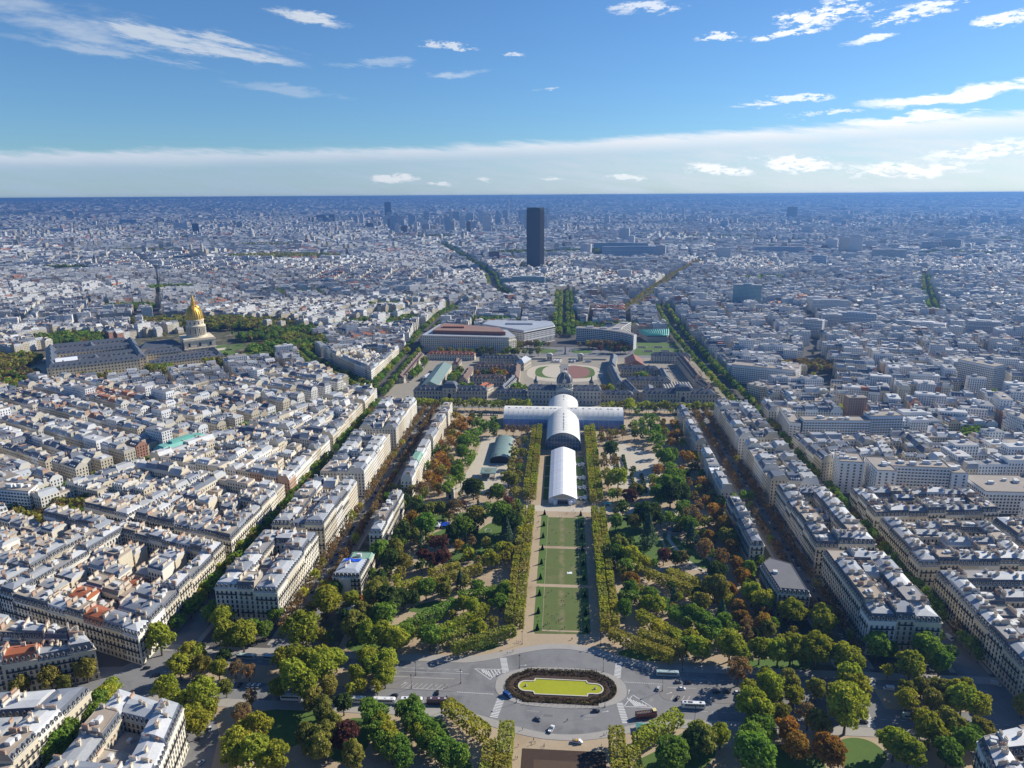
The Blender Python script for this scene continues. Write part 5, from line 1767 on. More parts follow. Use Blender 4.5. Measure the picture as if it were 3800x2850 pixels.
def house_thing(H, single):
  """one house: wall, roof, windows, dormers, balconies, chimney stacks; single = build each window as its own part"""
  p, et, h = H['p'], H['e'], H['h']
  n = len(p)
  cx = sum(q[0] for q in p) / n
  cy_ = sum(q[1] for q in p) / n
  e = empty('apartment_house', (cx, cy_, 0))
  loc = [(q[0] - cx, q[1] - cy_) for q in p]
  rr = H['rnd']
  fh = 3.25
  # wall with plinth, string course and cornice
  b = MB()
  ex = lambda d: offset_poly(loc, [d if t != 'p' else 0.0 for t in et])
  levels = [(0, 0.12), (4.1, 0.12), (4.1, 0.22), (4.5, 0.22), (4.5, 0.0), (h - 0.7, 0.0), (h - 0.55, 0.5), (h - 0.1, 0.5), (h, 0.15)]
  b.rings([[(q[0], q[1], z) for q in ex(d)] for z, d in levels], 0, True, False, True)
  obj('wall', b.mesh('wall', [M['stone']]), e, color=H['wall'])
  # roof
  b = MB()
  slope = {'s': 1.5, 'c': 1.0, 'p': 0.0}
  low = ex(0.05)
  rh = H['rh']
  mid = offset_poly(loc, [-slope[t] - (0.0 if t != 'p' else -0.0) for t in et])
  for k in range(n):
    j = (k + 1) % n
    b.add([(low[k][0], low[k][1], h), (low[j][0], low[j][1], h), (mid[j][0], mid[j][1], h + rh), (mid[k][0], mid[k][1], h + rh)], [(0, 1, 2, 3)], 2 if et[k] == 'p' else H['slope'])
  if H['flat']:
    top = offset_poly(mid, [-0.35] * n)
    z1, z2 = h + rh + 0.35, h + rh + 0.08
    b.rings([[(q[0], q[1], h + rh) for q in mid], [(q[0], q[1], z1) for q in mid], [(q[0], q[1], z1) for q in top], [(q[0], q[1], z2) for q in top]], 1)
    b.add([(q[0], q[1], z2) for q in top], [tuple(range(n))], 1)
  else:
    ms = min(edge_n(p[i], p[(i + 1) % n])[1] for i in range(n) if True)
    ins = min(H['depth'] * 0.36, 4.2)
    top = offset_poly(mid, [-(ins if t != 'p' else 0.0) for t in et])
    b.rings([[(q[0], q[1], h + rh) for q in mid], [(q[0], q[1], h + rh + 1.25) for q in top]], 1)
    b.add([(q[0], q[1], h + rh + 1.25) for q in top], [tuple(range(n))], 1)
  roof = obj('roof', b.mesh('roof', [M['slate'], M['gravel_roof'] if H['flat'] else M['zinc'], M['stone']]), e, color=H['roof'])
  # openings
  joined = []
  ndorm = 0
  for k in range(n):
    a, c = loc[k], loc[(k + 1) % n]
    nn, L = edge_n(a, c)
    mx, my = cx + (a[0] + c[0]) / 2, cy_ + (a[1] + c[1]) / 2
    if et[k] == 'p' or L < 2.2:
      continue
    if to_cam(mx, my, nn) < 0.03:
      continue
    rz = math.atan2(c[1] - a[1], c[0] - a[0])
    nb_ = max(1, int(L / 2.75))
    nf = int((h - 4.6) / fh)
    for f in range(-1, nf):
      z = 4.6 + f * fh + 1.55 if f >= 0 else 2.3
      for i in range(nb_):
        s = (i + 0.5) / nb_
        off = 0.125 if f < 0 else 0.005
        x, y = a[0] + (c[0] - a[0]) * s + nn[0] * off, a[1] + (c[1] - a[1]) * s + nn[1] * off
        if single:
          obj('window', WIN, e, (x, y, z), rz)
        else:
          joined.append((x, y, z, (c[0] - a[0]) / L, (c[1] - a[1]) / L, nn))
    if et[k] == 's' and L > 4:
      for f in (1, nf - 1):
        z = 4.6 + f * fh + 0.2
        o = obj('balcony', balcony_mesh(L - 0.8), e, ((a[0] + c[0]) / 2, (a[1] + c[1]) / 2, z), rz)
    if rh > 2.4:
      for i in range(nb_):
        s = (i + 0.5) / nb_
        x, y = a[0] + (c[0] - a[0]) * s - nn[0] * 0.55, a[1] + (c[1] - a[1]) * s - nn[1] * 0.55
        obj('dormer', DORM, roof, (x, y, h + 0.35), rz)
  if joined:
    V, F, mi = [], [], []
    for x, y, z, ux, uy, nn in joined:
      for wd, hh, o_, m_ in ((0.80, 1.3, 0.05, 1), (0.60, 1.12, 0.08, 0)):
        b0 = len(V)
        for sa, sz in ((-1, -1), (1, -1), (1, 1), (-1, 1)):
          V.append((x + ux * wd * sa + nn[0] * o_, y + uy * wd * sa + nn[1] * o_, z + hh * sz))
        F.append((b0, b0 + 1, b0 + 2, b0 + 3))
        mi.append(m_)
    o = obj('window_panes', mesh_np('window_panes', V, F, [M['glass'], M['trim']], mi), e)
    o['kind'] = 'stuff'
  # chimney stacks on the party walls and one or two inside
  zt = h + rh + 0.6
  for k in range(n):
    if et[k] != 'p':
      continue
    a, c = loc[k], loc[(k + 1) % n]
    nn, L = edge_n(a, c)
    if L < 5:
      continue
    rz = math.atan2(c[1] - a[1], c[0] - a[0])
    for s in ((0.32, 0.7) if L > 9 else (0.5,)):
      if rr.random() < 0.85:
        x, y = a[0] + (c[0] - a[0]) * s - nn[0] * 0.45, a[1] + (c[1] - a[1]) * s - nn[1] * 0.45
        obj('chimney_stack', CHIM[rr.choice([2.2, 3.6, 3.6, 5.0])], e, (x, y, zt + rr.uniform(-0.4, 0.5)), rz, color=rr.choice([(0.6, 0.53, 0.42), (0.52, 0.44, 0.35), (0.66, 0.62, 0.54), (0.56, 0.50, 0.42), (0.44, 0.30, 0.22)]))
  for q in range(rr.choice([1, 2, 2, 3])):
    s, t = rr.uniform(0.3, 0.7), rr.uniform(0.3, 0.7)
    x = (loc[0][0] * (1 - s) + loc[1][0] * s) * (1 - t) + (loc[-1][0] * (1 - s) + loc[-2][0] * s) * t
    y = (loc[0][1] * (1 - s) + loc[1][1] * s) * (1 - t) + (loc[-1][1] * (1 - s) + loc[-2][1] * s) * t
    if H['flat']:
      bm = MB()
      wv, dv = rr.uniform(0.8, 2.2), rr.uniform(0.8, 1.6)
      bm.box(-wv, wv, -dv, dv, 0, rr.uniform(1.0, 2.6))
      bm.box(-wv - 0.1, wv + 0.1, -dv - 0.1, dv + 0.1, 2.6, 2.75, 0, True) if False else None
      obj('roof_housing', bm.mesh('roof_housing', [M['stone']]), roof, (x, y, h + rh), math.atan2(p[1][1] - p[0][1], p[1][0] - p[0][0]), color=(0.62, 0.62, 0.61))
    else:
      obj('chimney_stack', CHIM[2.2], e, (x, y, h + rh + 1.4), rr.choice([0, 1.57]) + math.atan2(p[1][1] - p[0][1], p[1][0] - p[0][0]), color=(0.6, 0.53, 0.42))
  tag(e, H['label'], 'house', H['group'])
  return e


HOUSES = []
hr = random.Random(21)


def add_house(p, e, h, street, group, wall=None, roof=None, flat=None, slope=None, rh=None):
  p = [tuple(q) for q in p]
  n = len(p)
  L0 = edge_n(p[0], p[1])[1]
  area = abs(sum(p[i][0] * p[(i + 1) % n][1] - p[(i + 1) % n][0] * p[i][1] for i in range(n))) / 2
  rr = random.Random(len(HOUSES) * 17 + 5)
  fl = (hr.random() < 0.30) if flat is None else flat
  HOUSES.append(dict(p=p, e=e, h=h, street=street, group=group, rnd=rr, depth=area / max(L0, 1), flat=fl,
           wall=wall or tuple(np.clip(np.array(hr.choice(STONES)) * hr.uniform(0.92, 1.06), 0, 0.8)),
           roof=roof or (hr.choice([(0.36, 0.30, 0.24), (0.40, 0.35, 0.29), (0.30, 0.29, 0.28)]) if fl else hr.choice(ZINCS)),
           slope=slope if slope is not None else hr.choice([0, 0, 1]) if not fl else 0, rh=rh or hr.uniform(3.0, 4.7)))


def row_lots(A, B, C, D, side, depth, h, street, group, lot=15.0, ends=('s', 's'), back='c', **kw):
  """lots along one side of the quad block A B C D (A near left, B near right, C far right, D far left)"""
  A, B, C, D = (np.array(q, float) for q in (A, B, C, D))
  P = lambda s, t: tuple((A * (1 - s) + B * s) * (1 - t) + (D * (1 - s) + C * s) * t)
  wid = np.linalg.norm(B - A + C - D) / 2
  lng = np.linalg.norm(D - A + C - B) / 2
  if side in 'lr':
    n = max(1, round(lng / lot))
    sd = min(0.5, depth / wid)
    cuts = [0.0]
    for k in range(n):
      cuts.append(cuts[-1] + hr.uniform(0.8, 1.2))
    cuts = [c / cuts[-1] for c in cuts]
    for k in range(n):
      t0, t1 = cuts[k], cuts[k + 1]
      e0 = ends[0] if k == 0 else 'p'
      e1 = ends[1] if k == n - 1 else 'p'
      if side == 'l':
        q = [P(0, t1), P(0, t0), P(sd, t0), P(sd, t1)]
        e = ['s', e0, back, e1]
      else:
        q = [P(1, t0), P(1, t1), P(1 - sd, t1), P(1 - sd, t0)]
        e = ['s', e1, back, e0]
      add_house(q, e, h + hr.uniform(-1.8, 1.8), street, group, **kw)
  else:
    n = max(1, round(wid / lot))
    td = min(0.5, depth / lng)
    for k in range(n):
      s0, s1 = k / n, (k + 1) / n
      e0 = ends[0] if k == 0 else 'p'
      e1 = ends[1] if k == n - 1 else 'p'
      if side == 'n':
        q = [P(s0, 0), P(s1, 0), P(s1, td), P(s0, td)]
        e = ['s', e1, back, e0]
      else:
        q = [P(s1, 1), P(s0, 1), P(s0, 1 - td), P(s1, 1 - td)]
        e = ['s', e0, back, e1]
      add_house(q, e, h + hr.uniform(-1.8, 1.8), street, group, **kw)


def sub(A, B, C, D, s0, s1, t0, t1):
  A, B, C, D = (np.array(q, float) for q in (A, B, C, D))
  P = lambda s, t: tuple((A * (1 - s) + B * s) * (1 - t) + (D * (1 - s) + C * s) * t)
  return P(s0, t0), P(s1, t0), P(s1, t1), P(s0, t1)


def ring_block(A, B, C, D, h, names, group, depth=14.5, lot=15.0, fill=0.8):
  """closed block: rows along all four streets and lower houses in the court"""
  wid = math.hypot(B[0] - A[0], B[1] - A[1])
  lng = math.hypot(D[0] - A[0], D[1] - A[1])
  row_lots(A, B, C, D, 'l', depth, h, names[0], group, lot)
  row_lots(A, B, C, D, 'r', depth, h, names[1], group, lot)
  sd, td = depth / wid, depth / lng
  if sd < 0.46:
    E_ = sub(A, B, C, D, sd, 1 - sd, 0, 1)
    row_lots(*E_, 'n', depth, h, names[2], group, lot, ends=('p', 'p'))
    row_lots(*E_, 'f', depth, h, names[3], group, lot, ends=('p', 'p'))
    I_ = sub(A, B, C, D, sd + 0.02, 1 - sd - 0.02, td + 0.02, 1 - td - 0.02)
    wi = wid * (1 - 2 * sd - 0.04)
    li = lng * (1 - 2 * td - 0.04)
    na, nb_ = max(1, round(wi / 15)), max(1, round(li / 14))
    for a in range(na):
      for b in range(nb_):
        if hr.random() < fill:
          q = sub(*I_, a / na, (a + 1) / na, (b + 0.06) / nb_, (b + 0.94) / nb_)
          if wi / na < 4 or li / nb_ < 4:
            continue
          add_house(list(q), ['c', 'p', 'c', 'p'], h - hr.uniform(-2.0, 5 if wi < 14 else 9), names[4], group, rh=hr.choice([1.2, 2.0, 2.3]))


# --- rows of mansions along both sides of the park
for sx, side in ((-1, 'left'), (1, 'right')):
  def mir(x0, x1, y0, y1):
    return ((x0, y0), (x1, y0), (x1, y1), (x0, y1)) if sx > 0 else ((-x1, y0), (-x0, y0), (-x0, y1), (-x1, y1))
  b1 = [(493, 568), (603, 700), (713, 800), (813, 848)] if sx < 0 else [(492, 570), (594, 692), (719, 790), (800, 846)]
  for k, (y0, y1) in enumerate(b1):
    q = mir(139, 160, y0, y1)
    row_lots(*q, 'l' if sx > 0 else 'r', 21, 19.5, 'on the %s park edge, %s block' % (side, ordw(k)), 'mansions along the %s park edge' % side, 19, ('s', 's'), 's')
  b2 = [(398, 476), (491, 581), (604, 706), (732, 846)] if sx < 0 else [(390, 470), (484, 586), (602, 701), (722, 848)]
  for k, (y0, y1) in enumerate(b2):
    q = mir(183.8, 225.5, y0, y1)
    w_ = 'of the %s long %s block' % (ordw(k), side)
    inner, outer = ('on the park-street side ' + w_, 'on the outer side ' + w_)
    nm = (inner, outer) if sx > 0 else (outer, inner)
    ring_block(*q, 24.6, nm + ('on the near end ' + w_, 'on the far end ' + w_, 'in the court ' + w_), '%s long block %s of the park' % (ordw(k), side), 15.5, 15)
# corner house with a dark flat roof, right; it stands alone
add_house([(141, 427), (161, 425), (161, 462), (147, 471), (139, 462)], ['s', 's', 's', 's', 's'], 18, 'standing alone among the trees right of the park', 'mansions along the right park edge', wall=(0.62, 0.58, 0.5), roof=(0.16, 0.16, 0.17), flat=True, rh=2.9)

# --- near blocks at the left edge
ring_block((-352, 303), (-268, 338.5), (-282, 350), (-362, 366), 20.5, ['on the far left street of the red-roofed block', 'at the junction end of the red-roofed block', 'on the near front of the red-roofed block', 'on the back street of the red-roofed block', 'inside the red-roofed block'], 'red-roofed block at the left', 12, 16)
ring_block((-229, 236), (-177, 236), (-189, 290), (-231, 303), 22.5, ['on the back street of the curved corner block', 'on the sunny front of the curved corner block', 'at the bottom end of the curved corner block', 'at the junction end of the curved corner block', 'in the court of the curved corner block'], 'curved corner block at the bottom left', 15, 15)
ring_block((-312, 236), (-250, 236), (-247, 303), (-310, 289), 21.5, ['on the hidden side of the bottom left block', 'on the tree-lined front of the bottom left block', 'at the bottom of the bottom left block', 'on the upper side of the bottom left block', 'in the court of the bottom left block'], 'bottom left block', 15, 15)
ring_block((188, 262), (232, 262), (226, 306), (196, 296), 20, ['on the left front of the bottom right block', 'on the far side of the bottom right block', 'at the bottom of the bottom right block', 'on the upper front of the bottom right block', 'in the court of the bottom right block'], 'bottom right block', 13, 14)


# --- dense quarter left of the outer avenue
def cross(v, x):
  return (x, v + (-(x + 250.5)) * 0.326)


def bosq(v):
  return (-430 + 0.483 * (v - 732.5)) / 1.1575 + 14


VS = [(352, 463), (474, 580), (592, 708), (719, 836), (848, 912)]
for k, (v0, v1) in enumerate(VS):
  xl0, xl1 = bosq(v0), bosq(v1)
  f = 0.46
  xm0, xm1 = -250.5 + (xl0 + 250.5) * f, -250.5 + (xl1 + 250.5) * f
  if k < 4:
    ring_block(cross(v0, xm0 + 4), cross(v0, -250.5), cross(v1, -250.5), cross(v1, xm1 + 4), 20.0,
         ['on the inner lane of the %s left quarter block' % ordw(k), 'on the outer left avenue, %s quarter block' % ordw(k), 'on the near street of the %s left quarter block' % ordw(k), 'on the far street of the %s left quarter block' % ordw(k), 'inside the %s left quarter block' % ordw(k)],
         '%s block of the left quarter' % ordw(k), 13, 14.5, 0.86)
    ring_block(cross(v0, xl0), cross(v0, xm0 - 4), cross(v1, xm1 - 4), cross(v1, xl1), 19.0,
         ['on the diagonal avenue, %s far left quarter block' % ordw(k), 'on the inner lane of the %s far left quarter block' % ordw(k), 'on the near street of the %s far left quarter block' % ordw(k), 'on the far street of the %s far left quarter block' % ordw(k), 'inside the %s far left quarter block' % ordw(k)],
         '%s far block of the left quarter' % ordw(k), 13, 15, 0.86)
  else:
    ring_block(cross(v0, xl0), cross(v0, -250.5), cross(v1, -252), cross(v1, xl1 - 2), 20.0, ['on the diagonal avenue by the square', 'on the outer left avenue by the square', 'on the near street by the square', 'facing the square', 'inside the block by the square'], 'block by the left square', 12, 14)
# --- right of the outer right avenue
RB = [((251, 338), (330, 346), (330, 456), (252, 452), 21.5, 'near'), ((248, 465), (330, 470), (330, 532), (248, 531), 21, 'second'), ((249, 543), (352, 556), (352, 598), (250, 595), 21, 'third'),
   ((249, 664), (318, 690), (322, 742), (245, 742), 21.5, 'fourth'), ((244, 832), (330, 832), (330, 868), (244, 866), 21.5, 'fifth')]
for A, B, C, D, h, nm in RB:
  ring_block(A, B, C, D, h, ['on the outer right avenue, %s block' % nm, 'on the back lane of the %s right avenue block' % nm, 'on the near street of the %s right avenue block' % nm, 'on the far street of the %s right avenue block' % nm, 'inside the %s right avenue block' % nm],
       '%s block right of the outer right avenue' % nm, 13.5, 15, 0.8)
ring_block((302, 652), (372, 652), (372, 760), (330, 752), 20, ['inner left side of the back block behind the white slabs', 'outer side of the back block behind the white slabs', 'near side of the back block behind the white slabs', 'far side of the back block behind the white slabs', 'court of the back block behind the white slabs'], 'back block behind the white slabs', 13, 15)
ring_block((338, 348), (372, 350), (372, 545), (338, 540), 19, ['inner side of the right edge block', 'outer side of the right edge block', 'near side of the right edge block', 'far side of the right edge block', 'court of the right edge block'], 'right edge block', 13, 15)

ring_block((-392, 1130), (-284, 1004), (-279, 1164), (-346, 1184), 22, ['outer front of the pale block beyond the square', 'avenue front of the pale block beyond the square', 'near front of the pale block beyond the square', 'back of the pale block beyond the square', 'court of the pale block beyond the square'], 'pale block beyond the square', 14, 15)
ring_block((284, 880), (345, 884), (345, 930), (284, 926), 20, ['left of the block by the fork', 'right of the block by the fork', 'near side of the block by the fork', 'far side of the block by the fork', 'court of the block by the fork'], 'block by the fork', 13, 15)

# keep some known roofs as the photograph has them
def recolor(x, y, **kw):
  best = min(HOUSES, key=lambda H: (sum(q[0] for q in H['p']) / len(H['p']) - x) ** 2 + (sum(q[1] for q in H['p']) / len(H['p']) - y) ** 2)
  best.update(kw)


RED = (0.40, 0.13, 0.06)
for x, y in ((-300, 322), (-309, 338), (-290, 380), (-318, 400), (-300, 417)):
  recolor(x, y, roof=RED, flat=False, slope=1)
for x, y in ((-280, 605), (-262, 600)):
  recolor(x, y, wall=(0.46, 0.30, 0.22))
recolor(150, 640, roof=(0.82, 0.83, 0.85), flat=True)
recolor(-150, 650, roof=(0.20, 0.36, 0.28), flat=False, slope=1)


def house_score(H):
  p = H['p']
  cx, cy_ = sum(q[0] for q in p) / len(p), sum(q[1] for q in p) / len(p)
  u, w_, d = project(cx, cy_, H['h'])
  if not (-0.015 < u < 1.015) or w_ > 1.03:
    return -d
  return 1e4 - d


HOUSES.sort(key=house_score, reverse=True)
GARDEN = [(-440, 530, 34)]
HOUSES = [H for H in HOUSES if all(math.hypot(H['p'][0][0] - gx, H['p'][0][1] - gy) > r for gx, gy, r in GARDEN) and house_score(H) > -900]
seen_h = [H for H in HOUSES if house_score(H) > 0]
MAIN = seen_h[:300]
OTHERS = seen_h[300:] + [H for H in HOUSES if house_score(H) <= 0 and -house_score(H) < 700]
by_st = {}
for H in MAIN:
  by_st.setdefault(H['street'], []).append(H)
RW = lambda H: ('red-roofed' if H['roof'] == RED else 'brown-roofed' if H['flat'] and H['roof'][0] > 0.31 else 'grey-roofed' if H['flat'] else 'slate-roofed' if H['slope'] == 0 else 'zinc-roofed')
for st, hs in by_st.items():
  hs.sort(key=lambda H: H['p'][0][1] + 0.01 * H['p'][0][0])
  for i, H in enumerate(hs):
    H['label'] = '%s house %s%s' % (RW(H), st, '' if len(hs) == 1 else ', %s from near' % ordw(i))
for i, H in enumerate(MAIN):
  cxh, cyh = H['p'][0]
  house_thing(H, math.hypot(cxh, cyh) < 455)


def other_houses():
  mm = Mass()
  Q = [H for H in OTHERS if len(H['p']) == 4]
  C = np.array([H['p'] for H in Q])
  # order corners so that edge 0-1 is the street front
  h = np.array([H['h'] for H in Q])
  flat = np.array([H['flat'] for H in Q])
  rh = np.where(flat, 0.4, np.array([H['rh'] for H in Q]))
  n = len(Q)
  ins = np.where(flat, 0.03, RS.uniform(0.13, 0.3, n))
  inw = np.where(flat, 0.03, 0.0)
  wall = np.array([np.array(H['wall']) * 1.0 for H in Q])
  roof = np.array([H['roof'] if H['slope'] or H['flat'] or RS.rand() < 0.5 else (0.11, 0.13, 0.17) for H in Q])
  V, F, mi, col, uv = quad_houses(C, h, rh, ins, inw, wall, roof)
  mm.add(V, F, mi, col, uv)
  wq = facade_windows(C, h)
  mm.add(wq.reshape(-1, 3), np.arange(len(wq) * 4).reshape(-1, 4), 2, np.full((len(wq), 3), 0.03))
  e = C[:, 2] - C[:, 1]
  ang = np.arctan2(e[:, 1], e[:, 0])
  for side, (a, b) in enumerate(((1, 2), (0, 3))):
    for t in (0.3, 0.68):
      k = (~flat) & (RS.rand(n) < 0.8)
      p = C[:, a] * (1 - t) + C[:, b] * t
      q = C[:, 1 - a if a < 2 else 0] if False else (C[:, 0] if a == 1 else C[:, 1])
      dirn = (q - C[:, a])
      dirn = dirn / np.maximum(np.hypot(dirn[:, 0], dirn[:, 1]), 1e-3)[:, None]
      p = p + dirn * 0.5
      V, F = boxes_np(p[k, 0], p[k, 1], ang[k], RS.uniform(1.0, 2.2, k.sum()), np.full(k.sum(), 0.4), h[k] - 1, (h + rh)[k] + RS.uniform(1.0, 2.2, k.sum()))
      mm.add(V, F, 0, np.repeat(pick([(0.60, 0.53, 0.42), (0.5, 0.36, 0.26), (0.66, 0.62, 0.54)], k.sum()), 5, 0))
  # dormers
  f0 = C[:, 1] - C[:, 0]
  L = np.hypot(f0[:, 0], f0[:, 1])
  nrm = np.stack([f0[:, 1], -f0[:, 0]], 1) / L[:, None]
  for t in (0.2, 0.4, 0.6, 0.8):
    p = C[:, 0] * (1 - t) + C[:, 1] * t - nrm * 0.9
    k = (~flat) & ((nrm * (np.array(CAM[:2]) - p)).sum(1) > 0)
    V, F = boxes_np(p[k, 0], p[k, 1], np.arctan2(f0[k, 1], f0[k, 0]), np.full(k.sum(), 0.65), np.full(k.sum(), 0.7), h[k], h[k] + 1.9)
    mm.add(V, F, 0, np.repeat(pick([(0.6, 0.61, 0.62), (0.3, 0.33, 0.38)], k.sum()), 5, 0))
  k = flat
  c = C.mean(1)
  V, F = boxes_np(c[k, 0], c[k, 1], ang[k], np.full(k.sum(), 1.6), np.full(k.sum(), 1.2), h[k], h[k] + 2.6)
  mm.add(V, F, 0, np.repeat(pick([(0.65, 0.65, 0.65)], k.sum()), 5, 0))
  o = obj('quarter_houses', mm.mesh('quarter_houses', [M['wall_t'], M['roof_t'], M['glass']]))
  tag(o, 'packed stone houses with zinc roofs filling the quarters behind the front rows', 'houses', kind='stuff')


other_houses()

# ------------------------------------------------------------------ great hall, tent, hangar and small park buildings
M['fabric'] = mat('white_membrane', (0.78, 0.76, 0.70), 0.55, None, 0.08, 0.08, 0.6, rand=0.05)
M['tentcloth'] = mat('tent_cloth', (0.82, 0.83, 0.86), 0.5, None, 0.06, 0.12, 0.8, rand=0.035)
M['blue_panel'] = mat('blue_clear_panel', (0.16, 0.25, 0.48), 0.22, None, 0.14, 0.08, spec=0.6, rand=0.12)
M['rib'] = mat('pale_rib', (0.62, 0.64, 0.68), 0.5)
M['green_metal'] = mat('grey_green_metal', (0.19, 0.265, 0.235), 0.45, None, 0.12, 0.15, 0.8, spec=0.5)
M['dark'] = mat('dark_opening', (0.018, 0.019, 0.022), 0.6)
M['verdigris'] = mat('verdigris_copper', (0.16, 0.42, 0.36), 0.6, None, 0.15, 0.2, 1.2)
M['blue_tarp'] = mat('blue_tarp', (0.02, 0.10, 0.62), 0.4)


def vault_panel(prof, L):
  """one bay of a vault: profile points (offset, z) swept by L along y"""
  b = MB()
  b.rings([[(x, 0, z) for x, z in prof], [(x, L, z) for x, z in prof]], 0, False)
  return b


UPP = [(18.4, 10.4), (17.2, 12.6), (14.8, 15.2), (11.4, 17.6), (7.4, 19.3), (3.6, 20.2), (0, 20.5)]
LOWP = [(19.6, 0.0), (19.6, 4.0), (19.2, 7.4), (18.4, 10.4)]


def hall():
  e = empty('exhibition_hall', (0, 834, 0))
  full = UPP + [(-x, z) for x, z in UPP[-2::-1]]
  up6 = vault_panel(full, 5.94).mesh('roof_panel', [M['fabric']], True)
  lowa = vault_panel(LOWP, 5.94).mesh('wall_panel', [M['blue_panel']], True)
  lowb = vault_panel([(-x, z) for x, z in LOWP[::-1]], 5.94).mesh('wall_panel', [M['blue_panel']], True)
  rb = MB()
  pr = LOWP + UPP[1:] + [(-x, z) for x, z in UPP[-2::-1]] + [(-x, z) for x, z in LOWP[-2::-1]]
  rb.tube([(x * 1.006, 0, z + 0.03) for x, z in pr], 0.10, 5)
  rib = rb.mesh('rib', [M['rib']])
  def nave(y0, n, rz, off):
    for k in range(n):
      y = y0 + k * 6.0
      p = (-math.sin(rz) * y, math.cos(rz) * y, 0)
      obj('roof_panel', up6, e, p, rz)
      if off is None or not (off[0] < y + 3 < off[1]):
        obj('wall_panel', lowa, e, p, rz)
        obj('wall_panel', lowb, e, p, rz)
      obj('rib', rib, e, (-math.sin(rz) * (y - 0.03), math.cos(rz) * (y - 0.03), 0), rz)
    y = y0 + n * 6.0
    obj('rib', rib, e, (-math.sin(rz) * y, math.cos(rz) * y, 0), rz)
  nave(-96, 26, 0.0, (-18, 20))                # long nave towards the viewer
  nave(-72, 24, math.pi / 2, (-18, 18))        # cross nave
  # glazed ends
  def gable(y, rz, glass, inset):
    b = MB()
    pts = [(x * 0.97, z * 0.97) for x, z in pr]
    b.add([(x, y + inset, z) for x, z in pts], [tuple(range(len(pts)))], 0)
    g = obj('end_wall', b.mesh('end_wall', [glass]), e, (0, 0, 0), rz)
    for k in range(-5, 6):
      x = k * 3.3
      zt = max(z for xx, z in pts if abs(xx) >= abs(x) - 1.9) if abs(x) > 0 else 19.8
      bb = MB()
      bb.box(x - 0.1, x + 0.1, y + inset - 0.2, y + inset - 0.02, 0, zt * 0.93)
      obj('mullion', bb.mesh('mullion', [M['rib']]), g)
    bb = MB()
    for z in (4.2, 8.4, 12.6):
      bb.box(-17.5 if z < 11 else -14, 17.5 if z < 11 else 14, y + inset - 0.16, y + inset - 0.03, z, z + 0.2)
      obj('transom', bb.mesh('transom', [M['rib']]), g)
      bb = MB()
  M['hall_glass'] = mat('hall_glass', (0.10, 0.15, 0.22), 0.15, None, 0.3, 0.3, spec=0.7)
  gable(-96, 0.0, M['hall_glass'], 3.0)
  gable(-72, math.pi / 2, M['blue_panel'], 0.4)
  gable(-72, -math.pi / 2, M['blue_panel'], 0.4)
  gable(-60, math.pi, M['blue_panel'], 0.4)
  # roof vents
  vb = MB()
  vb.box(-0.75, 0.75, -1.4, 1.4, 0, 0.45, 0)
  vb.add([(-0.55, -1.2, 0.46), (0.55, -1.2, 0.46), (0.55, 1.2, 0.46), (-0.55, 1.2, 0.46)], [(0, 1, 2, 3)], 1)
  vm = vb.mesh('roof_vent', [M['rib'], M['glass']])
  for x in (-66, -57, -52, -44, -40, -32, -24, -15, -10, 10, 15, 24, 32, 40, 45, 54, 58, 66):
    obj('roof_vent', vm, e, (x, -3.5, 20.05), math.pi / 2)
  for y in (-86, -80, -75, -69, -64, -59, -53, -48, -42, -37, -30, -25, 34, 46, 52):
    obj('roof_vent', vm, e, (0.4, y, 20.3), 0)
  tag(e, 'huge white cross-shaped vaulted hall with blue sides before the school', 'hall')


hall()


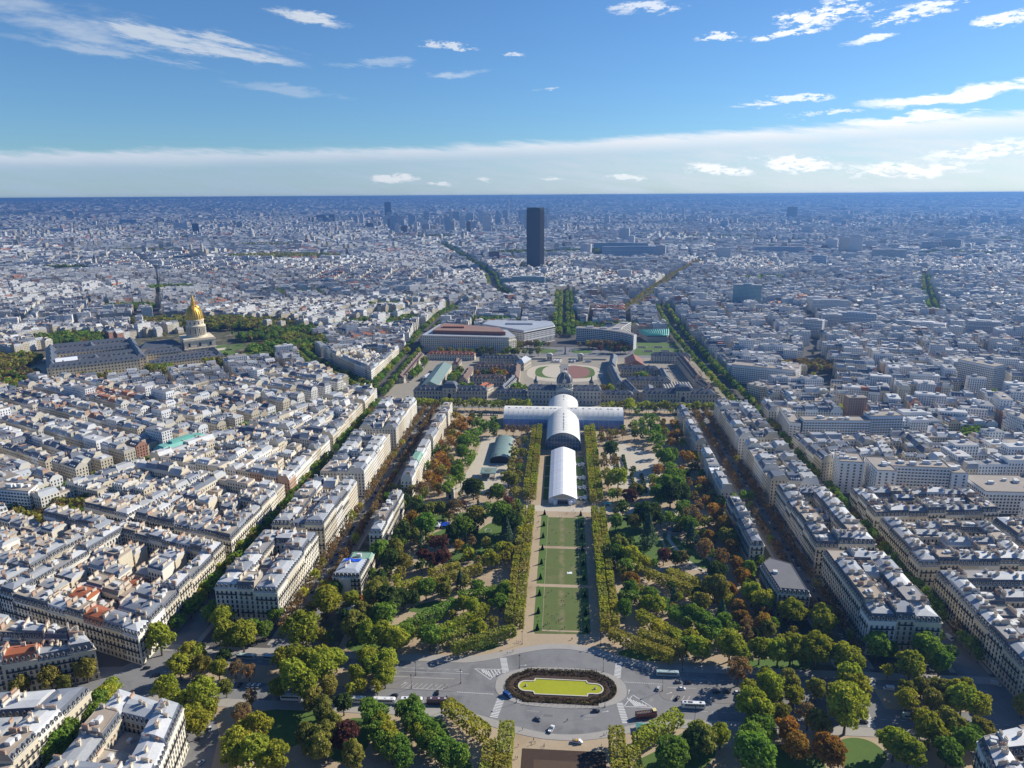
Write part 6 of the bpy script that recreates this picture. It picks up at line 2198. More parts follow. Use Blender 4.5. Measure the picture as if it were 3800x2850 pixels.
def tent():
  e = empty('white_tent', (0, 598, 0))
  pr = [(12.6, 0.0), (12.6, 5.0)]
  rp = [(12.9, 4.95), (9.0, 7.0), (5.0, 8.5), (2.2, 9.4), (0, 9.8)]
  full = rp + [(-x, z) for x, z in rp[-2::-1]]
  pm = vault_panel(full, 4.97).mesh('roof_panel', [M['tentcloth']])
  wm = vault_panel([(12.6, 0.0), (12.6, 5.0)], 4.97).mesh('wall_panel', [M['tentcloth']])
  w2 = vault_panel([(-12.6, 5.0), (-12.6, 0.0)], 4.97).mesh('wall_panel', [M['tentcloth']])
  rb = MB()
  rb.tube([(x, 0, z + 0.02) for x, z in full], 0.05, 4)
  rib = rb.mesh('seam', [M['rib']])
  for k in range(25):
    obj('roof_panel', pm, e, (0, k * 5.0, 0))
    obj('wall_panel', wm, e, (0, k * 5.0, 0))
    obj('wall_panel', w2, e, (0, k * 5.0, 0))
    obj('seam', rib, e, (0, k * 5.0 - 0.015, 0))
  b = MB()
  b.add([(x * 0.99, 0.05, z - 0.05) for x, z in full] + [(-12.5, 0.05, 0), (12.5, 0.05, 0)], [tuple(range(len(full) + 2))], 0)
  obj('front_wall', b.mesh('front_wall', [M['tentcloth']]), e)
  b = MB()
  b.add([(x * 0.93, -0.02, 5.1 + (z - 4.95) * 0.86) for x, z in full], [tuple(range(len(full)))], 0)
  obj('gable_panel', b.mesh('gable_panel', [mat('beige_cloth', (0.52, 0.46, 0.36), 0.7, None, 0.1, 0.3)]), e)
  b = MB()
  for k in range(-3, 4):
    b.box(k * 1.5 - 0.05, k * 1.5 + 0.05, -0.1, -0.03, 0.1, 4.4, 1)
  b.add([(-4.6, -0.04, 0), (4.6, -0.04, 0), (4.6, -0.04, 4.4), (-4.6, -0.04, 4.4)], [(0, 1, 2, 3)], 0)
  obj('entrance', b.mesh('entrance', [M['glass'], M['rib']]), e)
  for x0 in (-8.6, 5.4):
    b = MB()
    b.box(x0, x0 + 3.2, -3.0, -0.12, 0, 3.2)
    b.add([(x0 - 0.2, -3.2, 3.2), (x0 + 3.4, -3.2, 3.2), (x0 + 3.4, 0, 3.2), (x0 - 0.2, 0, 3.2), (x0 + 1.6, -1.6, 4.6)], [(0, 1, 4), (1, 2, 4), (2, 3, 4), (3, 0, 4)])
    obj('porch', b.mesh('porch', [M['tentcloth']]), e)
  tag(e, 'long white arched tent on the axis in front of the great hall', 'tent')
  # air handlers with fat white ducts, and low curved screens, beside the tent
  for k, y in enumerate((606, 630, 654, 690)):
    d = empty('air_handler', (18.5, y + 4, 0))
    b = MB()
    b.box(1.0, 3.4, -2, 2, 0.06, 2.3)
    obj('cabinet', b.mesh('cabinet', [M['tentcloth']]), d)
    b = MB()
    b.tube([(1.0, -1, 1.2), (-1.5, -3.0, 1.0), (-3.2, -0.5, 1.0), (-5.6, -2.6, 1.6)], 0.6, 7)
    obj('duct', b.mesh('duct', [M['tentcloth']]), d)
    b = MB()
    b.tube([(1.0, 1, 1.2), (-2.0, 2.4, 1.0), (-5.6, 1.6, 1.6)], 0.6, 7)
    obj('duct', b.mesh('duct', [M['tentcloth']]), d)
    tag(d, 'white air handler with ducts right of the tent, %s from its front' % ordw(k), 'air handler', 'air handlers beside the tent')
    b = MB()
    n = 10
    po = [(16.5 + 6.6 * math.sin(R(20 + 140 * i / n)), y + 2 - 9.0 * math.cos(R(20 + 140 * i / n))) for i in range(n + 1)]
    b.rings([[(p[0], p[1], z) for p in po] for z in (0.0, 1.5)], 0, False)
    b.rings([[(p[0] + 0.12, p[1], z) for p in po] for z in (1.5, 0.0)], 0, False)
    tag(obj('curved_screen', b.mesh('curved_screen', [M['tentcloth']])), 'low pale curved screen around the %s air handler' % ordw(k), 'screen', 'screens beside the tent')


tent()


def hangar():
  e = empty('green_hangar', (-66, 695, 0))
  prof = [(10.2, 4.0), (9.2, 5.2), (7.0, 6.8), (3.6, 7.9), (0, 8.3)]
  prof = prof + [(-x, z) for x, z in prof[-2::-1]]
  b = MB()
  L = 5.6
  rows = []
  for y, k in ((0, 0.0), (1.2, 0.22), (2.8, 0.34), (4.4, 0.22), (5.6, 0.0)):
    rows.append([(x * (1 + k * 0.02), y, z + k) for x, z in prof])
  b.rings(rows, 0, False)
  pm = b.mesh('roof_panel', [M['green_metal']], True)
  for k in range(12):
    obj('roof_panel', pm, e, (0, k * L, 0))
  b = MB()
  b.box(-10, 10, 0.3, 66.5, 0, 4.0)
  b.add([(x * 0.97, 0.32, z) for x, z in prof], [tuple(range(len(prof)))])
  obj('wall', b.mesh('wall', [M['dark']]), e)
  sb = MB()
  sb.add([(-2.0, 0, 0), (2.0, 0, 0.0), (2.0, 1.0, 0), (-2.0, 1.0, 0)], [(0, 1, 2, 3)])
  sm = sb.mesh('skylight', [M['glass']])
  for x, tilt in ((-4.8, 0.42), (4.8, -0.42)):
    for y in (3.0, 5.4):
      o = obj('skylight', sm, e, (x, y, 7.95 + 0.08))
      o.rotation_euler = (0, -tilt if x < 0 else -tilt, 0)
  tag(e, 'grey-green ribbed vault hangar on the left sand court', 'hangar')


hangar()


def pavilion():
  e = empty('bandstand_pavilion', (-74, 659.5, 0))
  b = MB()
  b.box(-7.8, 7.8, -7.8, 7.8, 5.6, 6.2, 0, True)
  b.box(-6.6, 6.6, -6.6, 6.6, 6.2, 6.35)
  r = obj('roof', b.mesh('roof', [M['green_metal']]), e)
  b = MB()
  b.lathe([(4.2, 6.36), (4.0, 6.5), (0.2, 6.7)], 20)
  obj('roof_disc', b.mesh('roof_disc', [mat('olive_metal', (0.16, 0.19, 0.14), 0.6)]), r)
  for sx in (-1, 1):
    for sy in (-1, 1):
      b = MB()
      b.lathe([(0.35, 0), (0.3, 5.6)], 8, 0, (sx * 6.4, sy * 6.4))
      obj('column', b.mesh('column', [M['trim']]), e)
  b = MB()
  b.box(-6.5, 6.5, -6.0, 6.5, 0, 0.9)
  obj('platform', b.mesh('platform', [M['pavement']]), e)
  tag(e, 'square flat-roofed bandstand below the green hangar', 'pavilion')


pavilion()


def small_buildings():
  # pale stone stele with two faces
  e = empty('stone_tower', (-104, 605, 0))
  b = MB()
  b.box(-3.6, 3.6, -2.6, 2.6, 0, 9.5)
  obj('wall', b.mesh('wall', [mat('pale_concrete', (0.56, 0.52, 0.45), 0.9, None, 0.1, 0.5)]), e)
  b = MB()
  b.box(-4.0, 4.0, -3.0, 3.0, 9.5, 10.2, 0, True)
  obj('cornice', b.mesh('cornice', [M['trim']]), e)
  b = MB()
  b.add([(-1.2, -2.63, 0.3), (1.2, -2.63, 0.3), (1.2, -2.63, 4.6), (-1.2, -2.63, 4.6)], [(0, 1, 2, 3)])
  obj('door', b.mesh('door', [M['dark']]), e)
  tag(e, 'pale block-like stone tower in the trees by the left end of the cross road', 'tower')
  for nm, x, y, w_, d, h, m_, lb in (('garden_kiosk', -86, 557, 3.4, 3.0, 3.2, M['verdigris'], 'small kiosk with a green hipped roof by the left garden path'),
                   ('garden_kiosk', -106, 546, 2.6, 5.0, 3.0, M['zinc'], 'grey sheet-roofed kiosk in the left garden'),
                   ('garden_kiosk', -99, 546, 3.0, 3.0, 3.0, M['blue_tarp'], 'dark blue tented stall beside the grey kiosk, left garden'),
                   ('garden_kiosk', 94, 548, 7.0, 3.0, 3.0, M['slate'], 'long dark playground hut in the right garden'),
                   ('garden_kiosk', 40, 597, 3.0, 2.2, 2.8, M['verdigris'], 'dark green park stall by the right end of the cross road'),
                   ('garden_kiosk', 44, 317.8, 4.4, 1.8, 2.7, M['verdigris'], 'green newspaper kiosk under the clipped row near the open-top bus')):
    e = empty(nm, (x, y, 0))
    b = MB()
    b.box(-w_, w_, -d, d, 0, h - 0.4)
    obj('wall', b.mesh('wall', [M['trim']]), e)
    b = MB()
    b.rings([[(-w_ - 0.6, -d - 0.6, h - 0.5), (w_ + 0.6, -d - 0.6, h - 0.5), (w_ + 0.6, d + 0.6, h - 0.5), (-w_ - 0.6, d + 0.6, h - 0.5)],
        [(-w_ * 0.3, -d * 0.15, h + 0.9), (w_ * 0.3, -d * 0.15, h + 0.9), (w_ * 0.3, d * 0.15, h + 0.9), (-w_ * 0.3, d * 0.15, h + 0.9)]], 0, True, True, True)
    obj('roof', b.mesh('roof', [m_]), e, color=(0.42, 0.45, 0.5))
    b = MB()
    b.box(-w_ * 0.6, w_ * 0.6, -d - 0.04, -d - 0.01, 0.9, h - 0.7)
    obj('hatch', b.mesh('hatch', [M['dark']]), e)
    tag(e, lb, 'kiosk')
  # glazed terrace and awning by the villa
  e = empty('glass_terrace', (-142, 413, 0), R(42))
  b = MB()
  for k in range(8):
    b = MB()
    b.add([(-8.5 + k * 2.1, -2.6, 2.6), (-6.5 + k * 2.1, -2.6, 2.6), (-6.5 + k * 2.1, 2.6, 3.7), (-8.5 + k * 2.1, 2.6, 3.7)], [(0, 1, 2, 3)])
    obj('roof_pane', b.mesh('roof_pane', [M['tentcloth']]), e)
  b = MB()
  b.box(-8.5, 8.3, -2.5, 2.5, 0, 2.5)
  obj('wall', b.mesh('wall', [M['hall_glass']]), e)
  tag(e, 'glass-roofed restaurant terrace below the left corner villa', 'terrace')
  e = empty('white_awning', (-136.5, 447, 0), R(60))
  b = MB()
  b.box(-3.6, 3.6, -2.4, 2.4, 3.4, 3.55, 0, True)
  obj('cover', b.mesh('cover', [M['tentcloth']]), e)
  for sx in (-3.4, 3.4):
    for sy in (-2.2, 2.2):
      b = MB()
      b.tube([(sx, sy, 0), (sx, sy, 3.4)], 0.08, 5)
      obj('post', b.mesh('post', [M['iron']]), e)
  tag(e, 'white awning on posts on the park side of the left villa', 'awning')
  # white sheet on the middle lawn, its two dark wings
  b = MB()
  b.add([(-1.8, -1.4, 0), (1.9, -1.2, 0), (1.7, 1.4, 0), (-1.9, 1.3, 0)], [(0, 1, 2, 3)])
  tag(obj('picnic_sheet', b.mesh('picnic_sheet', [M['tentcloth']]), None, (5.5, 476, 0.1)), 'white sheet spread on the middle lawn', 'sheet')


small_buildings()


def villa():
  H = dict(p=[(-160, 435), (-140, 435), (-139.5, 458), (-160, 458)], e=['s', 's', 's', 's'], h=14.5, rnd=random.Random(4), depth=14, flat=False, wall=(0.70, 0.65, 0.54), roof=(0.42, 0.45, 0.5), slope=0, rh=2.6,
      label='corner villa with a blue tarp on its roof and a round bay', group='mansions along the left park edge')
  e = house_thing(H, True)
  b = MB()
  ring_ = [(-6 + 4.6 * math.cos(R(180 + t)), -11.4 + 2.6 * math.sin(R(180 + t))) for t in range(0, 181, 20)]
  b.prism(ring_, 0, 14.3)
  b.rings([[(x * 1.0, y - 0.25, 13.6) for x, y in ring_], [(x, y - 0.45, 14.0) for x, y in ring_], [(x, y - 0.2, 14.6) for x, y in ring_]], 0, False)
  obj('round_bay', b.mesh('round_bay', [M['stone']]), e, (4.5, 0, 0), color=(0.70, 0.65, 0.54))
  V, F = [], []
  for i in range(9):
    for j in range(5):
      V.append((-6 + i * 1.45, 3.4 + j * 1.0 + 0.6 * math.sin(i * 0.9), 18.75 + 0.18 * math.sin(i * 1.7 + j)))
  for i in range(8):
    for j in range(4):
      a = i * 5 + j
      F.append((a, a + 5, a + 6, a + 1))
  me = bpy.data.meshes.new('tarp')
  me.from_pydata(V, [], F)
  me.materials.append(M['blue_tarp'])
  obj('tarp', me, e)
  H2 = dict(p=[(-157, 458.2), (-140.5, 458.2), (-140.5, 474), (-157, 474)], e=['p', 's', 's', 's'], h=12.5, rnd=random.Random(9), depth=14, flat=True, wall=(0.66, 0.61, 0.5), roof=(0.22, 0.36, 0.29), slope=1, rh=1.2,
       label='low house with a green roof terrace behind the blue-tarp villa', group='mansions along the left park edge')
  house_thing(H2, True)


villa()


# ------------------------------------------------------------------ classical wings: school and veterans' hospital
def panes(parent, rows):
  """window panes of one wing: (x, y, z, ux, uy, w, h)"""
  V, F, mi = [], [], []
  for x, y, z, ux, uy, w_, h in rows:
    nx, ny = uy, -ux
    for k, (gw, gh, o_) in enumerate(((w_ * 0.5 + 0.22, h * 0.5 + 0.22, 0.04), (w_ * 0.5, h * 0.5, 0.07))):
      b0 = len(V)
      for sa, sz in ((-1, -1), (1, -1), (1, 1), (-1, 1)):
        V.append((x + ux * gw * sa + nx * o_, y + uy * gw * sa + ny * o_, z + gh * sz))
      F.append((b0, b0 + 1, b0 + 2, b0 + 3))
      mi.append(1 - k)
  if V:
    o = obj('window_panes', mesh_np('window_panes', V, F, [M['glass'], M['trim']], mi), parent)
    o['kind'] = 'stuff'


def wing(name, p0, p1, width, h, rh, wall, roofm, label, group=None, floors=2, dorm=True, chim=True, bay=4.2, roofc=None, hip=True, cat='building', parent=None):
  dx_, dy_ = p1[0] - p0[0], p1[1] - p0[1]
  L = math.hypot(dx_, dy_)
  a = math.atan2(dy_, dx_)
  c = ((p0[0] + p1[0]) / 2, (p0[1] + p1[1]) / 2)
  e = empty(name, (c[0], c[1], 0), a)
  hl, hw = L / 2, width / 2
  b = MB()
  rc = lambda d: [(-hl - d, -hw - d), (hl + d, -hw - d), (hl + d, hw + d), (-hl - d, hw + d)]
  b.rings([[(x, y, z) for x, y in rc(d)] for z, d in ((0, 0.1), (h * 0.45, 0.1), (h * 0.45, 0.2), (h * 0.48, 0.2), (h * 0.48, 0), (h - 0.7, 0), (h - 0.5, 0.45), (h, 0.45))], 0, True, False, True)
  obj('wall', b.mesh('wall', [M['stone']]), e, color=wall)
  b = MB()
  q = hw if hip else 0.01
  lo = rc(0.5)
  b.add([(x, y, h) for x, y in lo] + [(-hl + q, 0, h + rh), (hl - q, 0, h + rh)], [(0, 1, 5, 4), (1, 2, 5), (2, 3, 4, 5), (3, 0, 4)], 0)
  r = obj('roof', b.mesh('roof', [roofm]), e, color=roofc or (0.3, 0.3, 0.33))
  rows = []
  ca, sa = math.cos(a), math.sin(a)
  sides = [((-hl, -hw), (hl, -hw)), ((hl, -hw), (hl, hw)), ((hl, hw), (-hl, hw)), ((-hl, hw), (-hl, -hw))]
  for (x0, y0), (x1, y1) in sides:
    nn, Ls = edge_n((x0, y0), (x1, y1))
    wn = (nn[0] * ca - nn[1] * sa, nn[0] * sa + nn[1] * ca)
    mx, my = (x0 + x1) / 2, (y0 + y1) / 2
    if to_cam(c[0] + mx * ca - my * sa, c[1] + mx * sa + my * ca, wn) < 0.03:
      continue
    n = max(1, int(Ls / bay))
    fh = h / floors
    for f in range(floors):
      for i in range(n):
        s = (i + 0.5) / n
        rows.append((x0 + (x1 - x0) * s + nn[0] * 0.11, y0 + (y1 - y0) * s + nn[1] * 0.11, f * fh + fh * 0.5, (x1 - x0) / Ls, (y1 - y0) / Ls, 1.5, fh * 0.52))
    if dorm and Ls > 12:
      nd = max(1, int(Ls / (bay * 1.5)))
      for i in range(nd):
        s = (i + 0.5) / nd
        if 0.06 < s < 0.94:
          obj('dormer', DORM, r, (x0 + (x1 - x0) * s - nn[0] * hw * 0.22, y0 + (y1 - y0) * s - nn[1] * hw * 0.22, h + rh * 0.2), math.atan2(y1 - y0, x1 - x0))
  panes(e, rows)
  if chim:
    for i in range(max(1, int(L / 22))):
      s = (i + 0.5) / max(1, int(L / 22)) - 0.5
      obj('chimney_stack', CHIM[2.2], e, (s * L * 0.9, (-1) ** i * 0.6, h + rh - 0.4), 0, color=(0.55, 0.48, 0.38))
  tag(e, label, cat, group)
  return e


SCH = (0.47, 0.43, 0.35)
BRN = (0.21, 0.155, 0.13)
M['brown_tile'] = mat('brown_tile', (0.17, 0.115, 0.095), 0.85, None, 0.22, 0.3, 2.0)
G1 = 'wings of the military school'
wing('school_wing', (-205.5, 935.5), (-104.5, 938.5), 15, 13, 6, SCH, M['slate'], 'long left front wing of the school facing the plane trees', G1, 2)
wing('school_wing', (107.5, 935), (202, 938), 15, 13, 6, SCH, M['slate'], 'long right front wing of the school behind the avenue trees', G1, 2)
for x, w_ in ((-155.5, 'left'), (159.3, 'right')):                   # arched pavilions with square domes
  e = empty('gate_pavilion', (x, 936.3, 0))
  b = MB()
  b.box(-9.6, 9.6, -9, 9, 0, 17)
  b.box(-10.1, 10.1, -9.5, 9.5, 16.2, 17.2, 0, True)
  obj('wall', b.mesh('wall', [M['stone']]), e, color=SCH)
  b = MB()
  b.rings([[(sx * a_, sy * d_, z) for sx, sy in ((-1, -1), (1, -1), (1, 1), (-1, 1))] for a_, d_, z in ((9.8, 9.2, 17.2), (9.0, 8.4, 20), (7.2, 6.6, 22.6), (4.6, 4.0, 24.2), (4.2, 3.6, 24.3))], 0, True, False, True)
  obj('roof', b.mesh('roof', [M['slate']]), e)
  b = MB()
  b.add([(-2.2, -9.06, 0.1), (2.2, -9.06, 0.1), (2.2, -9.06, 8), (1.5, -9.06, 9.6), (0, -9.06, 10.2), (-1.5, -9.06, 9.6), (-2.2, -9.06, 8)], [tuple(range(7))])
  obj('gateway', b.mesh('gateway', [M['dark']]), e)
  panes(e, [(sx * 6, -9.01, z, 1, 0, 1.5, 2.6) for sx in (-1, 1) for z in (4, 9.5, 13.5)] + [(0, -9.01, 13.5, 1, 0, 1.6, 2.4)])
  tag(e, 'arched gate pavilion with a square dome in the %s front wing' % w_, 'pavilion', G1)
wing('school_wing', (-90, 930), (-49, 931), 13, 12, 5, SCH, M['slate'], 'lower linking wing left of the domed block', G1, 2)
wing('school_wing', (51, 931), (93, 931), 13, 12, 5, SCH, M['slate'], 'lower linking wing right of the domed block', G1, 2)


def school_main():
  e = empty('domed_school_block', (1, 925, 0))
  b = MB()
  rc = lambda d: [(-48.5 - d, -10 - d), (48.5 + d, -10 - d), (48.5 + d, 10 + d), (-48.5 - d, 10 + d)]
  b.rings([[(x, y, z) for x, y in rc(d)] for z, d in ((0, 0.2), (7, 0.2), (7, 0.4), (7.6, 0.4), (7.6, 0), (18, 0), (18.3, 0.6), (19.4, 0.6))], 0, True, False, True)
  b.box(-11.5, 11.5, -12.6, 12, 0, 22.5)
  obj('wall', b.mesh('wall', [M['stone']]), e, color=(0.52, 0.48, 0.40))
  for x0, x1 in ((-49, -11.6), (11.6, 49)):
    b = MB()
    b.add([(x0, -10.5, 19.4), (x1, -10.5, 19.4), (x1, 10.5, 19.4), (x0, 10.5, 19.4), (x0 + (4 if x0 < 0 else 0), 0, 25), (x1 - (4 if x0 > 0 else 0), 0, 25)], [(0, 1, 5, 4), (1, 2, 5), (2, 3, 4, 5), (3, 0, 4)])
    r = obj('roof', b.mesh('roof', [M['slate']]), e)
    for i in range(6):
      obj('dormer', DORM, r, (x0 + 4 + i * (x1 - x0 - 8) / 5, -8.6, 20.2), 0)
    for i in range(3):
      obj('chimney_stack', CHIM[3.6], r, (x0 + 6 + i * (x1 - x0 - 12) / 2, 1.0, 24.6), 1.57, color=(0.52, 0.46, 0.38))
  # portico: eight columns and a pediment
  for i in range(8):
    b = MB()
    b.lathe([(0.75, 7.6), (0.62, 18.0), (0.85, 18.6)], 10, 0, (-8.8 + i * 2.52, -13.6))
    obj('column', b.mesh('column', [M['trim']]), e)
  b = MB()
  b.box(-10.8, 10.8, -14.6, -12.65, 18.6, 20.4, 0, True)
  b.add([(-11.2, -14.8, 20.4), (11.2, -14.8, 20.4), (0, -14.8, 24.6), (-11.2, -11.0, 20.4), (11.2, -11.0, 20.4), (0, -11.0, 24.6)], [(0, 1, 2), (1, 4, 5, 2), (3, 0, 2, 5), (4, 3, 5)])
  b.box(-10.4, 10.4, -14.6, -12.65, 0, 7.5)
  obj('portico', b.mesh('portico', [M['trim']]), e)
  # attic and four-sided dome
  b = MB()
  b.box(-10.2, 10.2, -9.6, 9.6, 22.5, 29)
  obj('attic', b.mesh('attic', [M['stone']]), e, color=(0.5, 0.46, 0.38))
  b = MB()
  def sq(r, z, k=0.72):
    n = 20
    return [(r * math.copysign(abs(math.cos(t)) ** k, math.cos(t)), r * 0.95 * math.copysign(abs(math.sin(t)) ** k, math.sin(t)), z) for t in [6.28319 * (i + 0.5) / n for i in range(n)]]
  b.rings([sq(r, z) for r, z in ((10.4, 29), (10.5, 29.8), (10.3, 32), (9.7, 34.6), (8.5, 37.2), (6.8, 39.4), (4.6, 41.0), (3.2, 41.6))], 0, True, False, True)
  d = obj('dome', b.mesh('dome', [M['slate']], True), e)
  b = MB()
  b.lathe([(3.4, 41.5), (3.4, 43.4), (2.6, 43.6), (0.3, 44.2)], 12)
  b.lathe([(0.1, 44.2), (0.06, 50)], 6)
  obj('lantern', b.mesh('lantern', [M['trim']]), d)
  for i in range(8):
    t = 6.28319 * i / 8
    b = MB()
    pts = [((r + 0.15) * math.copysign(abs(math.cos(t)) ** 0.72, math.cos(t)) if abs(math.cos(t)) > 1e-6 else 0, (r + 0.15) * 0.95 * math.copysign(abs(math.sin(t)) ** 0.72, math.sin(t)) if abs(math.sin(t)) > 1e-6 else 0, z) for r, z in ((10.4, 29), (10.3, 32), (9.7, 34.6), (8.5, 37.2), (6.8, 39.4), (4.6, 41.0))]
    b.tube(pts, 0.28, 5)
    obj('dome_rib', b.mesh('dome_rib', [M['trim']]), d)
  b = MB()
  b.add([(-2.2, -10.0, 30), (2.2, -10.0, 30), (2.2, -9.9, 33), (0, -9.6, 35), (-2.2, -9.9, 33)], [tuple(range(5))])
  b.tube([(-2.2, -10.1, 30), (-2.2, -10.1, 33), (0, -9.8, 35.4), (2.2, -10.1, 33), (2.2, -10.1, 30)], 0.35, 5, 0)
  obj('clock_niche', b.mesh('clock_niche', [M['trim']]), d)
  rows = []
  for i in range(20):
    x = -46 + i * 4.84
    if abs(x) < 12:
      continue
    for z, hh in ((3.6, 3.4), (10.6, 3.6), (15.6, 2.2)):
      rows.append((x, -10.21 if z < 7 else -10.01, z, 1, 0, 1.7, hh))
  rows += [(x, -9.61, 26, 1, 0, 1.6, 3) for x in (-6, 0, 6)]
  panes(e, rows)
  tag(e, 'pale main block of the military school with a dark four-sided dome', 'building', G1)
  for x, w_ in ((-38, 'left'), (38, 'right')):                     # little clock turrets behind
    t = empty('roof_turret', (x, 948, 0))
    b = MB()
    b.box(-3, 3, -3, 3, 0, 22)
    obj('wall', b.mesh('wall', [M['stone']]), t, color=SCH)
    b = MB()
    b.lathe([(3.6, 22), (3.4, 24), (2.2, 25.6), (1.2, 27), (1.0, 29), (0.5, 31), (0.05, 33)], 8)
    obj('cap', b.mesh('cap', [M['slate']]), t)
    tag(t, 'small capped turret behind the domed block, %s' % w_, 'turret', G1)
    wing('school_wing', (x - 9, 948), (x + 9, 948), 14, 14, 6, SCH, M['slate'], 'short back wing around the %s turret' % w_, G1, 2, False)


school_main()
wing('barrack', (-244, 1015), (-245.5, 1180), 12, 8, 5, (0.58, 0.53, 0.43), M['brown_tile'], 'long narrow brown-roofed barrack along the left avenue', G1, 2, True, True, 4.5, hip=False)
wing('barrack', (-233, 1182), (-151, 1178), 13, 9, 5, (0.64, 0.59, 0.48), M['tile'], 'bright red-roofed barrack below the big ministry', G1, 2)
wing('barrack', (-141, 1084), (-76, 1083), 13, 11, 5, SCH, M['brown_tile'], 'upper brown-roofed barrack of the left court', G1, 2)
wing('barrack', (-137, 1012), (-86, 1014), 13, 11, 5, SCH, M['brown_tile'], 'lower brown-roofed barrack of the left court', G1, 2)
wing('barrack', (-86, 948), (-72, 1022), 11, 10, 5, SCH, M['slate'], 'slate-roofed barrack slanting beside the orange roof', G1, 2)
wing('barrack', (-71, 1010), (-74, 1098), 11, 10, 5, SCH, M['brown_tile'], 'barrack along the left edge of the parade ground', G1, 2)
wing('barrack', (-139, 1146), (-72, 1143), 12, 11, 5, SCH, M['slate'], 'slate-roofed barrack at the top of the left courts', G1, 2)
wing('barrack', (-70, 1104), (-60, 1138), 14, 12, 6, SCH, M['zinc'], 'end pavilion with a pale metal roof by the parade ground', G1, 2, False, roofc=(0.4, 0.43, 0.48))
wing('barrack', (-148, 1005), (-146, 1075), 11, 9, 4, SCH, M['brown_tile'], 'left cross wing of the left court', G1, 2, False)
wing('barrack', (-120, 952), (-108, 984), 16, 9, 4.5, (0.66, 0.60, 0.5), M['tile'], 'orange-tiled house behind the left front wing', G1, 2)
wing('riding_hall', (-191, 975), (-191, 1100), 24, 8, 6, (0.60, 0.56, 0.47), M['green_metal'], 'long green-roofed riding hall in the left courts', G1, 1, False, False, 6, hip=False)
wing('barrack', (-212, 1030), (-206, 1054), 9, 5, 2.5, (0.62, 0.6, 0.55), M['zinc'], 'small grey shed left of the green riding hall', G1, 1, False, False, roofc=(0.42, 0.43, 0.45))
wing('barrack', (-174, 1105), (-174, 1140), 11, 8, 5, SCH, M['brown_tile'], 'short brown-roofed barrack at the end of the riding hall', G1, 2)
wing('barrack', (76, 1100), (84, 1175), 11, 10, 5, SCH, M['slate'], 'slate barrack along the upper right edge of the parade ground', G1, 2)
wing('barrack', (80, 990), (74, 1095), 11, 10, 5, SCH, M['slate'], 'slate barrack along the lower right edge of the parade ground', G1, 2)
wing('riding_hall', (114, 1112), (114, 1160), 27, 9, 8, (0.56, 0.5, 0.4), mat('brick_tile', (0.27, 0.135, 0.105), 0.85, None, 0.2, 0.3), 'broad brick-red roofed hall right of the parade ground', G1, 1, False, False, 6, hip=False)
wing('barrack', (88, 1080), (147, 1079), 13, 11, 5, SCH, M['slate'], 'upper slate barrack of the right court', G1, 2)
wing('barrack', (92, 1012), (154, 1011), 13, 11, 5, SCH, M['slate'], 'lower slate barrack of the right court', G1, 2)
wing('barrack', (150, 1020), (150, 1078), 11, 10, 5, SCH, M['slate'], 'right cross wing of the right court', G1, 2)
wing('barrack', (98, 945), (88, 1004), 11, 10, 5, SCH, M['slate'], 'slanting slate barrack behind the right linking wing', G1, 2)
wing('barrack', (193, 1160), (196, 1020), 15, 11, 5.5, (0.6, 0.55, 0.45), M['brown_tile'], 'long brown-roofed barrack beside the right avenue trees', G1, 3)
wing('barrack', (196, 1012), (203, 972), 14, 9, 5, SCH, M['brown_tile'], 'lower brown-roofed barrack at the near end by the right avenue', G1, 2)
wing('barrack', (146, 1178), (210, 1176), 12, 11, 5, (0.58, 0.54, 0.46), M['slate'], 'slate barrack at the top right corner of the school', G1, 3)
wing('barrack', (117, 945), (120, 985), 12, 9, 4, SCH, M['slate'], 'gabled slate barrack behind the right front wing', G1, 2)
e = empty('glass_shed', (161, 994, 0))
b = MB()
b.box(-20, 20, -20, 20, 0, 7)
obj('wall', b.mesh('wall', [M['pavement']]), e)
for k in range(10):
  b = MB()
  b.add([(-20.3 + k * 4.06, -20.3, 7.0), (-18.27 + k * 4.06, -20.3, 8.2), (-18.27 + k * 4.06, 20.3, 8.2), (-20.3 + k * 4.06, 20.3, 7.0), (-16.24 + k * 4.06, -20.3, 7.0), (-16.24 + k * 4.06, 20.3, 7.0)], [(0, 1, 2, 3), (1, 4, 5, 2), (0, 4, 1), (3, 2, 5)])
  obj('roof_panel', b.mesh('roof_panel', [M['pavement']]), e)
tag(e, 'pale shed with ridged glass roof in the right courts', 'shed')

# courts, parade ground and the square behind
sheet('court_ground', rect(-250, 226, 904, 1205), 0.03, mat('court_sand', (0.30, 0.27, 0.22), 0.95, None, 0.15, 0.08, 0.6), 'dusty courtyards of the military school')
sheet('parade_ground', oval(2, 1092, 60, 57, 40, 2.6), 0.06, M['pale_gravel'], 'pale parade ground between the barracks')
sheet('turf_ring', oval(2, 1096, 47, 41, 40, 3.2), 0.09, M['lawn'], 'grass ring around the two riding arenas')
sheet('sand_arena', [(-33, 1064), (-7, 1060), (-7, 1136), (-33, 1134)] if False else blob_poly([(-34, 1098), (-27, 1130), (-8, 1136), (-7, 1062), (-27, 1068)], 4), 0.12, M['pale_gravel'], 'pale sand riding arena, left half of the oval')
sheet('red_track', blob_poly([(9, 1060), (9, 1136), (32, 1132), (42, 1098), (32, 1064)], 4), 0.12, mat('red_track', (0.24, 0.12, 0.10), 0.95, None, 0.12, 0.1), 'dull red sports ground, right half of the oval')
sheet('paved_strip', rect(-5.5, 7.5, 1040, 1150), 0.15, M['asphalt'], 'dark path between the two halves of the oval')
sheet('square_road', rect(-250, 218, 1205.5, 1285), 0.05, M['asphalt'], 'broad road and square behind the parade ground')
sheet('square_lawn', blob_poly([(-52, 1243), (-40, 1266), (-14, 1266), (-14, 1240), (-32, 1234)]), 0.09, M['lawn'], 'half-round lawn on the square, left')
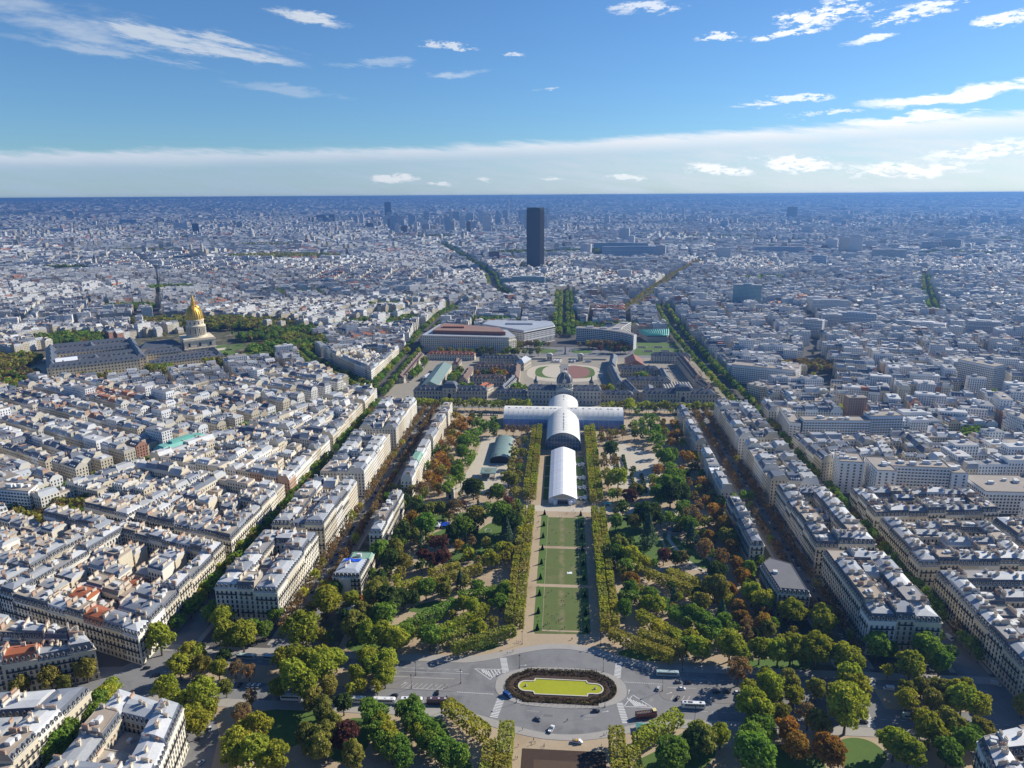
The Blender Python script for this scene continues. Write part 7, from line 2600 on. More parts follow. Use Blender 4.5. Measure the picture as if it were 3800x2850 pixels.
sheet('square_lawn', blob_poly([(16, 1238), (16, 1262), (40, 1264), (52, 1246), (34, 1234)]), 0.09, M['lawn'], 'half-round lawn on the square, right')
e = empty('perimeter_wall', (0, 1183, 0))
for x0, x1 in ((-64, -30), (-18, -4), (8, 22), (34, 72)):
  b = MB()
  b.box(x0, x1, -0.4, 0.4, 0, 2.6)
  b.box(x0, x1, -0.55, 0.55, 2.6, 2.85, 0, True)
  obj('wall_panel', b.mesh('wall_panel', [M['trim']]), e)
tag(e, 'pale boundary wall behind the parade ground', 'wall')
for x, w_ in ((-24, 'left'), (28, 'right')):
  e = empty('guard_house', (x, 1178, 0))
  b = MB()
  b.box(-4.5, 4.5, -4.5, 4.5, 0, 9)
  b.box(-5, 5, -5, 5, 9, 9.8, 0, True)
  obj('wall', b.mesh('wall', [M['stone']]), e, color=(0.55, 0.5, 0.42))
  b = MB()
  b.rings([[(s * r, t * r, z) for s, t in ((-1, -1), (1, -1), (1, 1), (-1, 1))] for r, z in ((4.8, 9.8), (3.2, 12), (0.3, 13))], 0, True, False, True)
  obj('roof', b.mesh('roof', [M['trim']]), e)
  panes(e, [(sx * 2.2, -4.51, 4.5, 1, 0, 1.6, 3.4) for sx in (-1, 1)])
  tag(e, 'small square guard house, %s of the two at the parade ground gate' % w_, 'guard house', 'guard houses')
e = empty('obelisk', (2.4, 1226, 0))
b = MB()
b.box(-2, 2, -2, 2, 0, 3)
obj('base', b.mesh('base', [M['pavement']]), e)
b = MB()
b.rings([[(s * r, t * r, z) for s, t in ((-1, -1), (1, -1), (1, 1), (-1, 1))] for r, z in ((1.2, 3), (0.9, 13), (0.1, 14.5))])
obj('shaft', b.mesh('shaft', [M['slate']]), e)
tag(e, 'dark monument in the middle of the square behind the parade ground', 'monument')
# flag on its pole, a dark, a white and a red band
e = empty('flag_pole', (0.5, 1040, 0))
b = MB()
b.tube([(0, 0, 0), (0, 0, 20)], [0.16, 0.08], 6)
obj('pole', b.mesh('pole', [M['trim']]), e)
for k, c in enumerate(((0.02, 0.04, 0.2), (0.75, 0.75, 0.75), (0.5, 0.02, 0.03))):
  b = MB()
  b.rings([[(0.1 + k * 1.3 + t * 1.3, 0.2 * math.sin((k + t) * 2.0), z) for t in (0, 0.5, 1)] for z in (16.6, 19.6)], 0, False)
  obj('flag_band', b.mesh('flag_band', [mat('flag_colour', c, 0.8)]), e)
tag(e, 'three-coloured flag on its pole before the dome', 'flag')


# ------------------------------------------------------------------ ministry, curved office, conference hall
def ministry():
  e = empty('ministry_building', (0, 0, 0))
  p = [(-256, 1236), (-96, 1222), (-84, 1236), (-104, 1296), (-243, 1352)]
  b = MB()
  b.prism(p, 0, 24)
  b.rings([[(q[0], q[1], z) for q in offset_poly(p, [d] * 5)] for z, d in ((21.6, 0.0), (21.8, 0.6), (22.3, 0.6), (22.3, 0.0))])
  obj('wall', b.mesh('wall', [M['stone']]), e, color=(0.66, 0.60, 0.48))
  q = offset_poly(p, [-1.6] * 5)
  b = MB()
  b.prism(q, 24, 30)
  obj('upper_wall', b.mesh('upper_wall', [M['stone']]), e, color=(0.66, 0.62, 0.53))
  q2 = offset_poly(q, [-16] * 5)
  b = MB()
  b.rings([[(s[0], s[1], 30.02) for s in q], [(s[0], s[1], 30.02) for s in q2]])
  obj('roof', b.mesh('roof', [M['zinc']]), e, color=(0.40, 0.42, 0.45))
  b = MB()
  b.prism(q2, 30.03, 36.5, 0, 1)
  obj('court_wall', b.mesh('court_wall', [mat('red_brick', (0.30, 0.125, 0.08), 0.9, None, 0.15, 0.3), M['gravel_roof']]), e, color=(0.27, 0.17, 0.14))
  b = MB()
  b.box(-222, -182, 1274, 1284, 36.5, 39.5)
  obj('roof_housing', b.mesh('roof_housing', [mat('orange_brick', (0.34, 0.14, 0.08), 0.9, None, 0.12, 0.3)]), e)
  rows = []
  for (x0, y0), (x1, y1) in ((p[0], p[1]), (p[1], p[2])):
    nn, L = edge_n((x0, y0), (x1, y1))
    n = int(L / 3.7)
    for f in range(8):
      z = 2.4 + f * 3.3
      ins = 0.02 if f < 7 else -1.58
      for i in range(n):
        s = (i + 0.5) / n
        rows.append((x0 + (x1 - x0) * s + nn[0] * ins, y0 + (y1 - y0) * s + nn[1] * ins, z if f < 7 else 27, (x1 - x0) / L, (y1 - y0) / L, 1.5, 1.9))
  panes(e, rows)
  tag(e, 'great cream ministry block with red brick court behind the school', 'building')
  e = empty('white_office', (0, 0, 0))
  p = [(-160, 1352), (-73, 1283), (-17, 1346), (-22, 1388), (-150, 1396)]
  b = MB()
  b.prism(p, 0, 28)
  obj('wall', b.mesh('wall', [M['stone']]), e, color=(0.74, 0.73, 0.71))
  q = offset_poly(p, [-2.4] * 5)
  b = MB()
  b.prism(q, 28, 31)
  obj('roof', b.mesh('roof', [M['zinc']]), e, color=(0.40, 0.43, 0.48))
  b = MB()
  b.box(-110, -60, 1345, 1362, 31, 33.5)
  obj('roof_housing', b.mesh('roof_housing', [M['zinc']]), e, color=(0.34, 0.37, 0.42))
  rows = []
  for (x0, y0), (x1, y1) in ((p[0], p[1]), (p[1], p[2]), (p[2], p[3])):
    nn, L = edge_n((x0, y0), (x1, y1))
    n = int(L / 3.6)
    for i in range(n):
      s = (i + 0.5) / n
      for z, hh, ww in ((6.5, 9.5, 1.7), (15, 2.2, 1.7), (18.6, 2.2, 1.7), (22.2, 2.2, 1.7), (26.0, 2.4, 3.4)):
        rows.append((x0 + (x1 - x0) * s + nn[0] * 0.02, y0 + (y1 - y0) * s + nn[1] * 0.02, z, (x1 - x0) / L, (y1 - y0) / L, ww, hh))
  panes(e, rows)
  tag(e, 'white office with tall dark piers beside the ministry', 'building')


ministry()


def curved_office():
  e = empty('curved_office', (0, 0, 0))
  front = [(23, 1340), (46, 1335), (68, 1326), (86, 1314), (101, 1303), (113, 1289), (125, 1269)]
  inner = [(131, 1279), (123, 1298), (113, 1314), (108, 1330), (112, 1352), (122, 1380), (133, 1407)]
  back = [(116, 1413), (104, 1388), (95, 1362), (84, 1347), (64, 1350), (44, 1354), (25, 1358)]
  p = front + inner + back
  b = MB()
  b.prism(p, 0, 26)
  obj('wall', b.mesh('wall', [M['stone']]), e, color=(0.66, 0.66, 0.65))
  q = offset_poly(p, [-1.2] * len(p))
  b = MB()
  b.prism(q, 26, 26.6)
  obj('roof', b.mesh('roof', [M['gravel_roof']]), e, color=(0.30, 0.28, 0.26))
  for k, (x, y) in enumerate(((75, 1335), (98, 1330), (118, 1390), (50, 1346))):
    b = MB()
    b.box(x - 6, x + 6, y - 2.6, y + 2.6, 26.6, 29)
    obj('roof_housing', b.mesh('roof_housing', [M['stone']]), e, color=(0.6, 0.6, 0.6))
  n = len(p)
  for k in range(n):
    a, c = p[k], p[(k + 1) % n]
    nn, L = edge_n(a, c)
    if L < 9 or to_cam((a[0] + c[0]) / 2, (a[1] + c[1]) / 2, nn) < 0.02 or k == len(front) - 1:
      continue
    m_ = max(2, int(L / 3.4))
    rows = []
    for f in range(7):
      for i in range(m_):
        s = (i + 0.5) / m_
        rows.append((a[0] + (c[0] - a[0]) * s, a[1] + (c[1] - a[1]) * s, 2.6 + f * 3.55, (c[0] - a[0]) / L, (c[1] - a[1]) / L, 2.6, 2.1))
    panes(e, rows)
  tag(e, 'curved three-armed white office behind the right barracks', 'building')
  # conference hall with folded copper roof
  e = empty('conference_hall', (0, 0, 0))
  lo = [(158, 1345), (197, 1346), (206, 1402), (147, 1392)]
  b = MB()
  b.prism(lo, 0, 9.5)
  obj('wall', b.mesh('wall', [mat('raw_concrete', (0.34, 0.32, 0.30), 0.9, None, 0.12, 0.3)]), e)
  nf = 14
  for i in range(nf):
    s0, s1 = i / nf, (i + 1) / nf
    sm = (s0 + s1) / 2
    A = lambda s: (158 + 39 * s, 1344 + s)
    B = lambda s: (145 + 62 * s, 1393 + 10 * s)
    Mid = lambda s: ((A(s)[0] + B(s)[0]) / 2, (A(s)[1] + B(s)[1]) / 2 - 6)
    b = MB()
    b.add([(*A(s0), 11.5), (*A(sm), 13.2), (*A(s1), 11.5), (*Mid(s0), 9.8), (*Mid(sm), 11.8), (*Mid(s1), 9.8), (*B(s0), 13.0), (*B(sm), 15.0), (*B(s1), 13.0)],
       [(0, 1, 4, 3), (1, 2, 5, 4), (3, 4, 7, 6), (4, 5, 8, 7), (0, 2, 1)])
    obj('roof_fold', b.mesh('roof_fold', [M['verdigris']]), e)
  tag(e, 'concrete hall with a folded turquoise copper roof by the right avenue', 'hall')
  sheet('garden_lawn', [(120, 1222), (214, 1226), (212, 1336), (140, 1336)], 0.055, M['lawn'], 'green terrace lawn with sunken light wells before the turquoise hall')
  for k, (x, y) in enumerate(((142, 1290), (172, 1292), (150, 1256), (180, 1258), (200, 1294))):
    b = MB()
    b.rings([[(x + s * r, y + t * r * 0.8, z) for s, t in ((-1, -1), (1, -1), (1, 1), (-1, 1))] for r, z in ((9, 0.06), (9, 0.7), (8, 0.7), (8, 0.1))], 0)
    b.add([(x + s * 8, y + t * 6.4, 0.1) for s, t in ((-1, -1), (1, -1), (1, 1), (-1, 1))], [(0, 1, 2, 3)], 1)
    tag(obj('light_well', b.mesh('light_well', [M['pavement'], M['dark']])), 'square sunken light well in the terrace lawn, %s' % ['left rear', 'middle rear', 'left front', 'right front', 'right rear'][k], 'light well', 'light wells')


curved_office()


# ------------------------------------------------------------------ veterans' hospital with the gold dome
def invalides():
  O = np.array([-785.0, 1008.0])
  a = np.array([0.80, 0.60])
  b_ = np.array([-0.60, 0.80])
  P = lambda s, t: tuple(O + a * s + b_ * t)
  W_ = (0.62, 0.53, 0.37)
  G = "wings of the veterans' hospital"
  S = M['slate']
  wing('hospital_wing', P(0, 0), P(122, 0), 15, 19, 8, W_, S, 'long sunny front wing of the hospital with rows of windows', G, 4, True, True, 4.6)
  wing('hospital_wing', P(8, 44), P(122, 44), 15, 19, 8, W_, S, 'second long wing of the hospital, left of the great court', G, 4, True, False, 4.6)
  wing('hospital_wing', P(4, 112), P(122, 112), 15, 19, 8, W_, S, 'third long wing of the hospital, beyond the great court', G, 4, True, False, 4.6)
  wing('hospital_wing', P(0, 168), P(122, 168), 15, 19, 8, W_, S, 'farthest long wing of the hospital', G, 4, True, False, 4.6)
  wing('hospital_wing', P(2, -7), P(2, 176), 15, 19.4, 8, W_, S, 'left cross wing closing the hospital courts', G, 4)
  wing('hospital_wing', P(62, 5), P(62, 40), 13, 19.2, 8.4, W_, S, 'short cross wing between the first two hospital wings', G, 4)
  wing('hospital_wing', P(62, 116), P(62, 164), 13, 19.2, 8.4, W_, S, 'short cross wing between the far hospital wings', G, 4)
  wing('hospital_wing', P(124, -4), P(124, 172), 15, 19.4, 8, W_, S, 'right cross wing of the hospital toward the church', G, 4)
  wing('hospital_wing', P(132, 38), P(190, 38), 13, 17, 7, W_, S, 'wing with white scaffold sheeting left of the church', G, 4)
  wing('hospital_wing', P(132, -2), P(238, -2), 11, 9, 5, W_, S, 'low front wing of the hospital gardens', G, 2)
  wing('hospital_wing', P(150, 22), P(240, 22), 11, 9, 5, W_, S, 'second low wing of the hospital gardens', G, 2)
  wing('hospital_wing', P(244, -6), P(244, 60), 11, 9, 5, W_, S, 'low end wing of the hospital gardens', G, 2)
  wing('hospital_wing', P(150, 60), P(244, 60), 11, 9, 5, W_, S, 'third low wing beside the church', G, 2)
  wing('church_nave', P(130, 80), P(196, 80), 24, 20, 10, (0.62, 0.55, 0.43), S, 'long slate-roofed church nave leading to the gold dome', G, 2, False, False, 6)
  # white sheeted scaffold
  b = MB()
  b.rings([[(s * 15, t * 11, z) for s, t in ((-1, -1), (1, -1), (1, 1), (-1, 1))] for z in (0, 24)])
  b.add([(-15, -11, 24), (15, -11, 24), (15, 11, 24), (-15, 11, 24), (-15, 0, 28), (15, 0, 28)], [(0, 1, 5, 4), (1, 2, 5), (2, 3, 4, 5), (3, 0, 4)])
  tag(obj('sheeted_scaffold', b.mesh('sheeted_scaffold', [M['tentcloth']]), None, (*P(22, 26), 0), math.atan2(a[1], a[0])), 'bright white sheeted scaffold over the left end of the hospital', 'scaffold')
  # domed church
  D = P(224, 82)
  e = empty('domed_church', (D[0], D[1], 0), math.atan2(a[1], a[0]), (0.98, 0.98, 1.06))
  ST = (0.72, 0.63, 0.47)
  b = MB()
  rc = lambda w_, d: [(-w_ - d, -w_ - d), (w_ + d, -w_ - d), (w_ + d, w_ + d), (-w_ - d, w_ + d)]
  b.rings([[(x, y, z) for x, y in rc(26, d)] for z, d in ((0, 0.3), (12, 0.3), (12.2, 1.0), (13.2, 1.0), (13.4, 0), (25, 0), (25.3, 1.2), (27, 1.2), (27, 0.2), (29, 0.2))], 0, True, False, True)
  obj('base_block', b.mesh('base_block', [M['stone']]), e, color=ST)
  rows = []
  for (x0, y0), (x1, y1) in (((-26, -26), (26, -26)), ((26, -26), (26, 26)), ((26, 26), (-26, 26)), ((-26, 26), (-26, -26))):
    nn, L = edge_n((x0, y0), (x1, y1))
    for s in (0.16, 0.5, 0.84):
      for z, hh in ((6, 6), (19, 6)):
        rows.append((x0 + (x1 - x0) * s + nn[0] * 0.32, y0 + (y1 - y0) * s + nn[1] * 0.32, z, (x1 - x0) / L, (y1 - y0) / L, 3.4, hh))
  panes(e, rows)
  b = MB()
  b.lathe([(17.2, 29), (17.2, 31), (16.2, 31.4), (15.4, 32), (15.4, 46), (16.8, 46.5), (16.8, 48), (15.2, 48.4), (14.4, 49), (14.4, 56), (15.4, 56.4), (15.4, 57.6), (14.0, 58)], 32)
  dr = obj('drum', b.mesh('drum', [M['stone']]), e, color=ST)
  for i in range(16):
    t = 6.28319 * i / 16
    b = MB()
    b.lathe([(0.75, 32), (0.62, 46)], 8, 0, (16.3 * math.cos(t + 0.1), 16.3 * math.sin(t + 0.1)))
    b.lathe([(0.75, 32), (0.62, 46)], 8, 0, (16.3 * math.cos(t - 0.1), 16.3 * math.sin(t - 0.1)))
    obj('column', b.mesh('column', [M['trim']]), dr)
  rows = []
  for i in range(12):
    t = 6.28319 * (i + 0.5) / 12
    rows.append((15.45 * math.cos(t), 15.45 * math.sin(t), 39, -math.sin(t), math.cos(t), 2.6, 8))
    rows.append((14.45 * math.cos(t), 14.45 * math.sin(t), 52.6, -math.sin(t), math.cos(t), 2.0, 3.6))
  panes(dr, rows)
  gold = mat('gold_leaf', (0.85, 0.50, 0.06), 0.35, None, 0.12, 0.4, spec=0.6, metal=0.75)
  lead = mat('lead_gilt', (0.62, 0.42, 0.10), 0.5, None, 0.2, 0.4, metal=0.4)
  prof = [(14.2, 58), (14.3, 60), (14.0, 64), (13.1, 68.5), (11.4, 73), (8.8, 77), (6.0, 79.6), (4.4, 80.4)]
  b = MB()
  b.lathe(prof, 32)
  dm = obj('dome', b.mesh('dome', [lead], True), e)
  for i in range(12):
    t = 6.28319 * i / 12
    b = MB()
    b.tube([((r + 0.1) * math.cos(t), (r + 0.1) * math.sin(t), z) for r, z in prof], 0.62, 5)
    obj('gilt_rib', b.mesh('gilt_rib', [gold]), dm)
    t2 = t + 0.2618
    b = MB()
    b.tube([((r + 0.05) * math.cos(t2), (r + 0.05) * math.sin(t2), z) for r, z in prof[1:6]], 0.85, 5)
    obj('gilt_trophy', b.mesh('gilt_trophy', [gold]), dm)
  b = MB()
  b.lathe([(4.8, 80.2), (4.8, 81.2), (3.4, 81.6), (3.1, 88), (3.8, 88.6), (3.0, 89.4), (2.4, 90), (1.9, 94), (1.2, 96), (0.6, 99), (0.25, 104), (0.08, 108)], 12)
  obj('lantern', b.mesh('lantern', [gold]), dm)
  tag(e, 'domed church with a shining gold dome and tall gilt lantern', 'church')
  sheet('hospital_garden', [(-900, 975), (-780, 955), (-655, 1020), (-520, 1090), (-470, 1190), (-520, 1350), (-640, 1440), (-760, 1420), (-960, 1200)], 0.015, M['plot'], 'planted ground around the hospital and its gold-domed church')
  sheet('hospital_court', [P(-30, -24), P(250, -24), P(280, 130), P(120, 190), P(-30, 190)], 0.03, M['pale_gravel'], 'pale courts and forecourt around the hospital')
  for k, (s, t, w_, d) in enumerate(((-40, 30, 20, 60), (262, 60, 18, 24), (286, 84, 16, 10), (262, 118, 20, 14), (300, 40, 12, 10), (296, 112, 12, 12))):
    sheet('parterre_lawn', [P(s - w_, t - d), P(s + w_, t - d), P(s + w_, t + d), P(s - w_, t + d)], 0.09, M['lawn'], 'formal lawn plot %s' % ['left of the hospital forecourt', 'right of the gold-domed church, nearest it', 'right of the church, middle', 'behind the church, far', 'farthest right near the houses', 'by the round carriage drive'][k])


invalides()


# ------------------------------------------------------------------ black tower and other towers
def black_tower():
  e = empty('black_office_tower', (-110, 2724, 0), R(-28))
  n = 12
  prof = []
  for i in range(n + 1):
    t = i / n * 2 - 1
    prof.append((-29 + 58 * i / n, -16 - 3.0 * (1 - t * t)))
  p = prof + [(-x, -y) for x, y in prof]
  b = MB()
  b.prism(p, 0, 220)
  b.prism(offset_poly(p, [-1.2] * len(p)), 220, 226)
  M['black_glass'] = mat('black_glass', (0.020, 0.019, 0.022), 0.3, None, 0.2, 0.05, spec=0.5)
  obj('facade', b.mesh('facade', [M['black_glass']]), e)
  fin = MB()
  fin.box(-0.35, 0.35, -0.7, 0.2, 6, 220)
  fm = fin.mesh('fin', [mat('bronze_fin', (0.075, 0.062, 0.06), 0.5)])
  for k in range(len(p)):
    a, c = p[k], p[(k + 1) % len(p)]
    nn, L = edge_n(a, c)
    m_ = max(1, int(L / 2.4))
    for i in range(m_):
      s = (i + 0.5) / m_
      obj('fin', fm, e, (a[0] + (c[0] - a[0]) * s, a[1] + (c[1] - a[1]) * s, 0), math.atan2(c[1] - a[1], c[0] - a[0]))
  b = MB()
  b.prism(offset_poly(p, [0.3] * len(p)), 213, 217, cap=False)
  obj('crown_band', b.mesh('crown_band', [M['dark']]), e)
  tag(e, 'lone black office tower rising far above the roofs', 'tower')


black_tower()
TONE = {'w': (0.74, 0.74, 0.74), 'g': (0.52, 0.53, 0.54), 'd': (0.20, 0.15, 0.13), 'b': (0.40, 0.50, 0.62), 't': (0.30, 0.44, 0.48), 'n': (0.06, 0.08, 0.13)}


def towers():
  rr = random.Random(8)
  for x, y, w_, h, tone, desc in TOWERS:
    dep = min(w_, 26) * rr.uniform(0.5, 0.9)
    a = math.atan2(-x, y) * 0.9 + rr.uniform(-0.25, 0.25)
    e = empty('tower_block' if h > 40 else 'office_slab', (x, y, 0), a)
    cor = np.array([[(-w_ / 2, -dep / 2), (w_ / 2, -dep / 2), (w_ / 2, dep / 2), (-w_ / 2, dep / 2)]])
    V, F, mi, col, uv = quad_houses(cor, np.array([float(h)]), np.array([0.5]), np.array([0.02]), np.array([0.02]), np.array([TONE[tone]]), np.array([(0.4, 0.4, 0.42)]))
    obj('wall', mesh_np('wall', V, F, [M['wall_far'], M['roof_t']], mi, col, uv), e)
    b = MB()
    q = w_ * rr.uniform(0.12, 0.3)
    b.box(-q, q, -dep * 0.25, dep * 0.25, h, h + max(2.0, h * 0.05))
    obj('roof_housing', b.mesh('roof_housing', [M['stone']]), e, color=TONE[tone])
    # floor bands that catch the light
    if y < 4500 and tone in 'wgb':
      b = MB()
      nfl = int(h / 6.4)
      for f in range(1, nfl):
        b.box(-w_ / 2 - 0.25, w_ / 2 + 0.25, -dep / 2 - 0.35, -dep / 2 - 0.02, f * 6.4 - 0.5, f * 6.4 + 0.4, 0, True)
      if nfl > 1:
        o = obj('balcony_bands', b.mesh('balcony_bands', [M['stone']]), e, color=(0.74, 0.74, 0.74))
        o['kind'] = 'stuff'
    tag(e, desc, 'tower' if h > 40 else 'building', 'towers and slabs on the skyline')


rt2 = random.Random(44)
xs_ = sorted(rt2.uniform(-1750, -150) for _k in range(34))
for i, x in enumerate(xs_):
  y = rt2.uniform(5000, 7400)
  TOWERS.append((x * y / 7000, y, rt2.uniform(24, 60), rt2.uniform(62, 128), rt2.choice('wwggdb'), 'distant high-rise, %s from the left in the cluster beyond the black tower' % ordw(i)))
for i in range(26):
  y = rt2.uniform(3200, 8800)
  TOWERS.append(((0.04 + 0.66 * (i + rt2.random()) / 26) * y, y, rt2.uniform(26, 90), rt2.uniform(34, 78), rt2.choice('wwwgb'), 'hazy slab, %s from the left among those on the right skyline' % ordw(i)))
towers()


def old_landmarks():
  ST = (0.50, 0.45, 0.38)
  # twin-towered cathedral, far left
  e = empty('cathedral', (-2620, 3660, 0), R(36))
  for sx in (-1, 1):
    b = MB()
    b.box(sx * 14 - 8, sx * 14 + 8, -8, 8, 0, 69)
    b.box(sx * 14 - 8.6, sx * 14 + 8.6, -8.6, 8.6, 66, 69.5, 0, True)
    t = obj('bell_tower', b.mesh('bell_tower', [M['stone']]), e, color=ST)
    panes(t, [(sx * 14 + q, -8.02, 55, 1, 0, 3.2, 16) for q in (-3.2, 3.2)])
  b = MB()
  b.box(-6, 6, -7, 8, 0, 45)
  b.box(-18, 18, 8, 110, 0, 33)
  obj('nave', b.mesh('nave', [M['stone']]), e, color=ST)
  tag(e, 'twin-towered cathedral far off at the left', 'church')
  e = empty('two_towered_church', (-1608, 3055, 0), R(28))
  for sx in (-1, 1):
    b = MB()
    b.box(sx * 22 - 7, sx * 22 + 7, -7, 7, 0, 40)
    b.lathe([(6.2, 40), (6.0, 58), (6.6, 60), (5.6, 61), (5.4, 70), (2, 73)], 12, 0, (sx * 22, 0))
    obj('bell_tower', b.mesh('bell_tower', [M['stone']]), e, color=(0.56, 0.50, 0.41))
  b = MB()
  b.box(-15, 15, -5, 8, 0, 36)
  b.box(-20, 20, 8, 110, 0, 28)
  obj('nave', b.mesh('nave', [M['stone']]), e, color=(0.58, 0.53, 0.44))
  for i in range(7):
    b = MB()
    b.lathe([(1.3, 0), (1.1, 34)], 8, 0, (-15 + i * 5, -7))
    obj('column', b.mesh('column', [M['trim']]), e)
  tag(e, 'church with two unequal towers and a columned front, left', 'church')
  e = empty('domed_temple', (-1934, 4370, 0), R(24))
  b = MB()
  b.box(-40, 40, -40, 40, 0, 28)
  obj('base_block', b.mesh('base_block', [M['stone']]), e, color=ST)
  b = MB()
  b.lathe([(18, 28), (18, 50), (16, 52), (15.5, 58), (14, 66), (10, 74), (5, 79), (4, 80), (3.6, 88), (0.4, 94)], 24)
  obj('dome', b.mesh('dome', [M['stone']]), e, color=(0.5, 0.49, 0.47))
  tag(e, 'grey-domed temple on the left skyline', 'church')
  e = empty('old_spire', (-1865, 2738, 0))
  b = MB()
  b.box(-5, 5, -5, 5, 0, 36)
  obj('tower', b.mesh('tower', [M['stone']]), e, color=ST)
  b = MB()
  b.rings([[(s * r, t * r, z) for s, t in ((-1, -1), (1, -1), (1, 1), (-1, 1))] for r, z in ((5.2, 36), (0.2, 58))])
  obj('spire', b.mesh('spire', [M['slate']]), e)
  tag(e, 'old stone church tower with a dark spire, left', 'church')
  e = empty('twin_tower_church', (-377, 1690, 0), R(8))
  for sx in (-1, 1):
    b = MB()
    b.box(sx * 8 - 3, sx * 8 + 3, -3, 3, 0, 34)
    b.box(sx * 8 - 3.4, sx * 8 + 3.4, -3.4, 3.4, 33, 35, 0, True)
    obj('bell_tower', b.mesh('bell_tower', [M['stone']]), e, color=(0.56, 0.5, 0.4))
  b = MB()
  b.box(-11, 75, 3.2, 20, 0, 16)
  b.add([(-11, 3.2, 16), (75, 3.2, 16), (75, 20, 16), (-11, 20, 16), (-11, 11.6, 21), (75, 11.6, 21)], [(0, 1, 5, 4), (1, 2, 5), (2, 3, 4, 5), (3, 0, 4)])
  obj('nave', b.mesh('nave', [M['stone']]), e, color=(0.6, 0.55, 0.45))
  tag(e, 'pale church with two square towers by the left tree avenue', 'church')


old_landmarks()


# ------------------------------------------------------------------ large modern blocks on the right and the left
def modern(name, q, h, wall, label, bay=2.9, band=False, roofc=(0.34, 0.30, 0.26), group=None, fl=2.95, ww=1.6, boxes=4):
  p = [tuple(c) for c in q]
  n = len(p)
  cx, cy_ = sum(c[0] for c in p) / n, sum(c[1] for c in p) / n
  e = empty(name, (cx, cy_, 0))
  loc = [(c[0] - cx, c[1] - cy_) for c in p]
  b = MB()
  b.prism(loc, 0, h)
  obj('wall', b.mesh('wall', [M['stone']]), e, color=wall)
  b = MB()
  o1 = offset_poly(loc, [-0.4] * n)
  b.rings([[(c[0], c[1], h) for c in loc], [(c[0], c[1], h + 0.9) for c in loc], [(c[0], c[1], h + 0.9) for c in o1], [(c[0], c[1], h + 0.3) for c in o1]], 0)
  b.add([(c[0], c[1], h + 0.3) for c in o1], [tuple(range(n))], 1)
  r = obj('roof', b.mesh('roof', [M['stone'], M['gravel_roof']]), e, color=roofc)
  rr = random.Random(int(abs(cx) * 7 + abs(cy_)))
  a0 = math.atan2(loc[1][1] - loc[0][1], loc[1][0] - loc[0][0])
  for k in range(boxes):
    s, t = rr.uniform(0.12, 0.88), rr.uniform(0.3, 0.7)
    x = (loc[0][0] * (1 - s) + loc[1][0] * s) * (1 - t) + (loc[3][0] * (1 - s) + loc[2][0] * s) * t
    y = (loc[0][1] * (1 - s) + loc[1][1] * s) * (1 - t) + (loc[3][1] * (1 - s) + loc[2][1] * s) * t
    b = MB()
    w_, d = rr.uniform(1.2, 3), rr.uniform(0.9, 1.8)
    b.box(-w_, w_, -d, d, 0, rr.uniform(1.8, 3.4))
    obj('roof_housing', b.mesh('roof_housing', [M['stone']]), r, (x, y, h + 0.3), a0, color=(0.70, 0.70, 0.69))
  rows = []
  for k in range(n):
    a, c = loc[k], loc[(k + 1) % n]
    nn, L = edge_n(a, c)
    if to_cam(cx + (a[0] + c[0]) / 2, cy_ + (a[1] + c[1]) / 2, nn) < 0.02:
      continue
    nb_ = max(1, int(L / bay))
    nf = int((h - 1) / fl)
    rz = math.atan2(c[1] - a[1], c[0] - a[0])
    for f in range(nf):
      z = 1.7 + f * fl
      for i in range(nb_):
        s = (i + 0.5) / nb_
        rows.append((a[0] + (c[0] - a[0]) * s, a[1] + (c[1] - a[1]) * s, z, (c[0] - a[0]) / L, (c[1] - a[1]) / L, ww, 1.5))
      if band and f > 0:
        b = MB()
        b.box(-L / 2 + 0.6, L / 2 - 0.6, -1.0, -0.03, -0.12, 0.0, 0, True)
        b.box(-L / 2 + 0.6, L / 2 - 0.6, -1.0, -0.92, 0.0, 0.95, 0, True)
        obj('balcony', b.mesh('balcony', [M['stone']]), e, ((a[0] + c[0]) / 2, (a[1] + c[1]) / 2, z - 1.2), rz, color=tuple(min(0.85, v * 1.12) for v in wall))
  panes(e, rows)
  tag(e, label, 'building', group)
  return e


WHT = (0.76, 0.77, 0.78)
GW = 'white modern slabs on the right'
modern('modern_slab', [(255, 638), (277, 636), (281, 660), (259, 662)], 31, WHT, 'white tower-like end of the slab row, nearest the avenue', 5.5, False, group=GW)
modern('modern_slab', [(280.5, 617), (297, 616), (300, 651), (283, 652)], 31, WHT, 'white slab end with blank striped wall, second from the avenue', 5.0, False, group=GW)
modern('modern_slab', [(297.2, 629), (348, 626), (350, 642), (300, 645)], 31, (0.66, 0.67, 0.69), 'long slab with columns of windows behind the stepped terraces', 2.9, True, group=GW, boxes=9)
modern('modern_slab', [(348.2, 622), (362, 622), (364, 650), (350, 650)], 28, WHT, 'white stair tower at the right end of the long slab', 6, False, group=GW)
modern('modern_slab', [(366, 600), (420, 600), (420, 640), (366, 640)], 20, WHT, 'lower white office right of the long slab', 3, False, group=GW)
modern('modern_slab', [(262, 762), (334, 764), (334, 780), (262, 778)], 31, (0.50, 0.60, 0.72), 'pale blue slab with vertical stripes, left half', 3.0, False, group=GW, ww=1.9, boxes=6)
modern('modern_slab', [(334.2, 768), (371, 772), (371, 790), (334.2, 786)], 35, (0.48, 0.57, 0.68), 'pale blue slab with vertical stripes, taller right half', 3.0, False, group=GW, ww=1.9)
modern('modern_slab', [(249, 768), (260, 764), (268, 824), (255, 828)], 27, (0.70, 0.71, 0.72), 'slab with long white balconies on the outer right avenue', 3.2, True, group=GW)
modern('modern_slab', [(248, 1044), (328, 1010), (340, 1026), (258, 1064)], 27, (0.64, 0.65, 0.66), 'long grey slab with white balcony bands above the round house', 3.0, True, group=GW, boxes=8)
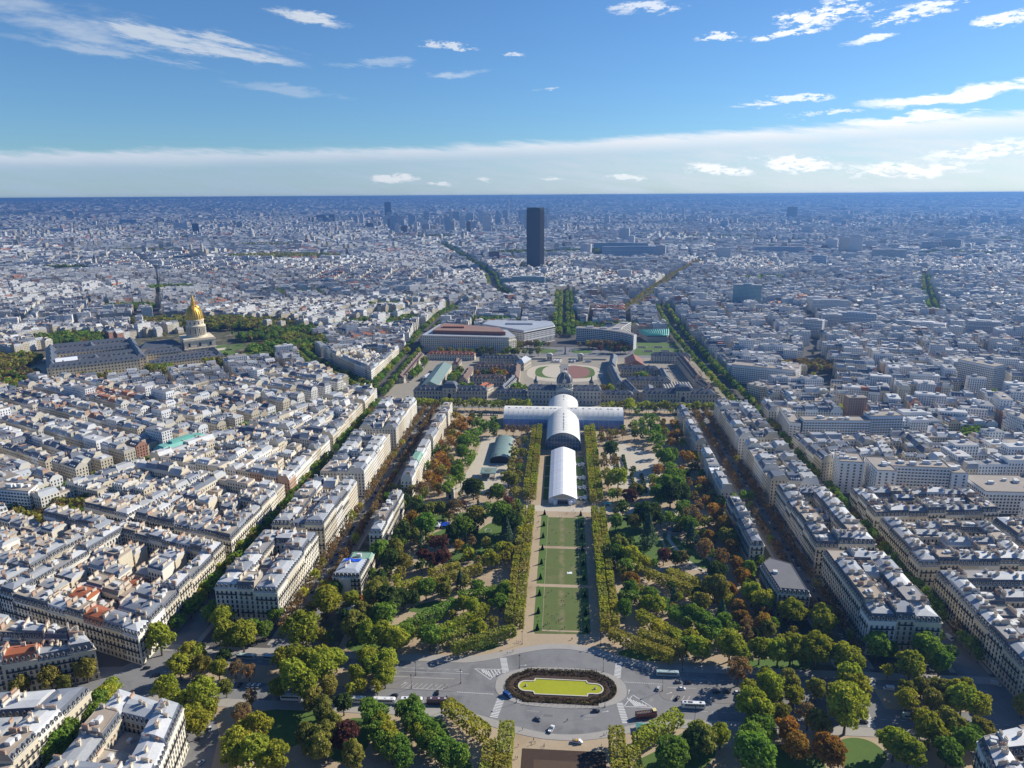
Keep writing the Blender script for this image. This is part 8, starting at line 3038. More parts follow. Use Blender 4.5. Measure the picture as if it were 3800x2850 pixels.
modern('modern_slab', [(328.2, 1006), (352, 1058), (338, 1066), (322, 1034)], 25, (0.66, 0.62, 0.53), 'cream end wing of the long balcony slab', 3.0, True, group=GW)
modern('modern_slab', [(575, 1058), (600, 1012), (624, 1026), (598, 1072)], 35, (0.68, 0.67, 0.65), 'tall pale slab with a blank white end wall, far right', 2.6, False, group=GW)
modern('modern_slab', [(248, 952), (262, 934), (274, 938), (268, 968)], 22, (0.60, 0.55, 0.45), 'narrow wedge house at the fork by the right avenue', 2.8, False, group=GW, boxes=2)
# turquoise-roofed office and white slab in the left quarter
e = modern('office_block', [(-404, 651), (-381, 700), (-396, 707), (-419, 660)], 20, (0.56, 0.50, 0.40), 'long office with a turquoise copper roof in the left quarter', 3.6, False, (0.3, 0.5, 0.45), boxes=0, ww=1.9)
b = MB()
P4 = [(-404, 651), (-381, 700), (-396, 707), (-419, 660)]
c4 = (sum(p[0] for p in P4) / 4, sum(p[1] for p in P4) / 4)
l4 = [(p[0] - c4[0], p[1] - c4[1]) for p in P4]
b.rings([[(p[0], p[1], 21) for p in offset_poly(l4, [0.8] * 4)], [(p[0], p[1], 25.5) for p in offset_poly(l4, [-3.2] * 4)]], 0, True, False, True)
obj('copper_roof', b.mesh('copper_roof', [M['verdigris']]), e)
b = MB()
b.prism(offset_poly(l4, [-5, -14, -5, -14]), 25.5, 27.5)
obj('copper_attic', b.mesh('copper_attic', [M['verdigris']]), e)
modern('modern_slab', [(-500, 545), (-462, 540), (-466, 556), (-502, 562)], 25, WHT, 'white balcony slab at the left edge above the garden trees', 3.0, True, boxes=5)

# ------------------------------------------------------------------ vehicles
M['carpaint'] = mat('car_paint', (1, 1, 1), 0.25, 'obj', spec=0.6)
M['tyre'] = mat('tyre_rubber', (0.02, 0.02, 0.02), 0.9)
M['lamp_red'] = mat('tail_lamp', (0.4, 0.02, 0.02), 0.4)
M['lamp_white'] = mat('head_lamp', (0.8, 0.8, 0.78), 0.2)


def wheel_mesh(r, w_):
  b = MB()
  n = 12
  ring_ = lambda rr, y: [(rr * math.cos(6.28319 * i / n), y, rr * math.sin(6.28319 * i / n)) for i in range(n)]
  b.rings([ring_(r * 0.55, -w_ / 2), ring_(r * 0.92, -w_ / 2), ring_(r, -w_ / 4), ring_(r, w_ / 4), ring_(r * 0.92, w_ / 2), ring_(r * 0.55, w_ / 2)], 0, True)
  b.add(ring_(r * 0.56, -w_ / 2 + 0.02), [tuple(range(n))], 1)
  b.add(ring_(r * 0.56, w_ / 2 - 0.02), [tuple(reversed(range(n)))], 1)
  return b.mesh('wheel', [M['tyre'], M['rib']])


def loft(secs, mi=0, b=None):
  """sections (x, half width low, half width high, z low, z high) along a vehicle"""
  b = b or MB()
  rs = []
  for x, w0, w1, z0, z1 in secs:
    rs.append([(x, -w0, z0), (x, -w0 * 1.02, (z0 + z1) / 2), (x, -w1, z1), (x, w1, z1), (x, w0 * 1.02, (z0 + z1) / 2), (x, w0, z0)])
  b.rings(rs, mi, True, True, True)
  return b


def car_kit(van=False):
  if van:
    body = loft([(-2.9, 0.95, 0.92, 0.4, 2.3), (-2.7, 0.98, 0.95, 0.35, 2.45), (1.1, 0.98, 0.95, 0.35, 2.45), (1.5, 0.98, 0.92, 0.35, 2.2), (2.2, 0.97, 0.9, 0.35, 1.25), (2.85, 0.9, 0.8, 0.4, 1.0)]).mesh('body', [M['carpaint']])
    glass = loft([(1.30, 0.985, 0.90, 1.35, 2.1), (1.62, 0.985, 0.88, 1.32, 2.05), (2.1, 0.93, 0.86, 1.27, 1.40)]).mesh('windscreen', [M['glass']])
    return body, glass, None, 2.0
  body = loft([(-2.1, 0.72, 0.66, 0.42, 0.82), (-1.95, 0.84, 0.8, 0.3, 0.92), (-0.9, 0.87, 0.84, 0.26, 0.96), (0.8, 0.87, 0.84, 0.26, 0.94), (1.7, 0.85, 0.78, 0.3, 0.80), (2.1, 0.74, 0.62, 0.4, 0.66)]).mesh('body', [M['carpaint']])
  glass = loft([(-1.85, 0.78, 0.62, 0.9, 1.0), (-1.25, 0.80, 0.62, 0.92, 1.40), (0.2, 0.80, 0.62, 0.92, 1.42), (1.05, 0.78, 0.66, 0.9, 0.97)]).mesh('windows', [M['glass']])
  roof = loft([(-1.25, 0.60, 0.56, 1.405, 1.44), (-0.5, 0.62, 0.58, 1.425, 1.48), (0.18, 0.60, 0.55, 1.41, 1.44)]).mesh('roof', [M['carpaint']])
  return body, glass, roof, 1.3


KIT = car_kit()
VKIT = car_kit(True)
WH = wheel_mesh(0.32, 0.22)
WHB = wheel_mesh(0.5, 0.32)
LAMP = MB()
LAMP.box(-0.04, 0.04, -0.16, 0.16, -0.08, 0.08, 0, True)
HL = LAMP.mesh('headlight', [M['lamp_white']])
TL = LAMP.mesh('tail_light', [M['lamp_red']])
CC = {'white': (0.75, 0.75, 0.75), 'black': (0.012, 0.012, 0.014), 'grey': (0.14, 0.145, 0.155), 'silver': (0.45, 0.46, 0.48), 'blue': (0.02, 0.07, 0.22), 'red': (0.35, 0.02, 0.02), 'dark green': (0.02, 0.05, 0.03)}


def car(x, y, deg, colour, label, van=False, z=0.055, group='cars on the avenue and roundabout', small=False):
  k = VKIT if van else KIT
  e = empty('van' if van else 'car', (x, y, z), R(deg))
  c = CC[colour]
  obj('body', k[0], e, color=c)
  obj('windows', k[1], e)
  if k[2]:
    obj('roof', k[2], e, color=c)
  if not small:
    for sx in (-1, 1):
      for sy in (-1, 1):
        obj('wheel', WH, e, (sx * k[3], sy * 0.78, 0.32))
    for sy in (-0.55, 0.55):
      obj('headlight', HL, e, (2.78 if van else 2.04, sy, 0.72 if van else 0.58))
      obj('tail_light', TL, e, (-2.92 if van else -2.06, sy, 0.9 if van else 0.7))
  tag(e, label, 'van' if van else 'car', group)


CARS = [(-12.4, 321.5, -35, 'grey', 'grey saloon on the near side of the roundabout'), (18.8, 329.7, 2, 'black', 'black car hugging the near kerb of the pond island'), (-69.7, 338.8, 100, 'black', 'black car parked across the tip of the left island'),
    (54.6, 350.2, 70, 'silver', 'silver car rounding the tip of the right island'), (66.9, 356.6, 4, 'grey', 'dark grey car on the shaded far lane right of the roundabout'), (72.6, 356.4, 4, 'black', 'black car behind the dark grey one in the shade'),
    (68, 351, 2, 'white', 'white hatchback on the right parking island'), (64.3, 342.8, 55, 'black', 'black car parked at a slant behind the coach'), (86.8, 349.3, 5, 'black', 'first dark car in the shaded row on the right island'),
    (92.8, 349.7, 5, 'black', 'second dark car in the shaded row on the right island'), (98.6, 349.7, 5, 'white', 'white car in the shaded row on the right island'), (123.5, 330.2, -3, 'black', 'black car under the brown tree on the right avenue'),
    (160, 330.6, -5, 'black', 'black car waiting at the right crossing'), (212.4, 330.4, 3, 'black', 'black car below the right city buses'), (189.8, 343, 0, 'silver', 'leftmost car behind the right city buses'), (194.6, 343, 0, 'grey', 'second car behind the right city buses'),
    (199.4, 343, 0, 'silver', 'third car behind the right city buses'), (204.4, 343, 0, 'black', 'fourth car behind the right city buses'), (149.3, 409, -20, 'silver', 'silver car parked below the orange trees, right'), (157.8, 410, -12, 'grey', 'grey car parked right of the silver one under trees'),
    (-246.3, 349.1, 20, 'black', 'black car crossing the left junction'), (-237, 343.1, 30, 'black', 'black car stopped by the left median'), (-232, 345.6, 30, 'silver', 'silver car beside the left median'), (-216.4, 370.9, 15, 'grey', 'grey car on the far left lane'),
    (-184.4, 303.1, -60, 'white', 'white car on the crossing by the curved corner block'), (-178, 280.4, 65, 'white', 'white car at the bottom left corner'), (-187, 488.5, 5, 'silver', 'silver car at the side street junction, left'),
    (-175.8, 500.2, 78, 'white', 'white car parked first in the left park street'), (-175.7, 511, 84, 'silver', 'silver car parked second in the left park street'), (-175.6, 521, 84, 'white', 'white car parked third in the left park street')]
for c in CARS:
  car(*c)
for i, (x, col_) in enumerate(((-222.5, 'black'), (-212.1, 'white'), (-208.6, 'black'), (-202, 'white'), (-199.1, 'white'), (-191.4, 'silver'), (-188.4, 'white'), (-183.9, 'black'), (-178.8, 'white'), (-175.9, 'white'), (-173, 'white'))):
  car(x, 337.9, 92, col_, '%s car, %s from the left in the row parked beside the left median' % (col_, ordw(i)), group='cars parked beside the left median')
car(-30, 338.8, -38, 'blue', 'blue and white pickup stopped on the island edge', True)
car(184.3, 358.2, 178, 'white', 'white box van at the right junction', True)
car(246.4, 366, -25, 'silver', 'silver van on the outer right avenue', True)
car(242.8, 409.4, -70, 'white', 'white van parked on the outer right avenue', True)
car(-93.3, 334.9, 178, 'black', 'dark car passing the first white coach')
# rows of parked cars by the school and on the car parks
pr_ = random.Random(5)
for nm, pts in (('left park beside the great hall', [(x, y, 90) for y in (862, 872) for x in range(-122, -82, 3)]), ('barrack yard along the left avenue', [(-232, y, 0) for y in range(1020, 1150, 4)]),
        ('yard beside the green riding hall', [(-160 + q * 3, 1046 + q * 5, 20) for q in range(9)]), ('upper right barrack yard', [(x, y, 90) for y in (1105, 1125) for x in range(160, 184, 3)]),
        ('square behind the parade ground', [(x, 1252, 90) for x in list(range(-12, -2, 3)) + list(range(10, 20, 3))])):
  for i, (x, y, a) in enumerate(pts):
    col_ = pr_.choice(['white', 'black', 'grey', 'silver', 'white', 'blue'])
    car(x, y, a + pr_.uniform(-4, 4), col_, '%s car, %s in the %s' % (col_, ordw(i), nm), small=True, group='cars in the ' + nm, z=0.1)

for sx, side in ((-1, 'left'), (1, 'right')):
  for xx, kerb in ((167.6, 'park-side'), (176.4, 'house-side')):
    i = 0
    for y in range(384, 880, 6):
      if pr_.random() < 0.42:
        col_ = pr_.choice(['white', 'black', 'grey', 'silver', 'black', 'blue'])
        car(sx * xx, y + pr_.uniform(-0.5, 0.5), 90 + pr_.uniform(-2, 2), col_, '%s car, %s from near on the %s kerb of the %s park street' % (col_, ordw(i), kerb, side), small=True, group='cars parked in the park streets')
        i += 1


def coach(x, y, deg, kind, label, L=12.2):
  e = empty({'deck': 'open_top_bus'}.get(kind, 'bus' if kind == 'city' else 'coach'), (x, y, 0.055), R(deg))
  h = {'deck': 2.3, 'city': 3.0}.get(kind, 3.4)
  col_ = {'white': (0.78, 0.78, 0.78), 'dark': (0.10, 0.05, 0.06), 'city': (0.35, 0.45, 0.45), 'deck': (0.16, 0.02, 0.025), 'panorama': (0.76, 0.77, 0.78)}[kind]
  b = MB()
  n = L / 2
  loft([(-n, 1.1, 1.0, 0.5, h - 0.3), (-n + 0.25, 1.25, 1.15, 0.35, h), (n - 0.9, 1.25, 1.15, 0.35, h), (n - 0.25, 1.22, 1.08, 0.35, h - 0.25), (n, 1.1, 0.95, 0.5, 1.6)], 0, b)
  obj('body', b.mesh('body', [M['carpaint']]), e, color=col_)
  for sy in (-1, 1):
    for i in range(7):
      x0 = -n + 0.7 + i * (L - 2.2) / 7
      b = MB()
      yy = sy * 1.29
      q = [(x0, yy, h * 0.52), (x0 + (L - 2.2) / 7 - 0.12, yy, h * 0.52), (x0 + (L - 2.2) / 7 - 0.12, yy * 0.965, h * 0.84), (x0, yy * 0.965, h * 0.84)]
      b.add(q if sy < 0 else q[::-1], [(0, 1, 2, 3)])
      obj('window', b.mesh('window', [M['glass']]), e)
    for wx in (-n + 2.6, n - 2.6):
      obj('wheel', WHB, e, (wx, sy * 1.05, 0.5))
  b = MB()
  b.add([(n - 0.12, -0.98, 1.62), (n - 0.12, 0.98, 1.62), (n - 0.42, 0.92, h - 0.35), (n - 0.42, -0.92, h - 0.35)], [(0, 1, 2, 3)])
  o = obj('windscreen', b.mesh('windscreen', [M['glass']]), e, (0.16, 0, 0))
  if kind == 'deck':
    b = MB()
    b.rings([[(-n + 0.1, -1.22, z), (n - 0.4, -1.22, z), (n - 0.4, 1.22, z), (-n + 0.1, 1.22, z)] for z in (h, h + 1.1)], 0)
    b.rings([[(-n + 0.2, -1.14, z), (n - 0.5, -1.14, z), (n - 0.5, 1.14, z), (-n + 0.2, 1.14, z)] for z in (h + 1.1, h + 0.05)], 0)
    obj('upper_deck', b.mesh('upper_deck', [M['carpaint']]), e, color=col_)
    sb = MB()
    sb.box(-0.22, 0.22, -0.95, 0.95, 0, 0.45)
    sb.box(-0.28, -0.18, -0.95, 0.95, 0.45, 1.0)
    sm = sb.mesh('seat_row', [mat('cream_seat', (0.55, 0.48, 0.42), 0.8)])
    for i in range(10):
      obj('seat_row', sm, e, (-n + 1.0 + i * 0.88, 0, h + 0.06))
    b = MB()
    b.box(n - 2.3, n - 0.4, -1.2, 1.2, h + 1.75, h + 1.9, 0, True)
    b.box(n - 0.5, n - 0.4, -1.2, 1.2, h + 1.1, h + 1.75, 0)
    obj('front_canopy', b.mesh('front_canopy', [mat('yellow_canopy', (0.70, 0.60, 0.30), 0.6)]), e)
  else:
    for xx, w_ in ((-n + 2.4, 0.5), (n - 4.6, 1.3) if kind == 'panorama' else (0.6, 0.5), (n - 2.0, 0.6)):
      b = MB()
      b.box(xx - w_, xx + w_, -0.55, 0.55, h - 0.005, h + 0.14)
      obj('roof_hatch', b.mesh('roof_hatch', [M['glass'] if kind == 'panorama' else M['carpaint']]), e, color=(0.5, 0.55, 0.6))
    for sy in (-1, 1):
      b = MB()
      b.box(n - 0.1, n + 0.25, sy * 1.25 - 0.1, sy * 1.25 + 0.1, h - 1.2, h - 0.5, 0, True)
      obj('mirror', b.mesh('mirror', [M['tyre']]), e)
  tag(e, label, 'bus' if kind in ('city', 'deck') else 'coach', 'coaches and buses on the avenue')


coach(-97.5, 328.9, 2, 'white', 'white coach half hidden by yellow trees, left avenue', 12.5)
coach(-82.4, 330.0, 2, 'panorama', 'white coach with roof windows, middle of the left three')
coach(-68.0, 330.6, 3, 'dark', 'dark red coach with pale roof, nearest the roundabout')
coach(-114, 328.6, 2, 'white', 'white coach farthest left in the parked line behind foliage')
coach(-150, 328.4, 1, 'white', 'white coach roof seen through the trees left of the line', 12)
coach(61.6, 367.8 - 5.2, 0, 'city', 'long city bus in shade beyond the right crossing', 13.2)
coach(71.8, 338.6 - 2.2, 180, 'panorama', 'white coach with a dark front roof on the right avenue', 12.6)
coach(45.4, 327.4, 13, 'deck', 'dark red open-top bus with rows of seats', 11.8)
coach(-191, 362.4, 0, 'city', 'city bus under trees on the far left lane', 12)
coach(-174.5, 362.2, -4, 'city', 'second city bus on the far left lane nearer the park', 12)
coach(188, 335.6, 0, 'city', 'left one of two city buses near the right crossing', 12.6)
coach(202.6, 334.8, 0, 'city', 'right one of two city buses near the right crossing', 12.6)
coach(222, 362.4, 14, 'city', 'city bus at the mouth of the outer right avenue', 12)
for i, x in enumerate((-16, -11, -6, 14, 19)):
  coach(x, 1168, 70, 'white', '%s white coach from the left behind the oval parade ground' % ordw(i), 11)
coach(41, 1167, 2, 'white', 'white coach parked sideways behind the oval parade ground', 11)


def work_truck(x, y, deg, label, load):
  e = empty('work_truck', (x, y, 0.05), R(deg))
  obj('cab', loft([(0.3, 0.9, 0.82, 0.45, 2.0), (0.9, 0.92, 0.84, 0.4, 2.05), (1.5, 0.92, 0.8, 0.4, 1.75), (1.9, 0.92, 0.84, 0.4, 1.15), (2.6, 0.85, 0.75, 0.45, 0.95)]).mesh('cab', [M['carpaint']]), e, color=(0.75, 0.75, 0.75))
  obj('windscreen', loft([(0.7, 0.93, 0.8, 1.2, 1.85), (1.25, 0.93, 0.78, 1.18, 1.8), (1.82, 0.88, 0.8, 1.14, 1.22)]).mesh('windscreen', [M['glass']]), e)
  b = MB()
  b.rings([[(-2.8, -1.0, z), (0.25, -1.0, z), (0.25, 1.0, z), (-2.8, 1.0, z)] for z in (0.65, 1.25)])
  b.rings([[(-2.7, -0.92, z), (0.15, -0.92, z), (0.15, 0.92, z), (-2.7, 0.92, z)] for z in (1.25, 0.75)], 0, True, False, True)
  obj('bed', b.mesh('bed', [M['carpaint']]), e, color=(0.7, 0.7, 0.7))
  if load:
    for k, (c, x0) in enumerate((((0.55, 0.30, 0.03), -0.6), ((0.30, 0.22, 0.15), -1.8))):
      b = MB()
      b.box(x0 - 0.5, x0 + 0.5, -0.7, 0.7, 0.76, 1.7)
      obj('load', b.mesh('load', [mat('load', c, 0.8)]), e)
  for sx in (-1.8, 1.7):
    for sy in (-0.8, 0.8):
      obj('wheel', WH, e, (sx, sy, 0.33))
  tag(e, label, 'truck')


work_truck(8.5, 306.4, -8, 'white flatbed truck with orange load on the sand', True)
work_truck(-5.0, 314.6, 70, 'small white truck with an open side on the near kerb', False)


# ------------------------------------------------------------------ people
def body_mesh(name, pose):
  P_ = {'stand': [(0, 0, 0.95), (0, 0, 1.25), (0, 0, 1.48), (0, 0.02, 1.66), (0.2, 0, 1.42), (0.25, 0.02, 1.15), (0.24, 0.1, 0.92), (-0.2, 0, 1.42), (-0.25, 0.02, 1.15), (-0.24, 0.1, 0.92), (0.1, 0, 0.88), (0.11, 0.02, 0.48), (0.11, 0, 0.08), (0.12, 0.14, 0.04), (-0.1, 0, 0.88), (-0.11, 0.02, 0.48), (-0.11, 0, 0.08), (-0.12, 0.14, 0.04)],
     'walk': [(0, 0, 0.95), (0, 0.02, 1.25), (0, 0.04, 1.48), (0, 0.07, 1.66), (0.2, 0.03, 1.42), (0.26, -0.08, 1.16), (0.24, -0.02, 0.94), (-0.2, 0.03, 1.42), (-0.26, 0.12, 1.16), (-0.22, 0.28, 0.98), (0.1, 0, 0.88), (0.11, 0.22, 0.5), (0.11, 0.24, 0.1), (0.12, 0.38, 0.06), (-0.1, 0, 0.88), (-0.11, -0.1, 0.5), (-0.11, -0.34, 0.16), (-0.12, -0.24, 0.06)],
     'sit': [(0, 0, 0.16), (0, -0.06, 0.45), (0, -0.02, 0.66), (0, 0.03, 0.84), (0.2, -0.04, 0.6), (0.3, -0.16, 0.35), (0.32, -0.24, 0.08), (-0.2, -0.04, 0.6), (-0.28, 0.1, 0.4), (-0.1, 0.3, 0.36), (0.12, 0.08, 0.14), (0.18, 0.46, 0.36), (0.16, 0.72, 0.08), (0.17, 0.85, 0.06), (-0.12, 0.08, 0.14), (-0.2, 0.46, 0.3), (-0.12, 0.76, 0.08), (-0.12, 0.9, 0.06)],
     'ride': [(0, -0.1, 0.98), (0, 0.06, 1.26), (0, 0.2, 1.46), (0, 0.3, 1.62), (0.19, 0.18, 1.40), (0.24, 0.36, 1.18), (0.2, 0.56, 1.08), (-0.19, 0.18, 1.40), (-0.24, 0.36, 1.18), (-0.2, 0.56, 1.08), (0.1, -0.08, 0.92), (0.11, 0.3, 0.72), (0.11, 0.12, 0.34), (0.11, 0.26, 0.3), (-0.1, -0.08, 0.92), (-0.11, 0.24, 0.55), (-0.11, 0.0, 0.18), (-0.11, 0.14, 0.14)]}[pose]
  E_ = [(0, 1), (1, 2), (2, 3), (2, 4), (4, 5), (5, 6), (2, 7), (7, 8), (8, 9), (0, 10), (10, 11), (11, 12), (12, 13), (0, 14), (14, 15), (15, 16), (16, 17)]
  RA = [0.15, 0.17, 0.085, 0.115, 0.075, 0.055, 0.045, 0.075, 0.055, 0.045, 0.095, 0.07, 0.05, 0.045, 0.095, 0.07, 0.05, 0.045]
  me = bpy.data.meshes.new('skeleton')
  me.from_pydata(P_, E_, [])
  o = bpy.data.objects.new('skeleton', me)
  COL.objects.link(o)
  o.modifiers.new('skin', 'SKIN')
  for i, sk in enumerate(me.skin_vertices[0].data):
    sk.radius = (RA[i], RA[i] * (0.8 if i < 2 else 1.0))
    sk.use_root = i == 0
  s = o.modifiers.new('sub', 'SUBSURF')
  s.levels = s.render_levels = 1
  dg = bpy.context.evaluated_depsgraph_get()
  res = bpy.data.meshes.new_from_object(o.evaluated_get(dg))
  res.name = name
  bpy.data.objects.remove(o)
  for mt in (M['cloth'], M['trousers'], M['skin'], M['hair']):
    res.materials.append(mt)
  hd, pel = P_[3], P_[0]
  mi = np.zeros(len(res.polygons), np.int32)
  for k, pl in enumerate(res.polygons):
    c = pl.center
    if (Vector(c) - Vector(hd)).length < 0.17:
      mi[k] = 3 if (c.z > hd[2] + 0.02 or c.y < hd[1] - 0.04) else 2
    elif min((Vector(c) - Vector(P_[6])).length, (Vector(c) - Vector(P_[9])).length) < 0.09:
      mi[k] = 2
    elif c.z < pel[2] - 0.02 or (pose == 'sit' and c.y > 0.12 and c.z < 0.45):
      mi[k] = 1
  res.polygons.foreach_set('material_index', mi)
  return res


M['cloth'] = mat('clothing', (1, 1, 1), 0.9, 'obj')
M['trousers'] = mat('dark_trousers', (0.03, 0.035, 0.05), 0.9)
M['skin'] = mat('skin_tone', (0.42, 0.26, 0.18), 0.7)
M['hair'] = mat('hair_brown', (0.04, 0.028, 0.02), 0.8)
BODY = {p: body_mesh('person', p) for p in ('stand', 'walk', 'sit', 'ride')}
CLO = [('black', (0.015, 0.015, 0.018)), ('dark blue', (0.02, 0.03, 0.09)), ('white', (0.7, 0.7, 0.7)), ('red', (0.4, 0.03, 0.03)), ('grey', (0.16, 0.16, 0.17)), ('beige', (0.4, 0.32, 0.22)), ('green', (0.05, 0.12, 0.05)), ('light blue', (0.2, 0.35, 0.55))]
PEOPLE = [('on the near axis lawn', 0.07, [(-9.7, 447.6, 'sit'), (-7.3, 449.4, 'stand'), (4.5, 447.5, 'sit'), (7.3, 441.4, 'stand'), (2.8, 443.7, 'sit'), (-0.3, 438.4, 'sit'), (1.1, 436.5, 'stand'), (0.6, 431.5, 'walk'), (1.7, 431.6, 'walk'), (-9.1, 421.3, 'sit'), (-3.3, 420.7, 'walk'), (-6.7, 417.6, 'stand'), (-4.6, 417.6, 'walk'), (-4.9, 415.2, 'stand'), (-2.4, 413.8, 'walk'),
     (-0.3, 415.7, 'stand'), (0.7, 416, 'stand'), (-2.0, 412, 'walk'), (-9.5, 409.7, 'walk'), (-8.3, 409.4, 'walk'), (-10.7, 407.8, 'stand'), (-7.5, 403.9, 'stand'), (1.7, 405.5, 'stand'), (0.4, 404.1, 'walk'), (-10.8, 428.8, 'stand'), (10.6, 437.6, 'stand'), (-11.4, 441.8, 'sit'), (-12.0, 405.1, 'stand')]),
     ('on the left grass strip', 0.07, [(-16, 417.5, 'sit'), (-15.3, 412.4, 'sit'), (-16.9, 454.4, 'stand'), (-15.4, 484.9, 'stand'), (-14.2, 485.6, 'sit'), (-13.8, 494.6, 'sit'), (-14.6, 480.6, 'sit')]),
     ('on the middle axis lawn', 0.07, [(-4.1, 497.3, 'walk'), (7.1, 487.5, 'sit'), (5.2, 477, 'sit')]),
     ('on the far axis lawn', 0.07, [(-8.7, 545.4, 'sit'), (6.2, 541.2, 'sit'), (-10.3, 521.6, 'sit'), (-5, 521.1, 'sit'), (-5.2, 538.3, 'stand'), (-2.4, 567.9, 'stand'), (-1, 569, 'stand'), (8.1, 561.5, 'stand'), (-10.6, 556, 'sit')]),
     ('on the sunny left walk', 0.05, [(-20.8, 558.2, 'walk'), (-21, 543.9, 'walk'), (-23, 576.3, 'walk'), (-22.3, 453.8, 'walk'), (-20.2, 559.4, 'walk')]),
     ('on the pale cross road', 0.06, [(3.6, 576.7, 'stand'), (9.7, 582.7, 'walk'), (11.1, 578, 'walk'), (17.7, 585.3, 'walk'), (6.5, 589.7, 'stand'), (38.7, 584, 'walk'), (-60, 587, 'walk'), (4.6, 577.4, 'stand')]),
     ('on the sand beyond the roundabout', 0.05, [(-28.4, 388.6, 'walk'), (-27.2, 388, 'walk'), (-26.0, 388.4, 'walk'), (6.1, 393.3, 'walk'), (6.7, 393.9, 'walk'), (22.1, 392.5, 'stand')]),
     ('on the far roundabout pavement', 0.165, [(-33.1, 376.4, 'walk'), (-29.8, 378.8, 'stand'), (32.7, 378, 'stand'), (34.4, 376.6, 'walk'), (-58, 371.8, 'stand')]),
     ('on the near roundabout pavement', 0.165, [(-20.1, 313.4, 'walk'), (23.6, 313.2, 'walk'), (22.1, 312.2, 'walk')]),
     ('by the dug-over parterre', 0.05, [(-14.1, 306.2, 'stand'), (-13.3, 304.3, 'walk'), (-15.2, 303.3, 'stand'), (-21.7, 301.8, 'walk'), (-8.6, 303.2, 'walk'), (-8.6, 301.8, 'walk'), (-22.5, 293.9, 'walk'), (-21.6, 293.7, 'walk'), (20.5, 304.6, 'walk'), (22.9, 299.7, 'walk')]),
     ('on the left parking island', 0.135, [(-66.2, 344.6, 'stand'), (-65.0, 343.6, 'stand'), (-72.4, 343.6, 'stand')]),
     ('in the right near garden', 0.03, [(81.2, 301.5, 'walk'), (82, 343.5, 'stand'), (79, 303, 'walk')])]
pp = random.Random(12)
for where, z, lst in PEOPLE:
  groups_ = {}
  for x, y, pose in lst:
    nm, c = pp.choice(CLO)
    groups_.setdefault((nm, pose), []).append((x, y, c))
  for (nm, pose), q in groups_.items():
    q.sort()
    for i, (x, y, c) in enumerate(q):
      o = obj('person', BODY[pose], None, (x, y, z), pp.uniform(0, 6.28), color=c)
      tag(o, 'person in %s %s %s%s' % (nm, {'sit': 'sitting', 'walk': 'walking', 'stand': 'standing'}[pose], where, '' if len(q) == 1 else ', %s from the left' % ordw(i)), 'person', 'people in the park')
e = empty('bicycle', (3.1, 321.6, 0.05), R(-75))
tb = MB()
tb.rings([[((0.33 + 0.025 * math.cos(p)) * math.cos(t) * 0 + 0.025 * math.sin(p), (0.33 + 0.025 * math.cos(p)) * math.cos(t), (0.33 + 0.025 * math.cos(p)) * math.sin(t)) for p in (0, 2.1, 4.2)] for t in [6.28319 * i / 14 for i in range(15)]])
tm = tb.mesh('wheel', [M['tyre']])
obj('wheel', tm, e, (0, -0.45, 0.36))
obj('wheel', tm, e, (0, 0.55, 0.36))
tb = MB()
for a, b in (((0, -0.45, 0.36), (0, 0.05, 0.32)), ((0, 0.05, 0.32), (0, -0.12, 0.92)), ((0, -0.12, 0.85), (0, 0.45, 0.9)), ((0, 0.55, 0.36), (0, 0.42, 1.05)), ((0, 0.05, 0.32), (0, 0.45, 0.85))):
  tb.tube([a, b], 0.025, 5)
tb.tube([(-0.26, 0.46, 1.08), (0.26, 0.46, 1.08)], 0.02, 5)
obj('frame', tb.mesh('frame', [M['iron']]), e)
tag(e, 'bicycle ridden across the near side of the roundabout', 'bicycle')
tag(obj('person', BODY['ride'], None, (3.1, 321.6, 0.02), R(-75), color=(0.02, 0.02, 0.025)), 'person in black riding the bicycle on the roundabout', 'person')


# ------------------------------------------------------------------ street furniture
def lamp_post(x, y, label, h=9.3):
  e = empty('street_lamp', (x, y, 0.05))
  if 'post' not in LP:
    b = MB()
    b.lathe([(0.28, 0), (0.26, 0.9), (0.12, 1.1), (0.07, h - 0.9)], 8)
    LP['post'] = b.mesh('post', [M['iron']])
    b = MB()
    b.lathe([(0.12, h - 0.9), (0.34, h - 0.7), (0.40, h - 0.15), (0.2, h), (0.03, h + 0.3)], 8)
    LP['lantern'] = b.mesh('lantern', [M['iron']])
  obj('post', LP['post'], e)
  obj('lantern', LP['lantern'], e)
  tag(e, label, 'street lamp', 'street lamps')


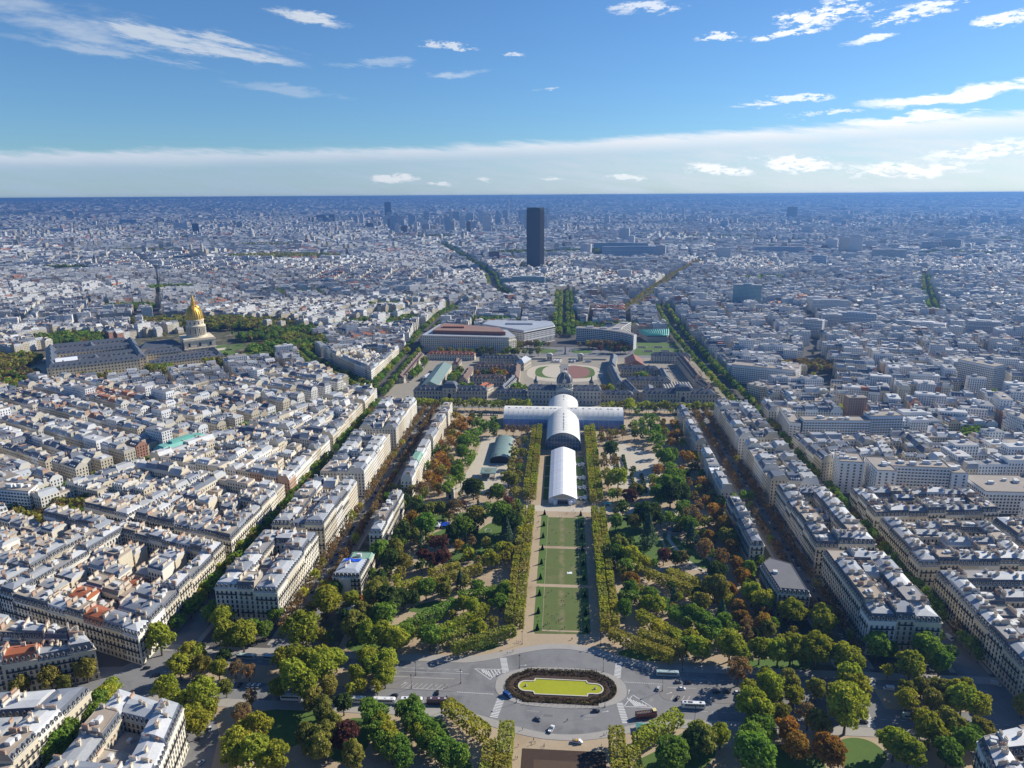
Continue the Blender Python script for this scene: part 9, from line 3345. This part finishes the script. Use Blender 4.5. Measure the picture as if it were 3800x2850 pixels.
LP = {}
for x, y, lb in ((-85, 353.2, 'street lamp on the far edge of the left island'), (-85.1, 341.9, 'street lamp on the near edge of the left island'), (-57.7, 347.9, 'street lamp at the rounded tip of the left island'), (-24.9, 363.4, 'street lamp at the far left of the pond island'),
        (24.4, 363.4, 'street lamp at the far right of the pond island'), (-24.8, 333.9, 'street lamp at the near left of the pond island'), (23.8, 333.6, 'street lamp at the near right of the pond island'), (-24.7, 387.2, 'street lamp at the left entrance of the axis walk'),
        (24, 389, 'street lamp at the right entrance of the axis walk'), (56.8, 348.7, 'street lamp at the rounded tip of the right island'), (70.9, 367.8, 'street lamp on the pavement behind the shaded city bus'), (70.8, 325.6, 'street lamp on the near pavement right of the clipped row'), (-62, 325.6, 'street lamp in front of the dark coach')):
  lamp_post(x, y, lb)
for x, y, lb in ((-76.3, 378.2, 'stone statue on a plinth behind the left pavement'), (74.7, 377.6, 'dark statue on a plinth behind the right pavement'), (75.8, 319, 'stone urn on a tall plinth by the near right pavement')):
  e = empty('statue', (x, y, 0))
  b = MB()
  b.box(-1.1, 1.1, -1.1, 1.1, 0, 0.5)
  b.box(-0.7, 0.7, -0.7, 0.7, 0.5, 2.4)
  b.box(-0.85, 0.85, -0.85, 0.85, 2.4, 2.6, 0, True)
  obj('plinth', b.mesh('plinth', [M['trim']]), e)
  b = MB()
  b.lathe([(0.55, 2.6), (0.35, 3.0), (0.6, 3.5), (0.75, 3.9), (0.7, 4.0)] if 'urn' in lb else [(0.55, 2.6), (0.5, 3.2), (0.32, 3.7), (0.42, 4.2), (0.36, 4.5), (0.12, 4.6), (0.2, 4.85), (0.05, 5.05)], 10)
  obj('figure', b.mesh('figure', [M['trim'] if 'stone' in lb else M['iron']]), e)
  tag(e, lb, 'statue')
# ring of white garden chairs on the left lawn
cb = MB()
cb.box(-0.25, 0.25, -0.25, 0.25, 0.38, 0.44, 0, True)
cb.box(-0.25, 0.25, 0.22, 0.27, 0.44, 0.9, 0, True)
for sx in (-0.22, 0.22):
  for sy in (-0.22, 0.22):
    cb.box(sx - 0.02, sx + 0.02, sy - 0.02, sy + 0.02, 0, 0.38)
chm = cb.mesh('garden_chair', [M['tentcloth']])
for i in range(14):
  t = 6.28319 * i / 14
  tag(obj('garden_chair', chm, None, (-62 + 2.6 * math.cos(t), 540 + 3.4 * math.sin(t), 0.08), t - 1.57), 'white chair in the ring of identical chairs on the left garden lawn', 'chair', 'ring of white garden chairs')
# orange and yellow barriers on the pond bed
for i, (x, y, L, a, c, lb) in enumerate(((-26, 345.0, 3.6, -50, (0.6, 0.45, 0.05), 'yellow barrier plank left of the pond'), (-20, 336.6, 5.0, -12, (0.6, 0.45, 0.05), 'yellow barrier plank at the lower left of the pond bed'), (4.5, 336.4, 4.0, 0, (0.6, 0.45, 0.05), 'yellow barrier plank below the pond, right of centre'), (13, 336.6, 4.0, -12, (0.6, 0.45, 0.05), 'yellow barrier plank at the lower right of the pond bed'))):
  b = MB()
  b.box(-L / 2, L / 2, -0.12, 0.12, 0, 0.28, 0, True)
  tag(obj('barrier_plank', b.mesh('barrier_plank', [mat('plank_colour', c, 0.6)]), None, (x, y, 0.24), R(a)), lb, 'barrier', 'barrier planks')
for x, y, lb in ((-16, 338.4, 'person in orange vest working at the lower left of the pond'), (1.8, 336.9, 'person in orange vest working below the pond')):
  tag(obj('person', BODY['stand'], None, (x, y, 0.22), 1.0, color=(0.75, 0.12, 0.02)), lb, 'person', 'people in the park')
# low posts and rails around the pond bed
fm = MB()
fm.tube([(0, 0, 0), (0, 0, 1.1)], 0.07, 5)
post_m = fm.mesh('post', [M['iron']])
for nm, y, lb in (('a', 332.6, 'low iron fence along the near side of the pond bed'), ('b', 364.6, 'low iron fence along the far side of the pond bed')):
  e = empty('iron_fence', (0, y, 0.17))
  for k in range(14):
    obj('post', post_m, e, (-21 + k * 3.2, 0, 0))
  for z in (0.55, 1.0):
    b = MB()
    b.tube([(-21, 0, z), (20.6, 0, z)], 0.03, 4)
    obj('rail', b.mesh('rail', [M['iron']]), e)
  tag(e, lb, 'fence')
